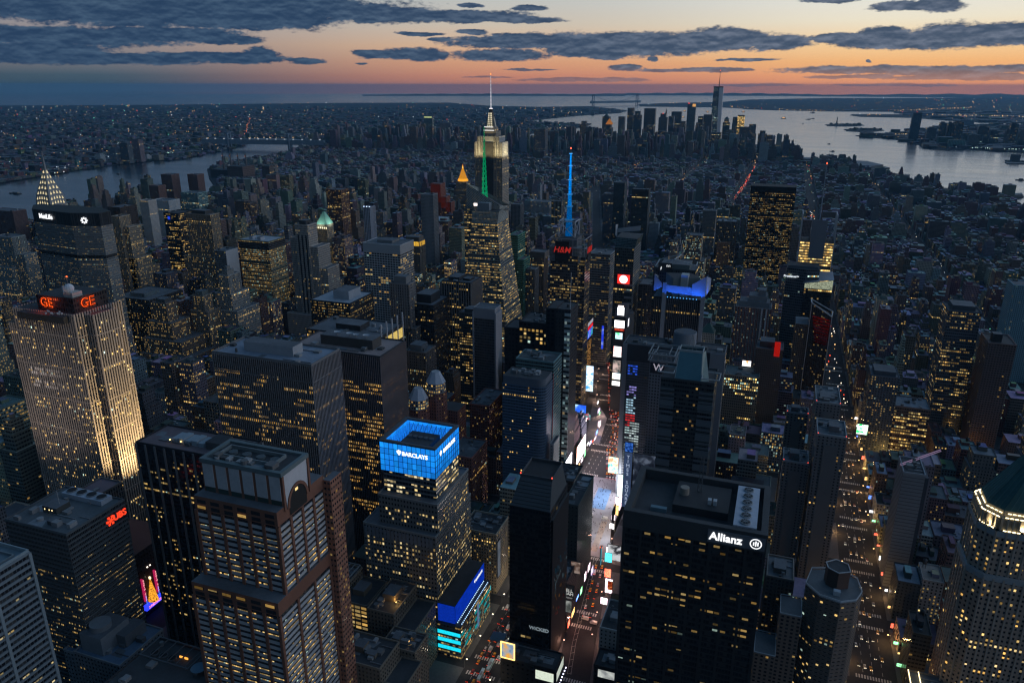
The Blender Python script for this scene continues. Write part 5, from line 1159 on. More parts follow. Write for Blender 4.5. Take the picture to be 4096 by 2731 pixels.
# tower with red clock sign
t = thing('office_tower', 'glass tower with a slanted white top screen, striped side wall and red round sign', 'tower', (-22,772,0)); note('the tower with the red round sign', -41, -5, 747, 800, 235, 1360)
ts = st((.035,.05,.05),2.6,3.9,.22,.7,.5,.7,.1,.5); MB().box(-36,-9,748,800,0,214,ts,plain((.08,.10,.10))).obj('wall', t); MB().prism([(-36,752),(-9,752),(-9,800),(-36,800)],214,226,st((.05,.08,.08),2,2,.05,.9,.7),ROOFD,[(-38,760),(-6,756),(-6,800),(-38,800)]).obj('setback', t)
mb = MB(); w_ = plain((.42,.44,.46),.15); mb.quad([(-41,770,226),(-38.5,770,226),(-38.5,775,242),(-41,770,242)], w_); mb.quad([(-38.5,775,230),(-5,768,236),(-4.6,768,243),(-38.5,775,236)], w_); mb.obj('top_screen', t)
mb = MB()
for k in range(52): z = 8+k*4; mb.solid(-8.95,-8.5,748,800,z,z+1.7,plain((.16,.165,.17)))
for k in range(12): z = 60+k*9; mb.solid(-20,-9,747.5,748,z,z+3,plain((.2,.21,.22)))
mb.obj('spandrel_screen', t)
s = thing('illuminated_sign', 'round white clock face glowing on a red board high on the glass tower', 'sign', (-21.5,747,169)); mb = MB(); mb.solid(-30,-13,746.4,747.4,162.5,175.5,glow((1,.03,.02),1.5,.2)); mb.obj('panel', s, LAMP)
mb = MB(); cx, cz = -21.5, 169
for r0, r1, c in ((0,5.0,glow((1,.86,.95),2.4)),(5.3,5.9,glow((1,.9,.95),2.4))):
    for k in range(24): a, b = k*math.pi/12, (k+1)*math.pi/12; mb.quad([(cx+r*math.cos(q),746.2,cz+r*math.sin(q)) for r, q in ((r0,a),(r1,a),(r1,b),(r0,b))][::-1], c)
for k in range(12): a = k*math.pi/6; mb.bar((cx+3.4*math.cos(a),746.0,cz+3.4*math.sin(a)),(cx+4.8*math.cos(a),746.0,cz+4.8*math.sin(a)),.55,glow((1,.03,.02),1.4))
mb.bar((cx,746,cz),(cx,746,cz+3),.5,glow((1,.1,.1),1.2)); mb.bar((cx,746,cz),(cx-1.6,746,cz+1),.5,glow((1,.1,.1),1.2)); mb.obj('clock_face', s, GLOW)
T('office_tower', 'grey banded office block just behind the red round sign tower', 'the banded block behind the red sign', [(-95,-62,840,880,0,182)], st((.12,.13,.14),2.4,3.8,.3,.85,.5,.35,.05,.6), 1000, nunits=2)
T('office_tower', 'dark slab with a grey blank side between the red sign tower and the blue-finned roof', 'the dark blank-sided slab', [(-2,24,760,800,0,160)], st((.04,.04,.042),2.5,3.9,.25,.6,.45,.45,.02,.5), 1380, fins=(6,.6,.4,(.08,.08,.08)))
# blue finned roof
t = thing('office_tower', 'black ribbed slab with tall blue-lit fins folded around its roof', 'tower', (78,575,0)); note('the blue-finned tower', 45, 112, 553, 596, 226, 1340)
MB().box(51,105,557,596,0,200,st((.02,.02,.022),1.8,3.8,.16,.5,.5,.6,.0,.6),plain((.10,.13,.16))).obj('wall', t)
mb = MB(); c = plain((.10,.10,.105))
for k in range(24): x = 53+k*2.2; mb.solid(x-.25,x+.25,556.4,557,0,198,c)
mb.obj('pier_screen', t)
for xa, xb in ((61,65.5),(104.5,109)): mb = MB(); mb.solid(xa,xb,555,557,0,217,plain((.22,.25,.28),.12)); mb.obj('concrete_pier', t)
FN = plain((.30,.34,.40),.15)
for pts in ([(51,556),(60,554),206,212,226,216],[(94,554),(109,555),205,205,218,228],[(109,555),(111,590),205,205,228,218],[(50,590),(51,556),206,206,216,226],[(65,554.5),(94,554.5),207,205,215,214]):
    (x0,y0),(x1,y1),za,zb,zc,zd = pts; mb = MB(); q = [(x0,y0,za),(x1,y1,zb),(x1,y1,zd),(x0,y0,zc)]; mb.quad(q, FN); mb.quad([(a+.3,b+.9,z) for a, b, z in reversed(q)], FN); mb.obj('crown_fin', t)
mb = MB(); mb.prism([(72,560),(100,575),(88,592),(60,585)],200,222,plain((.16,.19,.19)),plain((.05,.05,.055))); mb.solid(80,88,562,574,200,226,plain((.4,.42,.42))); mb.obj('penthouse', t)
for x, y, e in ((56,547,5e3),(70,546,6e3),(80,546,5e3),(90,546,6e3),(102,546,1.0e4),(117,566,6e3)):
    L = bpy.data.lights.new('blue_floodlight', 'SPOT'); L.energy = e*.9; L.color = (.004,.13,1); L.spot_size = 1.9; L.shadow_soft_size = .6; lo = bpy.data.objects.new('blue_floodlight', L); COL.objects.link(lo); lo.location = (x,y,204); lo.rotation_euler = (Vector((x,y,204))-Vector((x if y < 560 else 110,556 if y < 560 else 570,215))).to_track_quat('Z','Y').to_euler()
for k in range(10): mb = MB(); x = 67+k*3.6; mb.solid(x,x+.7,554.6,555.2,200.4,201.2,glow((.1,.45,1),2.2)); mb.obj('light', t, GLOW)
s = thing('illuminated_sign', 'small white lettered wall beside the blue-lit roof fins', 'sign', (56,600,222)); face_box(MB(), 'N', (56,600,224), 16, 12, .5, plain((.02,.02,.022))).obj('panel', s); lettering(s, 'DODO', 52, 599, 224, 'W', 4, (.8,.85,.9), .9); lettering(s, 'nn', 60, 599.2, 227, 'N', 5, (.8,.85,.9), .9)
t = T('office_tower', 'dark tower topped by a slanted steel frame behind the blue roof fins', 'the slanted frame tower', [(42,92,602,640,0,222)], st((.04,.045,.05),2.6,3.8,.1,.6,.5), 1100, nunits=0, pent=[(50,84,606,634,222,228,plain((.12,.15,.15)))])
mb = MB(); g = plain((.36,.39,.4))
for a, b in (((44,604,224),(66,604,234)),((66,604,234),(92,606,228)),((44,636,226),(70,636,234)),((66,604,234),(70,636,234)),((44,604,224),(44,636,226)),((92,606,228),(90,636,226))): mb.bar(a,b,1.0,g)
mb.obj('steel_frame', t)
pyr('office_tower', 'white stone tower with a dark green pyramid cap and small needle', 'the white tower with green cap', [(90,109,760,780,0,98),(84,114,758,790,0,70)], st((.30,.28,.24),2.3,3.5,.14,.4,.5,.9), plain((.05,.11,.10),.15), 12, 1420)
t = T('hotel', 'grey hotel slab with red stripes, two white piers and a stepped roof', 'the red-striped hotel slab', [(134,181,769,800,0,138)], st((.14,.125,.125),2.2,3.2,.12,.45,.5,.9,.25,.05), 1420, pent=[(138,178,773,798,138,146,plain((.17,.19,.21))),(150,174,775,797,146,154,plain((.17,.19,.21))),(162,172,778,795,154,162,plain((.17,.19,.21)))], fins=(4.4,1,.4,(.20,.07,.06)), nunits=0)
for x in (168,174): mb = MB(); mb.solid(x,x+2.2,767.8,768.6,0,138,plain((.45,.45,.47))); mb.obj('white_pier', t)
T('office_building', 'beige office block with bright white window rows in front of the red-striped hotel', 'the beige white-windowed block', [(133,176,655,692,0,78)], st((.17,.145,.115),2.6,3.8,.30,.55,.55,1.2,.35,.8), 1690, roof=plain((.10,.14,.15)), nunits=6)
t = T('hotel', 'dark brown brick hotel slab with a red lit roof block', 'the dark brown hotel slab', [(168,201,672,706,0,112)], st((.07,.05,.045),2.4,3.2,.06,.35,.4,.8), 1660, pent=[(172,190,680,700,112,120)], nunits=2)
mb = MB(); mb.box(190,197,671.5,680,104,121,glow((1,.02,.01),.34,.4)); mb.obj('red_sign_block', t, GLOW)
# sharp-edged glass tower, split tower, screened tower with mast
t = thing('office_tower', 'dark faceted glass tower with a white lettered sign and a lit slanted low roof', 'tower', (217,860,0)); note('the dark faceted glass tower', 195, 262, 835, 890, 190, 1360)
el_ = st((.05,.06,.075),2.6,4,.12,.8,.5,.8,.3,.6); MB().prism([(196,842),(222,836),(240,842),(240,885),(196,885)],0,183,el_,plain((.04,.05,.06))).obj('wall', t); MB().box(222,259,835.5,884,0,156,st((.02,.022,.026),2.6,4,.1,.85,.5,.9,.02,.8),ROOFD).obj('setback', t)
MB().solid(197,238,844,846,176,186,plain((.08,.09,.11))).obj('crown', t)
mb = MB(); mb.quad([(222,835,156.5),(259,835,156.5),(259,835,170),(222,835,163)], glow((.9,1,.7),.3,1.6)); mb.obj('lit_storey', t, GLOW); mb = MB(); mb.prism([(220,834),(260,834),(260,886),(220,886)],156.2,156.5,plain((.2,.22,.25))); mb.quad([(220,833,164),(260,833,171.5),(260,886,172),(220,886,168)], plain((.30,.34,.40))); mb.obj('slanted_roof', t)
s = thing('illuminated_sign', 'small white lettered sign at the top left of the dark faceted glass tower', 'sign', (201,839,171)); lettering(s, 'Proskauer>', 203, 838.2, 171, 'N', 4.4, (.85,.92,1), 1.3, bold=.06)
t = thing('hotel', 'split glass hotel tower with a slanted top edge glowing red beneath', 'hotel', (244,762,0)); note('the split tower glowing red', 228, 262, 745, 790, 157, 1560)
ws = st((.045,.035,.03),2.6,3.2,.14,.5,.5,.7,.0,.1); mb = MB(); P = [(231,752),(257,746),(260,780),(231,784)]; zt = (157,142,140,154)
for i in range(4): a, b = P[i], P[(i+1) % 4]; mb.quad([(*a,0),(*b,0),(*b,zt[(i+1) % 4]),(*a,zt[i])], ws, math.dist(a,b), 150)
mb.obj('wall', t); mb = MB(); mb.quad([(*P[i],zt[i]-4) for i in range(4)], plain((.08,.08,.085))); mb.obj('roof', t)
mb = MB(); g = plain((.42,.43,.45))
for i in range(4): mb.bar((*P[i],zt[i]),(*P[(i+1) % 4],zt[(i+1) % 4]),1.2,g)
mb.bar((231,751.6,0),(231,751.6,157),.8,g); mb.bar((257.3,745.6,0),(257.3,745.6,142),.8,g); mb.obj('edge_frame', t)
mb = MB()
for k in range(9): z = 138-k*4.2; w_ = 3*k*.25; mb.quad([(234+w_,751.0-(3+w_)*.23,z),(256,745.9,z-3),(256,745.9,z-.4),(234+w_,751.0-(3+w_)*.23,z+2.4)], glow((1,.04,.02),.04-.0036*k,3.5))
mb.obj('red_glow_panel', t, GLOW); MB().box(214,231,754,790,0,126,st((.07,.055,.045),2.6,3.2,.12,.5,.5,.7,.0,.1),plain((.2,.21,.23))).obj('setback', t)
t = thing('office_tower', 'screened tower of bright golden floors with edge screens and a tall thin mast', 'tower', (232,862,0)); note('the golden screened tower with mast', 205, 258, 842, 882, 262, 1130)
nyt = st((.10,.12,.14),2.8,4,.85,.94,.55,.85,.02,.5); MB().box(211,258,900,940,0,211,nyt,ROOFD).obj('wall', t); MB().box(224,245,899,938,211,226,st((.13,.15,.17),1.4,1.4,0,.6,.5),ROOFD).obj('screen_top', t)
mb = MB(); g = plain((.17,.19,.22),.1)
mb.solid(224,245,898.2,899,188,244,g)
for x in (209.6,257): mb.solid(x,x+1.2,897.5,940,0,252,plain((.40,.41,.43)))
for k in range(26): z = 120+k*2.8; mb.solid(224,245,897.9,898.2,z,z+.7,plain((.2,.22,.25)))
mb.obj('edge_screen', t); MB().cyl(234.5,920,1.1,218,322,plain((.26,.30,.36)),8,.35).obj('mast', t)
for z in (322,): mb = MB(); mb.solid(233.8,235.2,919.3,920.7,z,z+2,glow((1,.12,.04),3)); mb.obj('light', t, GLOW)
t = T('office_tower', 'huge black slab packed with fine rows of yellow windows, right of centre', 'the huge black slab', [(113.6,203,1400,1442,0,229)], st((.016,.017,.02),1.5,3.8,.5,.62,.40,.30,.1,.6), 1060, roof=ROOFD, nunits=0, para=0, fins=(1.5,.3,.4,(.03,.03,.034)))
MB().solid(113,203.6,1399.4,1442.6,217,230,plain((.012,.013,.016))).obj('blank_band', t)
# left side towers
t = thing('office_tower', 'broad lens-shaped slab with white lettering, emblem and fine floor bands, upper left', 'tower', (-880,598,0)); note('the lens-shaped slab with white lettering', -968, -790, 563, 622, 246, 1180)
P = [(-962,606),(-926,574),(-836,564),(-794,578),(-794,600),(-836,622),(-926,622),(-962,612)]; ml = st((.135,.14,.14),1.9,3.6,.34,.55,.5,.65,.12,.5)
MB().prism(P,0,176,ml).obj('wall', t); MB().prism(P,181,226,ml).obj('setback', t); P2 = [(-880+(x+880)*.985, 595+(y-595)*.97) for x, y in P]; MB().prism(P2,176,181,plain((.02,.02,.02))).obj('dark_storey', t)
MB().prism(P,226,246,st((.03,.032,.034),1.9,20,0,.5,.9),plain((.035,.04,.04))).obj('crown', t)
mb = MB()
for k in range(60):
    z = 2+k*3.75
    if 174 < z < 182 or z > 224: continue
    q = [(-880+(x+880)*1.003, 595+(y-595)*1.012) for x, y in P]; mb.prism(q, z, z+1.2, plain((.17,.175,.175),.1), plain((.1,.1,.1)), None, True)
mb.obj('spandrel_screen', t)
s = thing('illuminated_sign', 'white lettered sign on the dark top band of the lens-shaped slab', 'sign', (-893,569,236)); o = lettering(s, 'MetLife', -893, 568.6, 236.5, 'N', 10.5, (.95,.97,1), 1.6, bold=.15); o.rotation_euler = (math.pi/2, 0, -.111)
s = thing('illuminated_sign', 'white flower-like emblem on the angled end of the lens-shaped slab', 'sign', (-816,569.5,234)); mb = MB()
for k in range(8): a = k*math.pi/4; mb.bar((-816+2.2*math.cos(a),569.2+.7*math.cos(a),235+2.2*math.sin(a)),(-816+4.8*math.cos(a),569.2+1.6*math.cos(a),235+4.8*math.sin(a)),1.5,glow((.95,.97,1),1.5))
mb.obj('emblem', s, GLOW)
t = thing('office_tower', 'slender tower with a tapering steel crown of glowing triangular windows and a needle', 'tower', (-1063,712,0)); note('the tower with the triangle-windowed crown', -1090, -1038, 700, 730, 290, 1000)
MB().box(-1081,-1045,704,740,0,226,st((.17,.175,.18),2.6,3.6,.26,.4,.5,1.0,.1,.1),ROOF).obj('wall', t)
mb = MB(); stl = plain((.24,.25,.26),.1); rr = [(226,17),(234,16.6),(243,15),(252,12.6),(261,9.6),(270,6.6),(278,4.2),(286,2.0),(319,.3)]
for (z0,r0),(z1,r1) in zip(rr, rr[1:]): mb.prism(sq(-1063,722,r0), z0, z1, stl, None, sq(-1063,722,r1))
mb.obj('crown', t)
for face in ('N','W'):
    for lv, ((z0,r0),(z1,r1)) in enumerate(zip(rr[:7], rr[1:8])):
        n = (5,5,4,3,3,2,1)[lv]
        for k in range(n):
            f_ = (k+.5)/n*2-1; rise = (1-f_*f_)*4.5; a0 = f_*r0*.86; wd = r0*.46/n; zb = z0+1+rise*.5; rb = r0+.25
            p = [(-1063+a0-wd, 722-rb, zb),(-1063+a0+wd, 722-rb, zb),(-1063+a0*.9, 722-(r0+r1)/2-.25, zb+5.2)] if face == 'N' else [(-1063+rb, 722+a0-wd, zb),(-1063+rb, 722+a0+wd, zb),(-1063+(r0+r1)/2+.25, 722+a0*.9, zb+5.2)]
            mb = MB(); mb.quad(p, glow((1,.84,.5),.95,.2)); mb.obj('window', t, GLOW)
LT = ((1,.9),)
BE = lambda lit=.3, c=BEIGE: st(tuple(q*.62 for q in c),2.6,3.7,lit,.42,.5,.95,.04,.15)
T('apartment_tower', 'dark brown balcony block standing by the river at the far left', 'the brown riverside block', [(-1830,-1745,1160,1200,0,110)], st((.085,.05,.045),3,3,.06,.8,.5), 960)
T('office_tower', 'pale ribbed stone tower with a stepped shoulder at the left edge', 'the pale ribbed tower at the left edge', [(-1262,-1214,746,775,0,150),(-1214,-1198,752,780,0,116),(-1290,-1216,735,746,0,92)], BE(.3,(.30,.32,.31)), 1190, fins=(3.4,.8,.5,(.2,.22,.21)))
T('office_tower', 'beige stepped tower with a crenellated top right of the lens-shaped slab', 'the beige crenellated tower', [(-959,-940,750,775,0,205),(-972,-959,754,780,0,186),(-940,-928,756,786,0,186),(-985,-920,756,790,0,130)], BE(.34), 1040, fins=(3.0,.9,.5,(.19,.165,.13)))
T('office_tower', 'plain dark brown slab behind the beige crenellated tower', 'the dark brown slab behind', [(-1081,-1050,858,900,0,200)], st((.055,.045,.04),2.6,3.7,.06,.5,.5), 960, fins=(3,.7,.4,(.07,.055,.05)))
t = T('office_tower', 'black glass tower with orange window rows and a blue light at its top', 'the black orange-rowed tower', [(-972,-936,888,930,0,190)], st((.018,.018,.02),2.4,3.7,.45,.72,.4,.55,.0,.75), 1050, roof=ROOFD)
mb = MB(); mb.solid(-962,-957,887,887.8,178,184,glow((.02,.08,1),.7,.3)); mb.obj('blue_light', t, GLOW)
T('office_tower', 'beige stone tower with an even grid of lit windows left of the white-roofed block', 'the beige grid tower', [(-878,-822,846,872,0,200),(-890,-815,840,846,0,120)], BE(.34,(.25,.21,.16)), 1080, pent=[(-868,-836,850,868,200,207,plain((.05,.05,.05)))], fins=(4.2,1,.5,(.17,.14,.11)))
t = T('office_tower', 'building with a blank white side wall behind the crowned deco tower', 'the white-walled building', [(-767,-742,782,815,0,150)], st((.10,.11,.115),2.4,3.6,.2,.6,.5), 1085, nunits=2)
MB().solid(-742,-741.4,782.5,814.5,60,151,plain((.42,.43,.45),.12)).obj('side_wall', t)
T('office_tower', 'crowned deco tower with a tapering stepped top and white lit windows', 'the crowned deco tower', [(-633,-616,634,662,0,150),(-642,-610,630,672,0,122),(-650,-600,626,680,0,96)], BE(.32,(.30,.29,.27)), 1230, pent=[(-630,-620,638,654,150,158),(-628,-623,642,650,158,163)], fins=(3,.9,.5,(.24,.23,.21)), nunits=0)
t = T('office_tower', 'olive glass block with a white flat roof and small roof houses', 'the white-roofed olive block', [(-757,-692,838,888,0,160)], st((.12,.125,.09),2.2,3.7,.75,.85,.5,.2,.15,.5), 1150, roof=plain((.33,.36,.40),.3), pent=[(-740,-733,848,858,160,166,plain((.4,.42,.46))),(-722,-714,846,858,160,166,plain((.4,.42,.46)))], bands=(7.4,1.2,.3,(.10,.105,.09)), nunits=2)
MB().ring(-757.6,-691.4,837.4,888.6,146,158,.7,st((.05,.05,.05),100,3,0,1,.5)).obj('louvre_band', t)
T('office_building', 'broad dark block with a glazed roof house between the floodlit slab and deco towers', 'the broad dark block', [(-846,-772,625,700,0,98)], st((.035,.032,.03),3,3.7,.4,.5,.5,.85,.05,.2), 1290, pent=[(-825,-795,640,672,98,104,plain((.12,.15,.16)))], fins=(6,1,.5,(.05,.045,.042)))
T('office_tower', 'brown deco tower with stepped ziggurat base lit orange', 'the brown ziggurat tower', [(-697,-671,558,580,0,120),(-705,-660,552,590,0,92),(-712,-640,545,600,0,66),(-716,-625,538,606,0,44)], BE(.4,(.20,.14,.10)), 1420, pent=[(-692,-676,562,576,120,126,plain((.09,.085,.08)))])
T('office_tower', 'narrow deco tower with a rounded cap left of the stepped office roofs', 'the narrow capped deco tower', [(-659,-638,600,620,0,124),(-664,-632,598,628,0,100)], BE(.3,(.22,.18,.14)), 1300, pent=[(-655,-642,603,616,124,131,plain((.13,.15,.14)))], nunits=0)
for lab, sh, v, S_, vb in (
  ('white slab apartment block with a tall blank end near the river','the white riverside slab',(-1564,-1500,1455,1500,0,110),st((.32,.33,.34),3,3,.08,.5,.5),1000),
  ('pale teal glass block near the river inlet','the teal riverside block',(-1592,-1528,1606,1650,0,112),st((.12,.2,.2),3,3.6,.25,.8,.5,.6,.6),1000),
  ('brown brick slab tower, leftmost of the three by the water','the leftmost brown water tower',(-1766,-1728,1657,1690,0,120),st((.10,.055,.045),3,3,.05,.5,.45),860),
  ('brown brick slab tower, tallest and middle of the three by the water','the middle brown water tower',(-1956,-1908,1911,1950,0,122),st((.10,.055,.045),3,3,.05,.5,.45),800),
  ('brown brick slab tower beside the highway curve, rightmost of the three by the water','the rightmost brown water tower',(-1880,-1836,1959,1995,0,120),st((.10,.055,.045),3,3,.05,.5,.45),780),
  ('slim pale tower with red roof lights in front of the river','the slim pale river tower',(-1480,-1450,1330,1360,0,130),st((.3,.28,.26),3,3.2,.1,.4,.4),900)): T('apartment_tower', lab, sh, [v], S_, vb)
# power station
x_, y_ = ground(905, 712); t = thing('power_station', 'dark brick power station with four tall chimneys on the river bank', 'power station', (x_,y_,0)); note('the four-chimney power station', x_-90, x_+110, y_, y_+90, 45, 712)
MB().box(x_-90,x_+20,y_,y_+90,0,38,st((.05,.04,.035),5,8,.03,.3,.4),ROOFD).obj('wall', t); MB().box(x_+20,x_+110,y_-10,y_+80,0,58,st((.08,.05,.04),5,8,.05,.3,.4),ROOFD).obj('setback', t)
for k, (u, v) in enumerate(((864,614),(889,614),(939,615),(973,616))):
    x = x_-40+k*45; y = y_+40; z = 20
    for z in range(20, 200):
        if proj(x, y, z)[1] < v: break
    mb = MB(); mb.cyl(x, y, 4.5, 30, z, plain((.14,.12,.115)), 10, 3.2); o = mb.obj('chimney', t)
    mb = MB(); mb.solid(x-1,x+1,y-5,y-4.6,z-12,z-10,glow((1,.3,.1),1)); mb.obj('light', t, GLOW)
# right-centre mid towers
M_ = lambda c, lit=.16, **k: st(c,2.6,3.5,lit,.45,.5,.9,.08,.1)
for (nm, lab, sh, v, S_, vb, kw) in (
  ('office_tower','brown deco tower with pinkish white lit windows right of the blue mast','the pink-windowed deco tower',[(7,38,1218,1250,0,150),(0,46,1214,1256,0,100)],st((.10,.085,.08),2.6,3.6,.5,.4,.5,1.0,.5,.2),1070,{}),
  ('office_tower','dark tower with a white roof of paired vents left of the huge black slab','the vent-roofed dark tower',[(54,94,1346,1380,0,160)],st((.07,.065,.06),2.4,3.7,.2,.5,.5),1020,dict(roof=plain((.28,.3,.33),.5),nunits=6,fins=(6,1,.6,(.10,.095,.09)))),
  ('office_building','orange brick tower faintly lit, in front of the vent-roofed dark tower','the orange brick tower',[(59,85,1330,1342,0,118)],st((.17,.09,.05),2.6,3.5,.18,.4,.5),1060,{}),
  ('apartment_tower','pale scalloped-top apartment tower left of the vent-roofed dark tower','the scalloped pale tower',[(5,35,1546,1575,0,150)],st((.13,.13,.125),2.6,3.2,.1,.5,.5),1000,{}),
  ('apartment_tower','dark slim apartment slab, left of a close pair right of the blue mast','the left slim slab of the pair',[(-275,-244,1844,1880,0,170)],st((.05,.06,.065),2.6,3.1,.08,.7,.5),1000,dict(bands=(3.1,.7,.4,(.08,.09,.095)))),
  ('apartment_tower','dark slim apartment slab with bright corner edge, right of a close pair','the right slim slab of the pair',[(-199,-155,1720,1750,0,170)],st((.045,.05,.05),2.6,3.1,.06,.7,.5),1050,dict(bands=(3.1,.7,.4,(.085,.085,.08)))),
  ('office_tower','grey block with a blue-grey blank top left of the slim slab pair','the blank-topped grey block',[(-316,-286,1900,1935,0,130)],M_((.11,.12,.14),.1),960,{}),
  ('apartment_tower','tower with a white outlined frame left of the blue mast','the white-framed tower',[(-435,-405,1768,1795,0,120)],st((.10,.085,.06),6,3.4,.25,.75,.5),900,dict(fins=(10,1,.6,(.34,.35,.36)))),
  ('apartment_building','white gridded apartment block with red roof lights left of the white-framed tower','the white gridded block',[(-555,-494,1945,1985,0,90)],st((.24,.24,.24),4,3.6,.2,.5,.5),850,{}),
  ('apartment_tower','tall dark gridded tower right of the art deco tower','the dark gridded tower',[(-501,-474,1612,1640,0,130)],st((.10,.10,.10),4,3.4,.05,.6,.5),900,dict(fins=(4,.8,.5,(.16,.16,.165)))),
  ('office_tower','brown stone tower with a flared crown left of the blue mast tower','the flared brown tower',[(-232,-208,966,990,0,140),(-234,-206,964,992,140,150,plain((.12,.10,.09)))],BE(.2,(.2,.15,.12)),1180,dict(fins=(3.2,.9,.5,(.13,.10,.085)))),
  ('office_tower','grey ribbed slab in front of the flared brown tower','the grey ribbed slab',[(-233,-206,908,930,0,132)],M_((.10,.10,.10),.25),1240,dict(fins=(2.8,.7,.5,(.16,.16,.16)))),
  ('office_tower','dark tower with orange window rows left of the white-edged glass slab','the orange-rowed dark tower',[(-204,-175,580,606,0,148)],st((.06,.055,.05),2.6,3.7,.42,.7,.42,.42,.0,.7),1640,dict(pent=[(-198,-182,584,600,148,153)])),
  ('office_building','dull red brick block between the domed towers and the rounded blue slab','the dull red brick block',[(-112,-84,330,372,0,78)],BK,2000,{}),
  ('office_building','stepped brick building with a lit neon mark on its flank','the stepped brick building',[(-128,-104,430,480,0,90)],BK,1760,{}),
  ('hotel','beige masonry hotel with an even grid of windows behind the blue podium','the beige grid hotel',[(-56,-23,237,268,0,60)],st((.22,.19,.145),2.4,3.0,.16,.42,.5,.9,.03,.05),2420,dict(roof=ROOFD,nunits=8,para=1.6)),
  ('office_building','white wedge-topped slim block right of the rounded blue slab','the slim white wedge block',[(-10,-6,352,372,0,96)],st((.16,.165,.17),3,3.4,.02,.3,.3),2000,dict(nunits=0)),
  ('office_building','low white sloped-roof hall between the brown tower and the slim pale tower','the sloped white hall',[(-790,-720,1640,1700,0,70)],st((.30,.33,.38),3,3.8,.1,.5,.5),840,dict(roof=plain((.4,.43,.48)))),
  ('office_building','low floodlit stone annex with white roof lights left of the floodlit slab','the floodlit annex',[(-470,-400,110,140,0,58)],st((.24,.21,.17),2.6,3.6,.2,.4,.5),2000,{}),
  ('office_building','annex with a purple-grey roof behind the slab with the red sign','the purple-roofed annex',[(-330,-308,94,120,0,120)],st((.09,.08,.075),2.4,3.6,.03,.5,.8),2080,dict(roof=plain((.17,.13,.15)),nunits=1)),
  ('office_tower','wide glass slab with blank white end walls and a white top','the white-edged glass slab',[(-172,-144,553,574,0,152),(-172.4,-143.6,552.6,574.4,152,165,plain((.24,.26,.29),.12))],st((.05,.06,.07),2.4,3.6,.03,.85,.6),1700,dict(nunits=0)),
  ):
    t = tower(nm, lab, 'tower' if 'tower' in nm else nm.replace('office_','').replace('apartment_',''), sh, v, S_, vb=vb, **kw)
    if 'white end walls' in lab:
        for x in (-174,-144): mb = MB(); mb.solid(x,x+2,552,574.4,0,160,plain((.27,.29,.32),.12)); mb.obj('end_wall', t)
    if 'roof lights left' in lab:
        for k in range(5): mb = MB(); mb.solid(-462+k*9,-456+k*9,108.8,109.5,58.3,60,glow((.85,.85,1),3)); mb.obj('light', t, GLOW)
flood(-440,80,15,-440,110,50,2e5,(1,.8,.5),110)

# ------------------------------------------------------------------ billboards and screens of the square
WHT = ((1,1,1),(.9,.95,1),(.75,.85,1)); 
sb = screen_board
# tall narrow screen tower
t = thing('screen_tower', 'narrow wedge-shaped building stacked with bright screens at the far end of the square', 'building', (-8,680,0)); note('the stacked-screen building', -17, 3, 665, 700, 155, 1570)
MB().prism([(-16,666),(0,666),(4,705),(-22,705)],0,136,plain((.05,.05,.055)),ROOFD).obj('wall', t); MB().box(-13,-1,667,690,136,150,plain((.06,.06,.065)),ROOFD).obj('setback', t)
mb = MB()
for k in range(6): mb.solid(-15,1,664.6,665,138+k*2.4,138.5+k*2.4,plain((.3,.3,.32)))
mb.obj('sign_rack', t)
SQ = [((-7,664.6,152.5),7.5,3,((1,.9,.9),(1,.6,.5),(1,1,1)),2.2,None,None,'small top sign with red lettering above the stacked screens',''),
 ((-7,664.6,146),9,11,((1,1,1),(.95,.97,1),(.6,.7,1)),2.6,None,None,'white glowing screen on the rack at the top of the screen stack',''),
 ((-8,664.6,128),13.5,10.5,((1,1,1),(.97,.97,1),(1,.85,.45)),2.6,None,None,'large white screen, second of the stack, above the red lettering',''),
 ((-8,664.6,120.2),13.5,3,((.35,.01,.01),(.3,.0,.0),(.35,.02,.01)),1.0,'TOSHIBA',(1,.16,.06),'red lettered strip between two screens of the stack',''),
 ((-8,664.6,111.5),9.5,9,((.12,.8,.25),(.5,.85,1),(.9,.95,1)),1.7,None,None,'green and sky blue screen below the red lettered strip',''),
 ((-9,664.6,89),11,15,((.95,.1,.05),(1,1,1),(.95,.95,1)),1.8,None,None,'white poster with an orange cup shape in the middle of the stack',''),
 ((-9,664.6,68),10.5,17,((.02,.06,.06),(.35,.28,.25),(.75,.55,.5)),1.0,None,None,'tall dark screen with a pale portrait shape low in the stack',''),
 ((-9,664.6,53.5),11,9,((.4,.8,1),(.9,.97,1),(1,.9,.6)),2.0,None,None,'pale blue landscape screen near the foot of the stack',''),
 ((-9,664.6,43),11,6.5,((1,1,1),(1,.97,.9),(.8,.8,.9)),2.4,None,None,'white glowing sign at the foot of the stack','')]
for c, w, h, cols, s_, tx, tcol, lab, _ in SQ: sb(lab, 'N', c, w, h, cols, s_, .14, text=tx, tcol=tcol or (1,1,1), tsize=h*.95 if tx else None)
sb('white edge screen on the side of the stacked-screen building', 'W', (1.2,676,128), 8, 11, ((1,1,1),(.8,.85,1),(.6,.6,.8)), 1.5)
sb('vertical blue lettered blade left of the stacked screens', 'N', (-38,700,95), 3, 34, ((.02,.05,.9),(.05,.12,1),(.3,.4,1)), .8, .2)
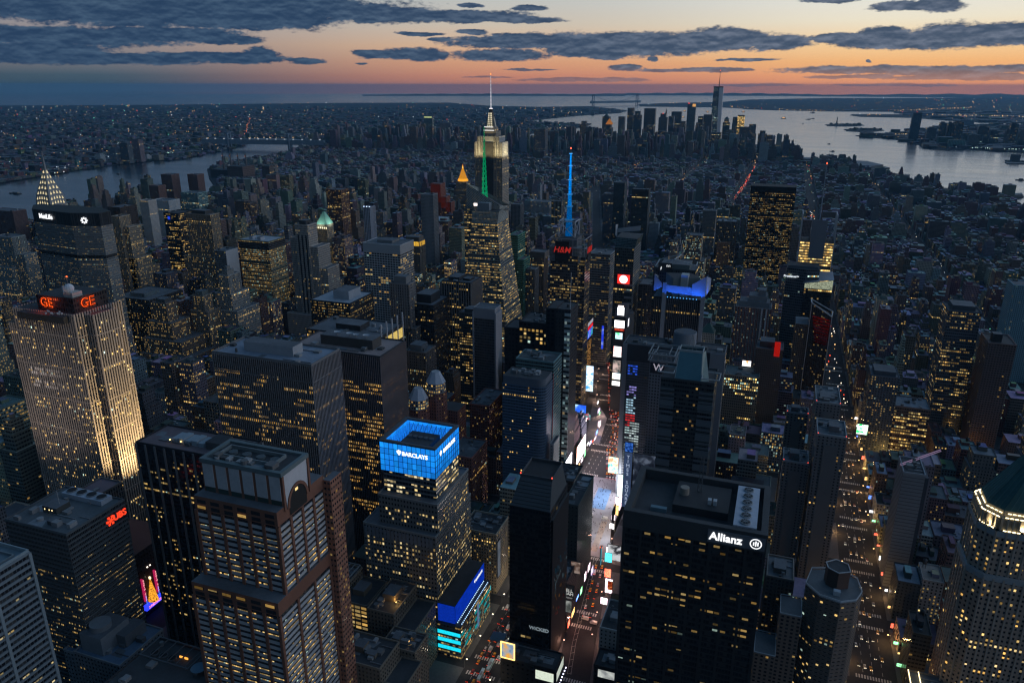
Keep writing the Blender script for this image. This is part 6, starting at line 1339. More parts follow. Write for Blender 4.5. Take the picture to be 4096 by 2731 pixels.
# side wall screens of the yellow-rowed block
sb('striped flag panel at the top corner of the yellow-rowed block', 'W', (-56,697,116), 30, 5, ((.5,.5,.6),(.9,.9,1),(.3,.3,.5)), .55, .5)
sb('red strip screen near the top of the yellow-rowed block', 'W', (-56,697,110), 30, 5, ((.9,.02,.03),(.8,.0,.02),(1,.1,.1)), .9)
sb('blue and green screen below the red strip on the yellow-rowed block', 'W', (-56,697,101), 30, 12, ((.05,.5,.25),(.02,.05,.9),(.3,.4,1)), 1.0)
sb('tall orange vertical text screen on the side of the yellow-rowed block', 'W', (-56,692,66), 26, 50, ((.02,.015,.01),(.1,.05,.02),(.85,.42,.12)), .6, .35)
sb('bright white and blue curved corner sign low on the yellow-rowed block', 'N', (-48,672,42), 11, 38, ((.05,.35,.8),(.85,.93,1),(.5,.8,1)), 1.5, .15)
sb('green poster with dark shapes, low beside the crowded street', 'N', (-62,655,29), 22, 22, ((.12,.5,.12),(.3,.75,.22),(.03,.08,.03)), .85, .1)
sb('round blue drum screen below the green poster', 'N', (-44,610,22), 15, 12, ((.02,.12,.85),(.05,.2,.9),(.5,.8,1)), 1.2, .1)
sb('teal and red curved sign under the blue drum screen', 'N', (-36,606,14), 14, 8, ((.6,.9,.9),(.05,.3,.3),(.9,.1,.2)), .9, .2)
sb('small orange-pink screen left of the market-like sign row', 'N', (-62,560,28), 12, 14, ((.8,.2,.1),(.9,.35,.25),(.5,.1,.05)), .6)
sb('purple slanted screen at the edge of the crowded square', 'W', (-42,520,24), 14, 20, ((.12,.05,.7),(.3,.1,.9),(.5,.3,1)), .7)
sb('lit white round sign beside the purple screen', 'N', (-30,508,18), 9, 9, ((.2,.2,.2),(.7,.7,.7),(1,1,1)), .8)
sb('small pink screen on a low dark roof', 'N', (-62,500,32), 6, 7, ((.7,.3,.5),(.8,.4,.6),(.5,.2,.3)), .5)
for k in range(12):
    mb = MB(); z = 12; y = 540+k*7; x = -26-k*.9; mb.solid(x,x+1,y,y+1,z,z+1.2,glow((1,.93,.85),4)); tag(mb.obj('marquee_lamp', None, LAMP), 'white bulb lamp in the marquee row along the left kerb of the square', 'lamp', 'marquee lamps along the square')
sb('teal flag-shaped screen on the corner of the black box building', 'W', (24.5,340,40), 12, 20, ((.05,.5,.5),(.1,.7,.65),(.3,.9,.8)), .9)
sb('thin bright white light blade over the left pavement', 'W', (24.3,300,22), 10, 2, ((1,.95,1),(1,1,1),(.9,.9,1)), 4)
sb('wide screen wall glowing on the left flank of the plaza', 'W', (-14,430,26), 44, 26, ((.8,.5,.6),(.9,.9,1),(.6,.7,1)), 16)
sb('bright screen band over the shops left of the red steps', 'W', (-15,500,20), 40, 22, ((1,.5,.4),(1,.9,.85),(.8,.4,.6)), 9)
# right side of the square
sb('vertical white lettered blade beside the dark portrait poster', 'N', (62,388,52), 8, 62, ((.03,.05,.12),(.05,.08,.16),(.04,.06,.12)), .8, .1, name='illuminated_sign', d=1.2)
s = [o for o in bpy.data.objects if o.get('label','').startswith('vertical white lettered blade')][0]
for k, ch in enumerate('TIMES SQUARE'): lettering(s, ch, 62, 386.0, 78-k*4.7, 'N', 5.0, (.55,.66,.9), .75, depth=.1) if ch != ' ' else None
sb('deep blue light panel above the vertical lettered blade', 'N', (62,388,88.5), 8, 10, ((.0,.02,.12),(.02,.1,.5),(.1,.3,.9)), .7, .4)
sb('huge dark poster with pale crowd shapes right of the lettered blade', 'N', (79,390,54), 24, 56, ((.012,.016,.028),(.03,.04,.065),(.16,.2,.28)), .6, .11, text='the further I get,\nthe further I want to go.', tcol=(.4,.5,.7), tsize=1.7)
sb('black and white figure poster at the foot of the dark poster', 'N', (74,352,20), 12, 24, ((.02,.02,.025),(.08,.09,.11),(.6,.62,.68)), .6, .16)
sb('white poster with a black line drawing above the right pavement', 'N', (69,300,24), 12, 16, ((.85,.87,.9),(.8,.82,.85),(.05,.05,.06)), .75, .16)
sb('white vertical light screen on the right edge of the plaza', 'E', (57,352,22), 16, 34, ((1,1,1),(.95,.97,1),(.85,.9,1)), 10)
sb('stacked white and teal screen at the right edge of the plaza', 'N', (50,420,26), 7, 26, ((.3,.9,.8),(1,1,1),(.9,.95,1)), 2.4, .2)
sb('long white screen facing the plaza from the right', 'E', (54,440,24), 50, 26, ((.95,.9,1),(1,1,1),(.75,.8,1)), 19)
sb('orange and white strip of shop screens on the right of the plaza', 'E', (58,380,14), 44, 12, ((1,.6,.3),(1,.9,.8),(1,.75,.5)), 6)
sb('wide glowing screen high on the right of the traffic crossing', 'E', (44,520,26), 46, 26, ((.9,.6,.7),(1,.9,.95),(.7,.8,1)), 14)
sb('teal and orange screen in front of the concrete hotel pier', 'N', (36,444,36), 11, 20, ((.1,.6,.6),(1,.85,.7),(1,.4,.2)), 1.6, .2)
sb('cyan lettered blade sign over the right pavement', 'W', (60,282,30), 4, 18, ((.02,.35,.5),(.05,.5,.65),(.7,.9,1)), .6)
sb('orange outlined sign frame on the right side of the crossing', 'N', (74,262,16), 4, 8, ((.2,.01,.0),(.3,.02,.01),(1,.35,.08)), .7, .6)
# left foot of the lit avenue
sb('black poster with large white three-line lettering', 'N', (50,208,42), 10.5, 13, ((.012,.012,.014),(.02,.02,.024),(.012,.012,.014)), .5, .1, text='HELL\nYEAH', tcol=(.9,.92,.9), tsize=4.0)
lettering([o for o in bpy.data.objects if o.get('label','').startswith('black poster with large white')][0], "IT'S FRIDAY", 50, 206.6, 37, 'N', 1.7, (.5,.5,.5), .4)
sb('grey film poster with a pale figure below the white lettering', 'N', (49,208,28), 9, 11, ((.1,.11,.1),(.3,.32,.3),(.6,.62,.58)), .55, .2)
sb('tilted dark poster with a reclining pale figure above the avenue', 'N', (50,232,49), 8, 11, ((.1,.07,.06),(.2,.12,.09),(.55,.42,.36)), .5, .16)
sb('wide white billboard with thin dark dancer shapes at the bottom', 'N', (52,139.6,17), 14, 8, ((.75,.85,.7),(.85,.95,.78),(.6,.7,.55)), .9, .1)
sb('white side panel of the bottom billboard along the avenue', 'W', (60.2,150,17), 19, 8, ((.7,.8,.7),(.85,.92,.8),(.55,.65,.55)), .7, .2)
sb('black theatre board with cut-off pale lettering at the slab foot', 'N', (90,223.8,28), 14, 19, ((.012,.014,.013),(.02,.022,.02),(.012,.012,.012)), .5, .1, text='WiCKED', tcol=(.7,.8,.75), tsize=4.0)
sb('grey-white portrait screen on the corner at the bottom edge', 'N', (94,160.6,13), 13, 7, ((.3,.32,.33),(.55,.58,.55),(.85,.9,.85)), .8, .14)
sb('framed poster with yellow bulbs showing an orange bottle on blue', 'N', (23.3,139.4,32), 10, 13, ((.03,.12,.35),(.3,.4,.5),(.9,.42,.06)), 1.0, .1)
t = [o for o in bpy.data.objects if o.get('label','').startswith('framed poster with yellow bulbs')][0]
mb = MB(); yb = glow((1,.62,.2),2.2,.3)
mb.solid(17.6,18.5,138.2,138.7,24.6,39.4,yb); mb.solid(28.1,29,138.2,138.7,24.6,39.4,yb); mb.solid(18.5,28.1,138.2,138.7,38.6,39.4,yb); mb.solid(18.5,28.1,138.2,138.7,24.6,25.4,yb); mb.obj('bulb_border', t, LAMP)
sb('tall pale banner hanging on the side of the beige grid hotel', 'W', (-22.9,242,34), 7, 36, ((.22,.26,.32),(.3,.34,.4),(.2,.24,.3)), .35, .1)
sb('cyan banner at the street corner of the beige grid hotel', 'N', (-38,236.9,6), 20, 5, ((.05,.45,.5),(.1,.7,.75),(.2,.6,.65)), .8)
for k in range(7):
    mb = MB(); mb.solid(62,62.8,140+k*3.4,140.8+k*3.4,9,9.8,glow((.75,.75,1),3)); tag(mb.obj('marquee_lamp', None, LAMP), 'blue-white lamp in the row under the bottom white billboard', 'lamp', 'lamps under the bottom billboards')
    mb = MB(); mb.solid(84+k*1.6,84.7+k*1.6,222.6,223.4,15,15.8,glow((.75,.75,1),3)); tag(mb.obj('marquee_lamp', None, LAMP), 'blue-white lamp in the row under the cut-off theatre board', 'lamp', 'lamps under the theatre board')
# west-side signs
sb('green and white video billboard on the right-hand avenue', 'N', (301,640,34), 12, 13, ((.02,.85,.15),(.9,1,.9),(.1,.8,.3)), 2.2, .2)
sb('lime green billboard above the bus ramps at far right', 'N', (462,935,44), 34, 10, ((.35,.8,.15),(.6,.95,.3),(.9,1,.6)), 1.1, .1)
sb('small white screen with an orange edge on the beige white-windowed block', 'N', (158,694,82), 11, 9, ((1,.4,.1),(1,1,1),(.95,.95,1)), 1.6, .15)
sb('dark vertical sign board among low roofs behind the sunken-roof tower', 'N', (170,236,20), 5, 16, ((.02,.03,.04),(.03,.05,.07),(.2,.28,.35)), .5, .3, text='L\nU\nX', tcol=(.5,.6,.7), tsize=4)
# theatre with neon marquee across the wide avenue at the lower left
t = thing('theatre', 'dark theatre block with vertical neon signs and a blue marquee across the avenue', 'theatre', (-316,115,0)); note('the neon theatre', -332, -292, 96, 140, 62, 2440)
MB().box(-340,-293,100,150,0,62,st((.05,.03,.028),3,4,.01,.3,.4),plain((.10,.05,.05))).obj('wall', t)
MB().box(-338,-300,92,100,0,50,st((.05,.03,.028),3,4,.01,.3,.4),plain((.07,.06,.05))).obj('setback', t)
for y in (107.6,121.2):
    mb = MB(); mb.solid(-292.8,-290.6,y,y+1.1,16,38,glow((.75,.02,.14),.6,.8)); mb.obj('neon_blade', t, LAMP); mb = MB(); mb.solid(-290.5,-290.2,y+.2,y+.9,13,22,glow((.05,.2,1),1.0)); mb.obj('neon_blade', t, LAMP)
    for k, ch in enumerate('RADIO CITY'):
        if ch != ' ': lettering(t, ch, -290.2, y+.55, 36.8-k*2.1, 'W', 2.1, (1,.4,.42), 1.7, depth=.05)
mb = MB(); mb.solid(-292.8,-289,105.5,126,8.6,12.6,glow((.03,.05,1),1.5,.4)); mb.obj('marquee', t, LAMP); mb = MB(); mb.solid(-288.9,-288.7,108,124,9.6,11.6,glow((.9,.25,.7),1.2,2.4)); mb.obj('marquee_lettering', t, LAMP)
for y in (104,116,119): mb = MB(); mb.solid(-292.9,-292.2,y,y+.9,44,44.8,glow((1,.85,.7),3)); mb.obj('light', t, LAMP)
s = thing('light_tree', 'golden cone-shaped light tree between the two neon signs', 'tree', (-290.6,115.3,12.8)); MB().cyl(-290.6,115.3,4.2,13,34,glow((1,.40,.03),.95,2.2),14,.3).obj('light_cone', s, LAMP); mb = MB(); mb.solid(-291.4,-289.8,114.8,115.8,34,36,glow((1,.85,.5),2.0)); mb.obj('star', s, LAMP)
R = random.Random(55); SG = [((1,1,1),'white'),((1,.75,.85),'pink'),((1,.15,.08),'red'),((.15,.3,1),'blue'),((.1,.8,.9),'cyan'),((1,.6,.2),'orange'),((.3,.95,.4),'green'),((.75,.6,1),'violet')]
seen = {}
def strip(col, x, y, z, face, w, h, e, where):
    nm = col[1]; k = (nm, where); seen[k] = seen.get(k, 0)+1
    t = thing('lit_sign', f'{nm} lit sign {where}, {ORD(seen[k])} such from near end', 'sign', (x,y,z), f'lit signs {where}')
    face_box(MB(), face, (x,y,z), w+.5, h+.5, .4, plain((.03,.03,.03))).obj('frame', t); mb = MB()
    face_box(mb, face, (x+(.45 if face == 'W' else 0), y-(.45 if face == 'N' else 0), z), w, h, .1, glow(col[0], e, 1.6)); mb.obj('screen', t, LAMP)
ORD = lambda n: f"{n}{'th' if 10 <= n % 100 <= 20 else {1:'st',2:'nd',3:'rd'}.get(n % 10,'th')}"
for k in range(26):      # right-hand kerb of the square: blades that face the camera
    y = 250+k*15; x = (72-(y-250)*.16 if y < 350 else 56-(y-350)*.055 if y < 560 else bway_x(y)+24); z = R.uniform(6, 30); strip(R.choice(SG[:2]*3+SG), x+R.uniform(-1,3), y, z, 'N', R.uniform(3,6.5), R.uniform(3,16) if z > 12 else R.uniform(3,7), R.uniform(1.8,5), 'on the right kerb of the square')
for k in range(34):      # left-hand kerb: shop fronts that face the avenue
    y = 214+k*13.5; x = (49 if y < 300 else 25 if y < 352 else -13.5 if y < 560 else bway_x(y)-14); z = R.uniform(3, 16); strip(R.choice(SG[:3]+SG), x+.6, y, z, 'W', R.uniform(5,11), R.uniform(2,8), R.uniform(1.6,4.5), 'on the left kerb of the square')
for k in range(22):      # the avenue on the right
    y = 230+k*24; strip(R.choice([SG[0],SG[2],SG[5],SG[5],SG[0],SG[3],SG[6]]), 303.5, y, R.uniform(4,9), 'N', R.uniform(2,4), R.uniform(1.5,5), R.uniform(1.2,3), 'along the right-hand avenue')
# ------------------------------------------------------------------ light that the screens throw on the square (the screens themselves do most of it)
# ------------------------------------------------------------------ traffic
def car_mesh(kind, rgb):
    mb = MB(); S_ = plain(rgb, .1); gl = plain((.02,.022,.025), 0)
    if kind == 'bus': mb.prism([(-1.25,-6),(1.25,-6),(1.25,6),(-1.25,6)], .35, 3.1, S_, plain(tuple(min(.8,c*1.3) for c in rgb))); mb.solid(-1.28,1.28,-5.6,5.7,1.6,2.5,gl); mb.solid(-.8,.8,-2,2,3.1,3.4,plain((.3,.32,.34)))
    elif kind == 'van': mb.box(-1.05,1.05,-2.9,1.6,.3,2.7,S_,S_); mb.prism([(-1.0,1.6),(1.0,1.6),(1.0,3.0),(-1.0,3.0)], .3, 1.5, S_, S_); mb.prism([(-.95,1.6),(.95,1.6),(.95,2.6),(-.95,2.6)],1.5,2.3,gl,S_,[(-.9,1.6),(.9,1.6),(.9,2.0),(-.9,2.0)])
    else:
        mb.prism([(-.92,-2.3),(.92,-2.3),(.92,2.3),(-.92,2.3)], .3, .95, S_, S_, [(-.88,-2.2),(.88,-2.2),(.88,2.15),(-.88,2.15)]); mb.prism([(-.84,-1.7),(.84,-1.7),(.84,1.0),(-.84,1.0)], .95, 1.48, gl, S_, [(-.68,-1.2),(.68,-1.2),(.68,.4),(-.68,.4)])
        if kind == 'taxi': mb.solid(-.25,.25,-.5,-.2,1.48,1.68,plain((.6,.6,.5)))
    L = {'bus':6,'van':2.95}.get(kind,2.3)
    for x in (-.85,.85):
        for y in (-L*.62, L*.6): mb.solid(x-.12,x+.12,y-.33,y+.33,0,.66,plain((.015,.015,.015),0))
    return mb.mesh(kind), L
def lamp_mesh(rgb, e, w, h):
    mb = MB(); mb.solid(-w/2,w/2,-.06,.06,-h/2,h/2,glow(rgb,e)); return mb.mesh('car_lamp')
TAIL, HEAD = lamp_mesh((1,.05,.01),2.6,.46,.34), lamp_mesh((1,.85,.6),3.0,.42,.32)
for me in (TAIL, HEAD): me.materials.append(GLOW)
CARS = {}
for kind, cname, rgb in (('taxi','yellow',(.72,.34,.02)),('car','dark',(.025,.027,.03)),('car','silver',(.35,.36,.38)),('car','white',(.6,.6,.6)),('car','red',(.25,.02,.02)),('van','white',(.6,.6,.6)),('bus','blue-white',(.35,.5,.55))):
    CARS[(kind,cname)] = car_mesh(kind, rgb); CARS[(kind,cname)][0].materials.append(FAC)
cnt = {}
ORD = lambda n: f"{n}{'th' if 10 <= n % 100 <= 20 else {1:'st',2:'nd',3:'rd'}.get(n % 10,'th')}"
def car(kind, cname, x, y, rz, street, lamps=True):
    me, L = CARS[(kind,cname)]; nm = {'taxi':'taxi','car':'car','van':'delivery_van','bus':'city_bus'}[kind]
    o = bpy.data.objects.new(nm, me); COL.objects.link(o); o.location = (x, y, .02); o.rotation_euler = (0,0,rz)
    cnt.setdefault((cname,nm,street), []).append(o)
    for sx_ in (-.62,.62):
        for m_, yy, n2 in ((TAIL,-L-.05,'taillight'),(HEAD,L+.05,'headlight')):
            # only the lamps on the end turned to the camera show
            if (n2 == 'taillight') != (abs(rz) < .8): continue
            l = bpy.data.objects.new(n2, m_); COL.objects.link(l); l.parent = o; l.location = (sx_*(1.2 if kind in ('bus','van') else 1), yy, .78)
    return o
R = random.Random(12); KIND = [('taxi','yellow')]*5+[('car','dark')]*4+[('car','silver')]*2+[('car','white')]*2+[('car','red')]+[('van','white')]
for lane, y0, y1, st_ in ((-7,120,300,'beside the blue podium'),(-2.5,120,300,'beside the blue podium'),(2,120,300,'beside the blue podium'),(6.5,120,300,'beside the blue podium')):
    y = y0+R.uniform(0,8)
    while y < y1:
        if min(abs(y-s) for s in STREETS) > 3: car(*R.choice(KIND), lane+R.uniform(-.3,.3), y, R.uniform(-.04,.04), st_)
        y += R.uniform(6.5,13)
for (x,y) in ((3,152),(8,166),(0,140),(8,183)): car('bus','blue-white',x+1,y,.02,'beside the blue podium')
for lane in (-2.6,2.2):
    y = 312.0
    while y < 380: car(*R.choice(KIND), lane, y, R.uniform(-.03,.03), 'left of the bright plaza'); y += R.uniform(6,10)
for i, dx in enumerate((4.5,-1.2)):
    y = 236.0
    while y < 316: car(*R.choice(KIND), bway_x(y)+dx+R.uniform(-.3,.3), y, .09, 'before the plaza'); y += R.uniform(9,16)
for (x,y,rz) in ((60,231,1.5),(68,228,1.52)): car('van','white' ,x,y,rz,'crossing at the lights before the plaza')
for lane in (-8,-3.5,1,5.5):
    y = 478.0
    while y < 860: car(*R.choice(KIND), bway_x(y)+12+lane*.8+R.uniform(-.3,.3), y, .12, 'in the jam beyond the plaza'); y += R.uniform(8,15)
for lane in (275,279.5,284,288.5,293):
    y = 225.0+R.uniform(0,10)
    while y < 760:
        if min(abs(y-s) for s in STREETS) > 4: car(*R.choice(KIND), lane+R.uniform(-.4,.4), y, math.pi+R.uniform(-.03,.03), 'coming up the right-hand avenue')
        y += R.uniform(12,34)+y*.02
# ------------------------------------------------------------------ people in the square
def person_mesh(rgb, seed):
    R = random.Random(seed); v = []; mb = MB(); c = plain(rgb, .1); sk = plain((.4,.25,.18), .1)
    s_ = R.uniform(.1,.28)
    # one closed silhouette grown ring by ring: two legs merging into hips, coat, shoulders, neck, head
    for sg in (-1,1): mb.prism([(sg*.1-.08,-.07+sg*s_*.4),(sg*.1+.08,-.07+sg*s_*.4),(sg*.1+.08,.09+sg*s_*.4),(sg*.1-.08,.09+sg*s_*.4)], 0, .86, plain((.02,.02,.03), .1), None, [(sg*.1-.1,-.1),(sg*.1+.1,-.1),(sg*.1+.1,.1),(sg*.1-.1,.1)])
    rings = [(.84,.21,.13),(1.0,.19,.125),(1.2,.2,.13),(1.4,.235,.13),(1.5,.13,.09),(1.54,.07,.07)]
    ov = lambda a, b: [(a*math.cos(i*math.pi/4), b*math.sin(i*math.pi/4)) for i in range(8)]
    for (z0,a0,b0),(z1,a1,b1) in zip(rings, rings[1:]): mb.prism(ov(a0,b0), z0, z1, c, None, ov(a1,b1))
    hr = [(1.54,.06),(1.6,.1),(1.68,.11),(1.75,.08),(1.78,.01)]
    for (z0,a0),(z1,a1) in zip(hr, hr[1:]): mb.prism(ov(a0,a0*1.1), z0, z1, sk if z0 < 1.65 else plain((.03,.02,.015), 0), None, ov(a1,a1*1.1))
    for sg in (-1,1):
        mb.bar((sg*.25,0,1.42),(sg*.3,.03*sg,1.1),.12,c); mb.bar((sg*.3,.03*sg,1.1),(sg*.28,.14,.84),.1,c); mb.solid(sg*.28-.045,sg*.28+.045,.12,.2,.74,.84,sk)
    return mb.mesh('person')
PM = [(nm, person_mesh(rgb, i)) for i, (nm, rgb) in enumerate((('black coat',(.012,.012,.015)),('dark blue coat',(.015,.02,.05)),('red jacket',(.35,.03,.03)),('grey coat',(.1,.1,.11)),('white jacket',(.5,.5,.52)),('brown coat',(.08,.05,.03))))]
for _, me in PM: me.materials.append(FAC)
R = random.Random(31)
for i in range(230):
    if i < 170: x, y = R.uniform(14,50), R.uniform(330,470)
    elif i < 205: x, y = R.uniform(-4,46), R.uniform(395,560)
    else: x, y = bway_x(270)+R.uniform(-16,-9), R.uniform(240,320)
    nm, me = R.choice([PM[0],PM[0],PM[0],PM[1],PM[1],PM[2],PM[3],PM[4],PM[5]])
    o = bpy.data.objects.new('person', me); COL.objects.link(o); o.location = (x, y, .17); o.rotation_euler = (0,0,R.uniform(0,6.28)); o.scale = (1,1,R.uniform(.92,1.06))
    where = 'on the bright plaza' if i < 170 else 'near the jam beyond the plaza' if i < 205 else 'on the dim pavement before the plaza'
    tag(o, f'person in a {nm} walking {where}', 'person', f'people {where}')
for (x,y,rz) in ((12,388,1.5),(40,391,1.6),(24,393,1.55)): car('van','white',x,y,rz,'crossing the bright plaza')
for k in range(14):     # cafe parasols on the plaza
    x, y = (10+(k%4)*3.4, 398+(k//4)*4.2); t = thing('parasol', f'small red cafe parasol, {ORD(k%4+1)} in row {("one","two","three","four")[k//4]} on the plaza', 'parasol', (x,y,.16), 'red parasols on the plaza')
    MB().cyl(x,y,.06,.16,2.3,plain((.3,.3,.3)),6).obj('pole', t); MB().cyl(x,y,1.3,2.1,2.7,plain((.42,.05,.04)),8,.05).obj('canopy', t)
# red stair stand and kiosks on the plaza
t = thing('stair_stand', 'red glowing stair stand at the near end of the bright plaza', 'stairs', (30,348,0)); mb = MB()
for k in range(7): mb.solid(24,36,340+k*1.4,341.4+k*1.4,.17,.8+k*.7,glow((.8,.05,.03),.14,.5))
mb.obj('steps', t, GLOW)
for (x,y,lab) in ((20,326,'orange lit kiosk on the left near corner of the plaza'),(28,330,'red lit ticket kiosk at the near end of the plaza'),(49,338,'amber lit news kiosk on the right pavement of the plaza')):
    t = thing('kiosk', lab, 'kiosk', (x,y,0)); MB().box(x-1.3,x+1.3,y-1.3,y+1.3,.16,2.6,plain((.2,.1,.08)),plain((.3,.1,.08))).obj('booth', t); mb = MB(); mb.solid(x-1.2,x+1.2,y-1.45,y-1.35,.8,2.3,glow((1,.18,.04),2.2,.4)); mb.obj('light', t, LAMP)
for (cname,nm,street), L in cnt.items():
    for i, o in enumerate(sorted(L, key=lambda o: o.location.y)): tag(o, f"{cname} {nm.replace('_',' ')} {street}, {ORD(i+1)} such from the near end", nm.replace('_',' '), f"{nm.replace('_',' ')}s {street}")
# street lamps along the two avenues and the square
LAMPW = {'street lamps along the right-hand avenue': 5000, 'street lamps beside the blue podium': 1800, 'street lamps beyond the plaza': 6000, 'street lamps on the diagonal avenue': 3500}
def street_lamp(x, y, side, col, e, lab, grp):
    t = thing('street_lamp', lab, 'street lamp', (x,y,0), grp); MB().bar((x,y,0),(x,y,9),.22,plain((.08,.085,.09))).bar((x,y,9),(x+side*2.2,y,9.3),.16,plain((.08,.085,.09))).obj('pole', t)
    mb = MB(); mb.solid(x+side*2.2-.45,x+side*2.2+.45,y-.35,y+.35,9.0,9.4,glow(col,e)); mb.obj('lamp_head', t, LAMP)
    L = bpy.data.lights.new('street_lamp_light', 'POINT'); L.energy = LAMPW.get(grp, 900); L.color = col; L.shadow_soft_size = .5; lo = bpy.data.objects.new('street_lamp_light', L); COL.objects.link(lo); lo.location = (x+side*2.2, y, 8.6)
for k in range(18): street_lamp(266.5 if k % 2 else 300.5, 220+k*32, 1 if k % 2 else -1, (1,.55,.2), 5, f'sodium street lamp, {ORD(k+1)} along the right-hand avenue from the near end', 'street lamps along the right-hand avenue')
for k in range(12): street_lamp(-14.5 if k % 2 else 14.6, 130+k*14, 1 if k % 2 else -1, (1,.8,.55), 5, f'street lamp, {ORD(k+1)} along the avenue beside the blue podium', 'street lamps beside the blue podium')
for k in range(12): street_lamp(bway_x(190+k*14)+(13 if k % 2 else -13), 190+k*14, -1 if k % 2 else 1, (1,.5,.35), 4, f'street lamp, {ORD(k+1)} along the diagonal avenue before the plaza', 'street lamps on the diagonal avenue')
for (x,y,z,e) in ((150,560,6,9000),(178,590,6,7000),(196,440,7,9000),(182,424,7,7000),(168,395,6,6000),(226,610,6,7000),(330,640,6,9000),(316,430,6,6000),(345,560,6,5000),(420,680,6,8000)):
    L = bpy.data.lights.new('theatre_lamp', 'POINT'); L.energy = e; L.color = (1,.55,.14); L.shadow_soft_size = .6; lo = bpy.data.objects.new('theatre_lamp', L); COL.objects.link(lo); lo.location = (x,y,z)
for k in range(18): street_lamp(bway_x(540+k*26)+(14 if k % 2 else -14), 540+k*26, -1 if k % 2 else 1, (1,.62,.42), 4, f'street lamp, {ORD(k+1)} along the diagonal avenue beyond the plaza', 'street lamps beyond the plaza')
# trees along the dark square west of the avenue
def tree(x, y, h, r, lab, grp):
    t = thing('street_tree', lab, 'tree', (x,y,0), grp); MB().cyl(x,y,.28,0,h*.5,plain((.05,.04,.03)),6,.14).bar((x,y,h*.45),(x+r*.4,y,h*.75),.14,plain((.05,.04,.03))).bar((x,y,h*.45),(x-r*.4,y+.5,h*.75),.14,plain((.05,.04,.03))).obj('trunk', t)
    R = random.Random(int(x*13+y*7)); mb = MB()
    for k in range(130):
        a, b, q = R.uniform(0,6.28), R.uniform(-1,1), R.random()**.4*r; cx, cy, cz = x+q*math.cos(a)*math.sqrt(1-b*b), y+q*math.sin(a)*math.sqrt(1-b*b), h*.68+q*b*.8
        u_, w_ = Vector((R.uniform(-1,1),R.uniform(-1,1),R.uniform(-.4,.4))).normalized()*.45, Vector((R.uniform(-1,1),R.uniform(-1,1),R.uniform(-1,1))).normalized()*.38; g_ = R.uniform(.02,.05)
        p = Vector((cx,cy,cz)); mb.quad([tuple(p-u_-w_),tuple(p+u_-w_),tuple(p+u_+w_),tuple(p-u_+w_)], plain((g_*.9,g_,g_*.6), 0))
    mb.obj('crown', t)
for k in range(16): tree(212+(k%4)*13+(k//4)%2*4, 500+(k//4)*11+(k%3), 9+(k%3), 4.2, f'dark leafy tree, {ORD(k%4+1)} from the left in row {("one","two","three","four")[k//4]} of the small park', 'trees of the small park')

# ------------------------------------------------------------------ far skyline, harbour, bridges
def zat(u, v, y):
    d = FW + RT*((u-2048)/FPX) - UP*((v-1365.5)/FPX); t = (y-CAM.y)/d.y; p = CAM+d*t; return p.x, p.z
DTC = [((.085,.09,.10),.22),((.06,.065,.075),.2),((.11,.095,.085),.16),((.05,.06,.07),.3),((.13,.12,.11),.12)]
q_ = lambda x: 1350+x*.59524
r_ = lambda x: 2696+x*.59524
FARB = [(q_(1630),q_(1675),q_(815)-1350,5200,'grey slab at the left end of the far tip skyline'),(q_(1676),q_(1724),509,5250,'low grey block beside the leftmost far slab'),(q_(1780),q_(1826),467,5400,'dark stepped tower with a small dome, far skyline left'),(q_(1800),q_(1842),498,4900,'tower with an orange lit pyramid top in the far skyline'),
 (q_(1888),q_(1926),467,5600,'plain dark tower left of the tall paired slabs, far skyline'),(q_(1950),q_(1990),432,5900,'tallest slim slab in the left half of the far skyline'),(q_(1990),q_(2040),445,5800,'broad dark slab joined to the slim far slab'),(q_(2062),q_(2136),434,5900,'wide pale-topped box tower in the far skyline'),(q_(2080),q_(2125),500,5300,'lower box tower before the wide pale-topped one'),(q_(2160),q_(2216),455,5800,'tower with a red roof light and small spire, far skyline'),
 (q_(2245),q_(2311),447,5900,'dark box tower with lit upper windows, far skyline'),(q_(2225),q_(2260),466,5600,'grey slab left of the dark lit box tower, far skyline'),(q_(2310),q_(2340),486,5500,'short grey tower between the dark boxes, far skyline'),(q_(2150),q_(2200),525,5100,'low dotted-window tower in the middle of the far skyline'),
 (r_(45),r_(80),486,5600,'short brown tower left of the rippled far tower'),(r_(145),r_(162),491,5700,'thin grey tower right of the rippled far tower'),(r_(162),r_(196),466,5800,'grey slab before the tallest far tower'),(r_(200),r_(258),459,5700,'broad brown lit slab left of the tallest far tower'),(r_(330),r_(376),478,5900,'domed dark tower right of the tallest far tower'),
 (r_(440),r_(522),508,5700,'dark box with a flat top at the waterside, far skyline'),(r_(506),r_(552),498,5600,'dark rounded tower behind the waterside box'),(r_(568),r_(626),524,5000,'stepped brown waterside tower, far skyline right'),(r_(610),r_(666),541,5050,'lower brown waterside tower at the right end of the far skyline'),(r_(250),r_(316),530,5200,'pale teal glass block at the foot of the tallest far tower'),(r_(100),r_(160),560,4800,'low lit block in front of the rippled far tower'),
 (q_(1320),q_(1396),517,4300,'isolated dark apartment block left of the far skyline'),(q_(2130),q_(2180),540,4700,'lower dark block in front of the far skyline middle'),(q_(1940),q_(1985),520,5000,'lower grey block in front of the slim far slab')]
SET = random.Random(4)
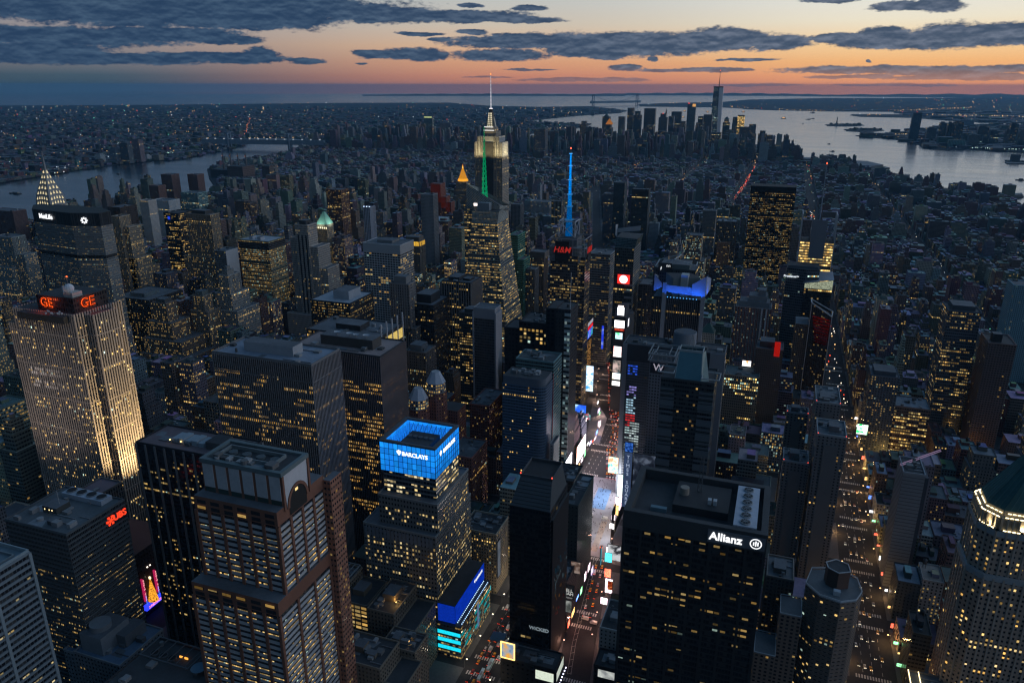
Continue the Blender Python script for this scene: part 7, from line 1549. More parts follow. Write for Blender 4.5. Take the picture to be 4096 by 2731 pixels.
for i, (u0, u1, v, y, lab) in enumerate(FARB):
    x0, z = zat(u0, v, y); x1, _ = zat(u1, v, y); c, lit = DTC[i % 5]
    t = thing('skyline_tower', lab, 'tower', ((x0+x1)/2, y, 0), 'far skyline towers'); FOOT.append((x0-10,x1+10,y-10,y+70))
    S_ = st(c, 5, 6, lit, .6, .5, .75, .15, .3); zs = z-(z*.12 if i % 3 == 0 else 0)
    MB().box(x0,x1,y,y+55,0,zs,S_,ROOFD).obj('wall', t)
    if i % 3 == 0: MB().box(x0+(x1-x0)*.18,x1-(x1-x0)*.18,y+5,y+50,zs,z,S_,ROOFD).obj('setback', t)
    if 'orange lit pyramid' in lab: MB().prism([(x0,y),(x1,y),(x1,y+50),(x0,y+50)],z,z+36,glow((1,.35,.05),.35,.6),None,[((x0+x1)/2-2,y+23),((x0+x1)/2+2,y+23),((x0+x1)/2+2,y+27),((x0+x1)/2-2,y+27)]).obj('pyramid_roof', t, GLOW)
    if 'red roof' in lab: mb = MB(); mb.solid((x0+x1)/2-3,(x0+x1)/2+3,y,y+3,z,z+4,glow((1,.08,.05),2.5)); mb.obj('light', t, GLOW); MB().cyl((x0+x1)/2+20,y+20,7,z,z+40,plain(c),6,1).obj('spire', t)
    if 'dome' in lab: MB().cyl((x0+x1)/2,y+25,(x1-x0)*.42,z,z+(x1-x0)*.35,plain((.07,.09,.09)),12,(x1-x0)*.1).obj('dome', t)
def spec(nm, lab, u0, u1, v, y, S_, **k):
    x0, z = zat(u0, v, y); x1, _ = zat(u1, v, y); t = thing(nm, lab, 'tower', ((x0+x1)/2,y,0), k.get('group')); FOOT.append((x0-10,x1+10,y-10,y+70)); return t, x0, x1, y, z
t, x0, x1, y, z = spec('skyline_tower','tallest far tower: tapering glass with a white right face and thin spire', r_(262), r_(332), 351, 6061, None)
gs = st((.09,.12,.15),8,6,.30,.4,.7,1.0,.8,.25); xm = x1-22
MB().prism([(x0,y),(xm,y),(xm,y+60),(x0,y+60)],0,z,gs,ROOF,[(x0+6,y+5),(xm,y),(xm,y+60),(x0+6,y+55)]).obj('wall', t)
MB().prism([(xm,y),(x1+2,y+8),(x1+2,y+55),(xm,y+60)],60,z,plain((.62,.64,.68),.08),ROOF,[(xm-8,y-4),(x1-1,y+6),(x1-1,y+50),(xm-8,y+58)]).obj('side_wall', t)
MB().box(x0+4,x1-4,y+5,y+55,z,z+9,plain((.10,.11,.12)),ROOFD).obj('penthouse', t); MB().cyl((x0+x1)/2+4,y+30,3.2,z+9,z+125,plain((.10,.09,.09)),8,.8).obj('spire', t); mb = MB(); mb.cyl((x0+x1)/2+4,y+30,2.2,z+122,z+128,glow((1,.1,.06),2),6); mb.obj('light', t, GLOW)
t, x0, x1, y, z = spec('skyline_tower','rippled slim far tower with red roof lights and an orange lit top corner', r_(92), r_(147), 415, 5900, None)
MB().box(x0,x1,y,y+40,0,z,st((.13,.15,.16),6,6,.14,.5,.5,.7,.5,.2),ROOFD).obj('wall', t); mb = MB(); mb.solid(x0+(x1-x0)*.62,x1,y-1,y,z-22,z-2,glow((1,.5,.15),.8,.8)); mb.obj('lit_crown', t, GLOW); mb = MB(); mb.solid(x0+4,x0+16,y,y+4,z,z+4,glow((1,.06,.04),2.4)); mb.obj('light', t, GLOW)
t, x0, x1, y, z = spec('skyline_tower','far tower with a slanted roof and a bright golden right face', r_(392), r_(476), 461, 5850, None)
MB().prism([(x0,y),(x0+(x1-x0)*.45,y),(x0+(x1-x0)*.45,y+50),(x0,y+50)],0,z-14,st((.10,.10,.10),6,6,.15,.5,.5),ROOFD,[(x0+6,y),(x0+(x1-x0)*.45,y),(x0+(x1-x0)*.45,y+50),(x0+6,y+50)]).obj('wall', t); MB().box(x0+(x1-x0)*.45,x1,y,y+50,0,z,st((.14,.12,.07),5,7,.9,.9,.6,.75,.02,.4),ROOF).obj('setback', t)
# across the harbour
t, x0, x1, y, z = spec('skyline_tower','lone tall blue-grey tower with a rounded top standing across the harbour', r_(1607), r_(1672), 452, 6840, None)
js = st((.06,.075,.09),9,7,.12,.7,.5,.5,.2,.4); MB().prism([(x0-4,y),(x1-6,y),(x1-6,y+50),(x0-4,y+50)],0,z-40,js,ROOFD,[(x0,y),(x1,y),(x1,y+50),(x0,y+50)]).obj('wall', t); MB().prism([(x0+6,y),(x1-1,y),(x1-1,y+50),(x0+6,y+50)],z-40,z+2,plain((.06,.075,.09)),ROOFD,[(x0+10,y),(x1-3,y),(x1-3,y+50),(x0+10,y+50)]).obj('crown', t)
for i, (a, b, v, y, lab) in enumerate(((1705,1768,860,6900,'low dark block right of the lone harbour tower'),(1792,1836,826,6700,'left tower of the close trio across the harbour'),(1846,1881,826,6720,'thin middle tower of the trio across the harbour'),(1886,1951,820,6650,'broad right tower of the trio across the harbour'),(1985,2062,908,6300,'pale low slab with a gold lit top across the harbour'),(2050,2122,852,6700,'brown block behind the pale low slab across the harbour'),(2130,2190,880,6500,'grey-blue block right of the brown one across the harbour'),(2240,2262,870,6500,'thin pale tower across the harbour'),(2270,2322,832,6600,'tall grey-blue tower far right across the harbour'),(2325,2400,885,6300,'cut-off grey block at the right edge across the harbour'),(1740,1950,970,6150,'long low waterside terminal shed across the harbour'))):
    t, x0, x1, y, z = spec('waterfront_tower', lab, r_(a), r_(b), v*.59524, y, None, group='towers across the harbour'); c, lit = DTC[i % 5]
    MB().box(x0,x1,y,y+60,0,max(z,12),st(tuple(q*.8 for q in c),8,6,lit*.7,.6,.5,.7,.3,.3),ROOFD).obj('wall', t); MB().box(x0+(x1-x0)*.2,x1-(x1-x0)*.3,y+10,y+50,max(z,12),max(z,12)+8,plain(c),ROOFD).obj('penthouse', t)
# far left riverbank towers
for (u0,u1,v,vb,lab,c) in ((521,553,562,647,'slim far bank tower outlined with small red lights',(.13,.10,.11)),(476,508,577,653,'dark far bank tower left of the red-outlined one',(.06,.07,.08)),(434,460,595,652,'grey-blue far bank tower, second from the left',(.10,.13,.16)),(378,400,619,655,'white far bank block, leftmost of the riverside row',(.3,.33,.35)),(556,588,622,640,'low white far bank block right of the red-outlined tower',(.36,.38,.4)),(1695,1728,467,540,'far bank tower with a green-gold lit top beyond the river',(.09,.11,.10)),(1758,1802,494,530,'broad pale far bank block beyond the river',(.15,.12,.11)),(815,835,575,602,'small far bank tower before the bridge',(.14,.13,.13))):
    y = ground((u0+u1)/2, vb)[1]; t, x0, x1, y, z = spec('riverside_tower', lab, u0, u1, v, y, None, group='far bank towers'); MB().box(x0,x1,y,y+35,0,z,st(c,7,6,.12,.5,.5,.8,.4,.2),ROOFD).obj('wall', t); MB().box(x0+4,x1-8,y+6,y+30,z,z+6,plain(c),ROOFD).obj('penthouse', t)
    if 'red' in lab and 'right of' not in lab and 'left of' not in lab:
        for k in range(6): mb = MB(); mb.solid(x0+1,x0+4,y-1,y,z*(.3+.12*k),z*(.3+.12*k)+3,glow((1,.15,.12),1.4)); mb.obj('light', t, GLOW)
    if 'green-gold' in lab: mb = MB(); mb.solid(x0+3,x1-3,y-1,y,z-8,z-1,glow((.8,.9,.35),1.0,.5)); mb.obj('light', t, GLOW)
def bridge(lab, pa, pb, towers, zt, zd, wd, rgb, lights=None):
    t = thing('suspension_bridge', lab, 'bridge', (*pa,0)); a, b = Vector((*pa,0)), Vector((*pb,0)); d = (b-a).normalized(); nrm = Vector((-d.y,d.x,0)); g = plain(rgb)
    mb = MB(); mb.bar((a.x,a.y,zd),(b.x,b.y,zd),wd,g); mb.obj('deck', t); tp = []
    for f_ in towers:
        p = a+(b-a)*f_; mb = MB()
        for s_ in (-1,1): q = p+nrm*s_*wd*.6; mb.bar((q.x,q.y,-4),(q.x,q.y,zt),wd*.34,g)
        for z in (zd+18, zt-3): u_, w_ = p-nrm*wd*.6, p+nrm*wd*.6; mb.bar((u_.x,u_.y,z),(w_.x,w_.y,z),wd*.25,g)
        mb.obj('bridge_tower', t); tp.append(p)
    mb = MB(); chain = [a]+tp+[b]
    for i in range(len(chain)-1):
        p, q = chain[i], chain[i+1]; n = 10; z0, z1 = (zd if i == 0 else zt), (zd if i == len(chain)-2 else zt); prev = None
        for k in range(n+1):
            f_ = k/n; sag = 4*f_*(1-f_)*((zt-zd)*.92 if z0 == z1 else (zt-zd)*.18); r = p+(q-p)*f_; c_ = (r.x, r.y, z0+(z1-z0)*f_-sag+2)
            if prev: mb.bar(prev, c_, wd*.12, g)
            prev = c_
    mb.obj('cable', t)
    if lights:
        mb = MB(); n, col, e, sz = lights
        for k in range(n): r = a+(b-a)*(k+.5)/n; mb.solid(r.x-sz,r.x+sz,r.y-sz,r.y+sz,zd+wd*.5,zd+wd*.5+sz*1.4,glow(col,e))
        mb.obj('roadway_light', t, GLOW)
bridge('grey suspension bridge crossing the bend of the left river', ground(815,590), ground(1300,597), (.22,.72), 102, 44, 34, (.16,.2,.24), (14,(.8,.9,1),.5,4))
bridge('dark bridge with a line of orange traffic lights right of the art deco tower', ground(1890,562), ground(2120,541), (.25,.7), 98, 26, 14, (.10,.11,.12), (40,(1,.45,.16),.8,2.6))
bridge('thin double-towered bridge on the distant strait below the horizon', ground(2362,424), ground(2560,420), (.05,.93), 232, 74, 46, (.16,.2,.24))
# small islands: robed statue, trees, terminal lights
x, y = ground(3346, 500); t = thing('statue', 'tall pale statue with a raised arm on a star-shaped pedestal on the small harbour island', 'statue', (x,y,0)); cu = plain((.26,.32,.30),.1)
mb = MB(); mb.cyl(x,y,24,0,16,plain((.25,.22,.18)),11,22); mb.cyl(x,y,10,16,44,plain((.4,.33,.22)),4,7); mb.obj('pedestal', t); mb = MB(); mb.cyl(x,y,6.5,44,66,cu,10,4.4,False); mb.cyl(x,y,4.4,66,78,cu,10,4.8); mb.cyl(x,y,1.8,78,80,cu,8); mb.cyl(x,y,2.4,80,85,cu,8,1.8); mb.cyl(x,y,3.2,83.6,84.4,cu,8); mb.bar((x-4,y,77),(x-6,y-1,90),2.2,cu); mb.cyl(x-6,y-1,1.6,89,94,cu,6,.6); mb.bar((x+4,y-3,72),(x+5,y-4,64),2.6,cu); mb.obj('figure', t)
R = random.Random(77)
for k in range(46):
    isl = k % 2; u = (3378,3456)[isl]+R.uniform(-58,66); v = (500,519.5)[isl]+R.uniform(-2.2,2.5); x, y = ground(u, v); h = R.uniform(9,20)
    if isl == 0 and abs(u-3346) < 14: continue
    n = thing('island_tree', f'dark tree clump, {ORD(k//2+1)} listed on the {"statue" if isl == 0 else "second"} island in the harbour', 'tree', (x,y,0), 'trees on the harbour islands'); mb = MB(); mb.cyl(x,y,1,0,h*.5,plain((.03,.025,.02)),5); mb.obj('trunk', n); mb = MB()
    for q in range(5): ax, ay, ar = x+R.uniform(-9,9), y+R.uniform(-9,9), R.uniform(5,9); mb.cyl(ax,ay,ar,h*.3,h*.7,plain((.02,.027,.02)),7,ar*.9,False); mb.cyl(ax,ay,ar*.9,h*.7,h*R.uniform(.95,1.15),plain((.025,.032,.022)),7,ar*.3)
    mb.obj('crown', n)
for (u, v, w, l, hh, lab) in ((r_(735),475,26,70,22,'orange lit ferry in the middle of the harbour'),(r_(930),453,20,90,16,'dark ship near the far shore of the harbour'),(r_(900),479,16,70,10,'low dark barge left of the statue island'),(r_(930),476,16,60,10,'small barge close behind the low dark one'),(r_(1040),577,10,26,6,'small workboat on the bright water'),(r_(1062),607,12,34,8,'dark tug on the bright water by the piers'),(r_(465),449,26,60,20,'lit ferry right of the tallest far tower'),(r_(225),449,22,50,18,'lit ship left of the tallest far tower'),(r_(70),446,24,60,18,'lit ship near the rippled far tower'),(r_(60),470,20,50,14,'orange lit boat behind the far skyline'),(2996+2315*.4677,721.5,14,36,9,'dark barge near the right edge of the bright river'),(1010*.46769,697,9,24,6,'small white-wake boat on the left river'),(r_(865),496,9,24,6,'tiny boat behind the statue island'),(60,775,14,60,8,'dark pier barge on the left river')):
    x, y = ground(u, v, -4); n = thing('boat', lab, 'boat', (x,y,-4)); MB().prism([(x-l/2,y-w/4),(x-l/3,y-w/2),(x+l/2,y-w/2),(x+l/2,y+w/2),(x-l/3,y+w/2),(x-l/2,y+w/4)],-4,-4+hh*.4,plain((.05,.045,.045)),plain((.12,.11,.1))).obj('hull', n); MB().box(x-l*.1,x+l*.35,y-w*.35,y+w*.35,-4+hh*.4,-4+hh,plain((.2,.19,.18)),plain((.25,.25,.26))).obj('cabin', n)
    if 'lit' in lab: mb = MB(); mb.solid(x-l*.2,x+l*.3,y-w*.36-1,y-w*.36,-4+hh*.5,-4+hh*.8,glow((1,.55,.2),1.6,1)); mb.obj('light', n, GLOW)
# piers and the long lit pier building on the right
for (pts, h, lab, lit) in (([(3160,652),(3310,642),(3480,652),(3560,672),(3500,680),(3330,664)], 14, 'long pier building with a row of white lights beside the bright river', 1),([(3092,607),(3205,610),(3210,617),(3100,616)], 8, 'thin dark pier pointing into the bright river', 0),([(3600,697),(3640,699),(3638,704),(3600,703)], 8, 'short pier by the riverside roofs', 0),([(3990,785),(4090,778),(4096,786),(4010,794)], 9, 'low pier shed near the right edge', 0),([(4020,648),(4100,650),(4100,655),(4030,655)], 6, 'floating breakwater across the bright river', 0),([(3180,629),(3290,640),(3288,646),(3180,640)], 9, 'pale pier shed left of the long lit pier building', 0)):
    P = [ground(*p) for p in pts]; ar = sum(P[i][0]*P[(i+1) % len(P)][1]-P[(i+1) % len(P)][0]*P[i][1] for i in range(len(P))); P = P if ar > 0 else P[::-1]
    n = thing('pier', lab, 'pier', (*P[0],-4)); MB().prism(P,-4,1,plain((.06,.065,.07)),plain((.10,.11,.12))).obj('deck', n)
    if h > 8: cx, cy = sum(p[0] for p in P)/len(P), sum(p[1] for p in P)/len(P); MB().prism([(cx+(a-cx)*.85,cy+(b-cy)*.75) for a, b in P],1,h,plain((.10,.11,.12)),plain((.16,.18,.2))).obj('shed', n)
    if lit:
        for k in range(12): x, y = ground(3320+k*7, 648+abs(k-3)*.3, h); mb = MB(); mb.solid(x-3,x+3,y-3,y+3,h+2,h+6,glow((1,.9,.7),1.6)); mb.obj('light', n, GLOW)
x, y = ground(4062, 645); n = thing('ventilation_tower', 'dark square tower standing in the bright river at the right edge', 'tower', (x,y,-4)); MB().box(x-22,x+22,y,y+40,-4,38,plain((.10,.10,.10)),ROOFD).obj('wall', n); MB().solid(x-45,x+60,y-8,y+50,-4,2,plain((.06,.06,.06))).obj('base', n)
x, y = ground(3367, 639); n = thing('ventilation_tower', 'dark square tower behind the long lit pier building', 'tower', (x,y,0)); _, z = zat(3367, 621, y); MB().box(x-20,x+22,y,y+30,-4,z,plain((.08,.08,.085)),ROOFD).obj('wall', n); MB().box(x-16,x+18,y+4,y+26,z,z+4,plain((.1,.1,.1)),ROOFD).obj('penthouse', n)

# ------------------------------------------------------------------ the rest of the city
# what a stray building may not hide: open streets, the rivers and the visible part of every tower
KEEP = [(u0, u1, vb, y, 12.0) for (_, u0, u1, vt, vb, y) in HEROES]
for y in range(180, 1100, 30):
    for xc, wd, lim in ((None, 16, 1060), (285, 14, 1000), (0, 14, 640)):
        if y > lim: continue
        x = bway_x(y) if xc is None else xc
        if xc == 0 and not (y < 260 or y > 290): continue
        a, b = proj(x-wd, y, 0), proj(x+wd, y, 0); KEEP.append((min(a[0],b[0])-4, max(a[0],b[0])+4, max(a[1],b[1])+8, y-4, 0))
for y in range(330, 480, 24): a, b = proj(16, y, 0), proj(52, y, 0); KEEP.append((a[0]-4, b[0]+4, max(a[1],b[1])+10, y-3, 0))
KEEP += [q+(0,) for q in ((-200, 640, 880, 1500), (640, 880, 770, 2300), (860, 1250, 640, 3000), (3050, 3250, 660, 3300), (3250, 3520, 690, 2700), (3520, 3700, 745, 2200), (3700, 3960, 775, 1900), (3960, 4200, 830, 1600))]
def hmax(x0, x1, y0, y1, h):
    ext = lambda hh: [proj(x, y, hh) for x in (x0, x1) for y in (y0, y1)]
    P = ext(h); Q = ext(0)
    ua, ub = min(p[0] for p in P+Q), max(p[0] for p in P+Q)
    for (u0, u1, vb, yy, least) in KEEP:
        if y0 < yy-2 and ua < u1 and ub > u0:
            lim = vb
            if min(p[1] for p in ext(h)) < lim:
                lo, hi = 0.0, h
                for _ in range(9):
                    m_ = (lo+hi)/2
                    if min(p[1] for p in ext(m_)) < lim: hi = m_
                    else: lo = m_
                h = max(lo, min(h, least))
                if h < 5: return 0
    return h
def zone(x, y, R):
    q = R.random()
    if x > 300: 
        if y < 560: return R.uniform(12,26) if q < .72 else R.uniform(28,60) if q < .94 else R.uniform(60,100)
        if y < 1300: return R.uniform(14,30) if q < .5 else R.uniform(30,62) if q < .86 else R.uniform(62,110)
        return R.uniform(12,30) if q < .75 else R.uniform(30,70)
    if y < 1200:
        if x > -14: return R.uniform(18,45) if q < .6 else R.uniform(45,90)
        if x > -310: return R.uniform(25,60) if q < .5 else R.uniform(60,115)
        return R.uniform(25,60) if q < .45 else R.uniform(60,110) if q < .85 else R.uniform(110,150)
    if y < 2000: return R.uniform(18,45) if q < .45 else R.uniform(45,80) if q < .86 else R.uniform(80,135)
    if y < 2700: return R.uniform(14,32) if q < .66 else R.uniform(32,62) if q < .92 else R.uniform(62,110)
    if y < 4400: return R.uniform(9,17) if q < .80 else R.uniform(17,34) if q < .975 else R.uniform(34,60)
    return R.uniform(14,50) if q < .45 else R.uniform(50,110) if q < .85 else R.uniform(110,170)
PAL = [((.165,.14,.11),'beige'),((.12,.085,.065),'brown'),((.13,.06,.05),'red brick'),((.12,.12,.125),'grey'),((.05,.05,.055),'dark'),((.22,.22,.22),'pale'),((.08,.10,.115),'blue-grey')]
RFS = [((.09,.10,.11),'dark-roofed'),((.27,.30,.34),'pale-roofed'),((.035,.038,.042),'black-roofed'),((.17,.185,.205),'grey-roofed')]
PAL = [(tuple(q*.6+sum(c)/7.5 for q in c), n) for c, n in PAL]
R = random.Random(2024); LOTS = []
bx_edges = AVE
for (x0, x1) in AVE:
    for s in STREETS:
        y0, y1 = s+9, s+71
        if y1 < 60 or y0 > 5050: continue
        c = proj((x0+x1)/2, y0, 20)
        if not c or c[0] < -700 or c[0] > 4800 or c[1] > 3300: continue
        for (ya, yb) in ((y0, y0+29.5), (y0+31.5, y1)):
            x = x0+3
            while x < x1-8:
                w = R.uniform(16, 52) if s > 2000 else R.uniform(9, 18) if x0 > 300 and R.random() < .6 else R.uniform(14, 34)
                w = min(w, x1-3-x)
                if w < 6: break
                dy = R.uniform(0, 5) if ya > y0 else 0; de = R.uniform(0, 6)
                LOTS.append((x, x+w-.4, ya+(0 if ya == y0 else dy), yb-(de if ya == y0 else 0))); x += w
BLD = []
for (x0, x1, y0, y1) in LOTS:
    h = zone((x0+x1)/2, y0, R); pal = R.randrange(len(PAL)); rf = R.randrange(4); sd = R.random(); tall = R.random()
    if y0 > 2600 or (x0 > 302 and y0 > 400): pal = R.choice((1,2,2,3,0,5,6))
    if not all(inside(ISLAND, x, y) for x in (x0-6, x1+6) for y in (y0-6, y1+6)): continue
    if any(x0 < f[1]+1 and x1 > f[0]-1 and y0 < f[3]+1 and y1 > f[2]-1 for f in FOOT): continue
    b0, b1 = bway_x(y0), bway_x(y1)
    if min(b0, b1)-15 < x1 and max(b0, b1)+15 > x0: continue
    if -30 < x0 < 52 and 314 < y0 < 560 and x1 > -14: continue
    if 205 < x1 and x0 < 268 and 490 < y1 and y0 < 550: continue
    h = hmax(x0, x1, y0, y1, h)
    if h < 6: continue
    P = [proj(x, y, z) for x in (x0, x1) for y in (y0, y1) for z in (0, h)]
    ua, ub, va, vb = min(p[0] for p in P), max(p[0] for p in P), min(p[1] for p in P), max(p[1] for p in P)
    if ub < -60 or ua > 4160 or va > 2790: continue
    BLD.append(dict(b=(x0,x1,y0,y1), h=h, pal=pal, rf=rf, sd=sd, t=tall, area=(min(ub,4096)-max(ua,0))*(min(vb,2731)-va), u=(ua+ub)/2, v=va))
def occl(b):   # rough share of the building's front that something nearer and taller hides
    u, v = b['u'], b['v']; y = b['b'][2]
    return any(u0+10 < u < u1-10 and vt-5 < v < vb-5 and yy < y for (_, u0, u1, vt, vb, yy) in HEROES)
for b in BLD: b['score'] = b['area']*(.12 if occl(b) else 1)
BLD.sort(key=lambda b: -b['score'])
NEAR, REST = BLD[:300], BLD[300:]
def shape(mbw, mbr, mbp, b, near):
    x0,x1,y0,y1 = b['b']; h = b['h']; R = random.Random(int(b['sd']*1e9)); c = tuple(q*R.uniform(.75,1.2) for q in PAL[b['pal']][0]); rc = tuple(q*R.uniform(.7,1.3) for q in RFS[b['rf']][0])
    lit = R.choice((.05,.09,.14,.2,.3,.42) if x0 < 300 else (.03,.06,.1,.18,.32)); fl = R.uniform(3.2,3.9); lit *= 1 if y0 < 1500 else .45 if y0 < 2300 else .2
    k = R.choice(((.42,.5),(.5,.5),(.38,.45),(.8,.45),(.55,.6)))
    S_ = st(c, R.uniform(2.2,3.4), fl, lit, *k, R.uniform(.6,1.1), R.choice((.02,.05,.1,.3)), R.choice((.05,.1,.5)), .3); rfs = plain(rc, .55)
    w, d = x1-x0, y1-y0; tiers = [(x0,x1,y0,y1,0,h)]
    if h > 48 and b['t'] < .6:
        m1 = h*R.uniform(.55,.8); i1 = R.uniform(.08,.2); tiers = [(x0,x1,y0,y1,0,m1),(x0+w*i1,x1-w*i1,y0+d*i1*.7,y1-d*i1,m1,h)]
        if b['t'] < .3: m2 = m1+(h-m1)*.55; i2 = i1+.12; tiers = [tiers[0],(*tiers[1][:4],m1,m2),(x0+w*i2,x1-w*i2,y0+d*i2*.7,y1-d*i2,m2,h)]
    for (a,b_,c_,d_,z0,z1) in tiers:
        mbw.prism([(a,c_),(b_,c_),(b_,d_),(a,d_)],z0,z1,S_); mbr.quad([(a,c_,z1),(b_,c_,z1),(b_,d_,z1),(a,d_,z1)], rfs)
        if near: mbw.ring(a-.1,b_+.1,c_-.1,d_+.1,z1-.3,z1+1.0,.45,plain(tuple(q*1.2 for q in c),.15))
    a,b_,c_,d_,_,z1 = tiers[-1]; w, d = b_-a, d_-c_
    out_ = []
    pw, pd = w*R.uniform(.25,.5), d*R.uniform(.25,.5); px, py = a+R.uniform(.1,.5)*w, c_+R.uniform(.2,.5)*d; mbp.box(px,min(px+pw,b_-.5),py,min(py+pd,d_-.5),z1,z1+R.uniform(2.5,6),plain(tuple(q*R.uniform(.7,1.2) for q in c)),plain(tuple(q*R.uniform(.6,1.4) for q in rc),.5))
    return R, (a,b_,c_,d_,z1), c
KN = lambda b: ('apartment_building' if b['b'][0] > 302 else 'office_building') if b['h'] > 34 else ('brick_walkup' if b['b'][0] > 302 or b['b'][2] > 2200 else 'loft_building')
names = {}
for b in NEAR:
    mw, mr, mp = MB(), MB(), MB(); RR, (a,b_,c_,d_,z1), c = shape(mw, mr, mp, b, True); x0,x1,y0,y1 = b['b']
    # which named tower is nearest in the picture, and on which side of it
    hs = min(HEROES, key=lambda q: math.hypot((q[1]+q[2])/2-b['u'], ((q[3]+min(q[4],2731))/2-b['v'])*1.0)); hu, hv = (hs[1]+hs[2])/2, (hs[3]+min(hs[4],2731))/2
    rel = ('left of' if b['u'] < hu else 'right of') if abs(b['u']-hu) > (hs[2]-hs[1])*.5 else ('in front of' if y0 < hs[5] else 'behind')
    size = 'stepped' if b['h'] > 48 and b['t'] < .6 else 'tall' if b['h'] > 70 else 'mid-height' if b['h'] > 34 else 'low'
    key = f"{size} {PAL[b['pal']][1]} {RFS[b['rf']][1]} building {rel} {hs[0]}"; b['key'] = key; names.setdefault(key, []).append(b)
    kn = KN(b); t = thing(kn, key, 'building', ((x0+x1)/2,(y0+y1)/2,0), {'apartment_building':'west side apartment buildings','office_building':'midtown office buildings','brick_walkup':'low brick buildings','loft_building':'low midtown buildings'}[kn]); b['t_'] = t
    mw.obj('wall', t); mr.obj('roof', t); mp.obj('penthouse', t)
    if (z1 < 95 and RR.random() < .55) and b_-a > 8:
        tx, ty = a+RR.uniform(.2,.8)*(b_-a), c_+RR.uniform(.6,.85)*(d_-c_); m = MB(); g = plain((.06,.045,.035),.2)
        for q in ((-1,-1),(1,-1),(1,1),(-1,1)): m.bar((tx+q[0],ty+q[1],z1),(tx+q[0],ty+q[1],z1+4),.25,g)
        m.cyl(tx,ty,1.7,z1+4,z1+7.6,g,10); m.cyl(tx,ty,1.8,z1+7.6,z1+8.8,plain((.04,.04,.045)),10,.2); m.obj('water_tank', t)
    if b_-a > 9 and d_-c_ > 9:
        m = MB()
        for k in range(RR.randrange(2,6)): ux, uy = a+RR.uniform(.08,.85)*(b_-a), c_+RR.uniform(.08,.85)*(d_-c_); g_ = RR.uniform(.06,.34); s_ = RR.uniform(.8,2.6); m.solid(ux,ux+s_,uy,uy+s_*RR.uniform(.6,1.5),z1,z1+RR.uniform(.7,2.0),plain((g_,g_*1.03,g_*1.08)))
        m.obj('roof_unit', t)
for key, L in names.items():
    if len(L) > 1:
        L.sort(key=lambda b: b['u'])
        for i, b in enumerate(L): b['t_']['label'] = f"{key}, {ORD(i+1)} from left"
# everything smaller: one mass
mw, mr, mp = MB(), MB(), MB()
for b in REST: shape(mw, mw, mw, b, False)
o = mw.obj('distant_city_blocks'); tag(o, 'dense mass of smaller city blocks filling the island between the towers', 'city', None, 'stuff')
# far shores: one mass of low houses each side
def carpet(name, lab, poly, n, seed, hs, sz, lit, dmax=16000):
    R = random.Random(seed); mb = MB(); xs = [p[0] for p in poly]; ys = [p[1] for p in poly]; k = 0; tries = 0
    while k < n and tries < n*30:
        tries += 1; u = R.uniform(-150, 4250); v = 372+R.random()**.75*420; x, y = ground(u, v); d = math.hypot(x-CAM.x, y-CAM.y)
        if d > dmax or not inside(poly, x, y): continue
        s_ = sz*(1+d/6000); w, dd = s_*R.uniform(.5,1.6), s_*R.uniform(.5,1.3); h = R.uniform(*hs) if R.random() < .93 else R.uniform(hs[1], hs[1]*3.2); c = tuple(q*R.uniform(.3,.8) for q in R.choice(PAL)[0])
        k_ = R.uniform(.3,1.5); mb.box(x-w/2,x+w/2,y,y+dd,0,h,st(c,5+d/1500,3.8+d/1500,lit*R.uniform(.3,1.4),.5,.5,.8,.25,.1,.1),plain(tuple(q*k_ for q in (.10,.12,.145)))); k += 1
    o = mb.obj(name); tag(o, lab, 'city', None, 'stuff')
FS = [o for o in bpy.data.objects if o.name.startswith('far_shore')]
polys = [[(v.co.x, v.co.y) for v in o.data.vertices if v.co.z > -1] for o in FS]
carpet('far_shore_houses', 'endless low houses of the far bank beyond the left river', polys[0], 9000, 5, (6,13), 17, .05)
carpet('far_shore_houses', 'low buildings and port sheds on the far shore beyond the harbour', polys[1], 1300, 6, (6,12), 44, .04)
carpet('far_shore_houses', 'low waterfront buildings across the harbour at right', polys[3], 520, 7, (8,26), 34, .07)
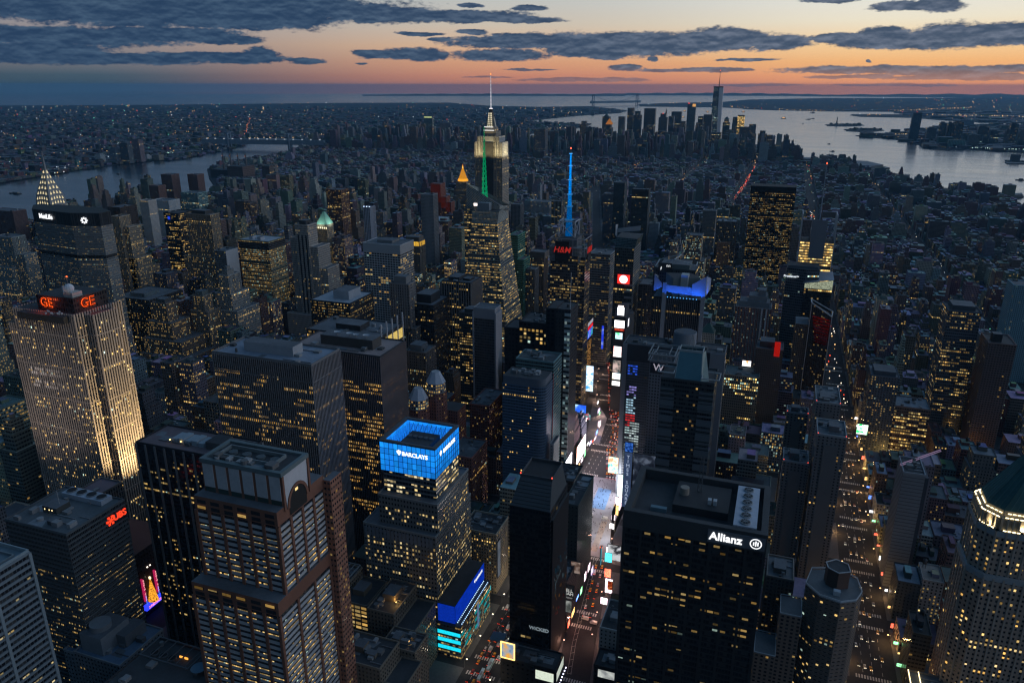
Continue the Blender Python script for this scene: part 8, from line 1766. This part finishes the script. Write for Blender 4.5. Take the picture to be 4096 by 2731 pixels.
# points of light scattered over the land
def lights(name, lab, pts):
    mb = MB()
    for (x, y, z, s, col, e) in pts: mb.cyl(x, y, s, z-s, z+s, glow(col, e), 5, s*.6)
    o = mb.obj(name, mat=GLOW); tag(o, lab, 'lights', None, 'stuff')
R = random.Random(99); COLS = [(1,.50,.14)]*6+[(1,.82,.6)]*2+[(.75,.9,1)]*2+[(1,.08,.04)]+[(.2,1,.65)]*1
pts = []
while len(pts) < 1300:
    u, v = R.uniform(-30, 4130), 385+R.random()**1.1*330; x, y = ground(u, v); d = math.hypot(x-CAM.x, y-CAM.y)
    if any(inside(p, x, y) for p in polys): pts.append((x, y, 14, d*.00034*R.choice((.35,.45,.6,.9)), R.choice(COLS), R.uniform(.8,3.4)))
for (u0,v0,u1,v1,n,col) in ((980,545,1002,475,16,(1,.25,.08)),(1048,458,1055,425,12,(1,.7,.35)),(3575,446,3900,432,34,(1,.6,.25)),(3700,462,4096,470,40,(1,.65,.3)),(3110,440,3300,446,16,(1,.6,.25)),(3500,545,3645,541,16,(1,.7,.35)),(2155,522,2262,516,10,(1,.75,.4)),(960,560,1180,556,18,(1,.7,.4)),(3880,598,4096,606,18,(.7,1,.85)),(700,618,650,621,6,(.6,1,.8)),(255,700,280,655,5,(.9,.95,1)),(70,432,330,428,8,(1,.85,.7)),(2200,445,2330,455,8,(1,.8,.5)),(2666,414,2715,414,3,(1,.55,.2))):
    for k in range(n): x, y = ground(u0+(u1-u0)*(k+R.random())/n+R.uniform(-3,3), v0+(v1-v0)*(k+R.random())/n+R.uniform(-1.5,1.5)); d = math.hypot(x-CAM.x, y-CAM.y); pts.append((x, y, 14, d*.00034*R.uniform(.6,1.2), col, R.uniform(.9,2.4)))
lights('far_shore_lights', 'scattered points of light on the far shores', pts)
pts = []
while len(pts) < 1500:
    x, y = R.uniform(-1700, 1500), R.choice(STREETS)+R.uniform(-4,4); 
    if R.random() < .5: x = R.choice(AVE)[0]-R.uniform(4,20); y = R.uniform(300, 4800)
    if not inside(ISLAND, x, y) or y < 250: continue
    d = math.hypot(x-CAM.x, y-CAM.y); pts.append((x, y, R.uniform(5,16), max(.5, d*.00026*R.choice((.6,.8,1.1))), R.choice(COLS), R.uniform(.8,3.0)))
for y in range(1350, 4300, 22):   # red tail lights of the far avenue, right of centre
    v_ = proj(-15, y, 0); x = -15+(y-1350)*.012
    if 2900 < y < 4200 or R.random() < .4: pts.append((x+R.uniform(-7,7), y, 8, y*.00026*R.uniform(.7,1.3), (1,.05,.02), 2.6 if y > 2900 else 1.2)); pts.append((x+R.uniform(-7,7), y+9, 8, y*.00026*R.uniform(.6,1.1), R.choice(((1,.05,.02),(1,.7,.4))), 1.8))
for y in range(800, 2600, 16):    # the avenue on the right, headlights
    pts.append((285+R.uniform(-11,11)-(y-800)*.004, y, 3, .6+y*.0002, R.choice(((1,.85,.6),(1,.6,.25),(1,.08,.03),(1,.9,.8))), R.uniform(1,3)))
lights('city_street_lights', 'street and traffic lights too small to tell apart between the far blocks', pts)

# ------------------------------------------------------------------ haze
m = new_mat('haze'); pv = ND('ShaderNodeVolumePrincipled'); pv.inputs['Color'].default_value = (.22,.58,.92,1); pv.inputs['Density'].default_value = HAZE_D; pv.inputs['Density Attribute'].default_value = ''; m.cycles.homogeneous_volume = True; pv.inputs['Anisotropy'].default_value = .1
o_ = ND('ShaderNodeOutputMaterial'); LK(pv.outputs[0], o_.inputs['Volume'])
mb = MB(); mb.solid(CAM.x-46000, CAM.x+46000, CAM.y-46000, CAM.y+46000, -6, 470, plain((1,1,1)))
o = mb.obj('haze', mat=m); o['kind'] = 'stuff'; o.display_type = 'WIRE'
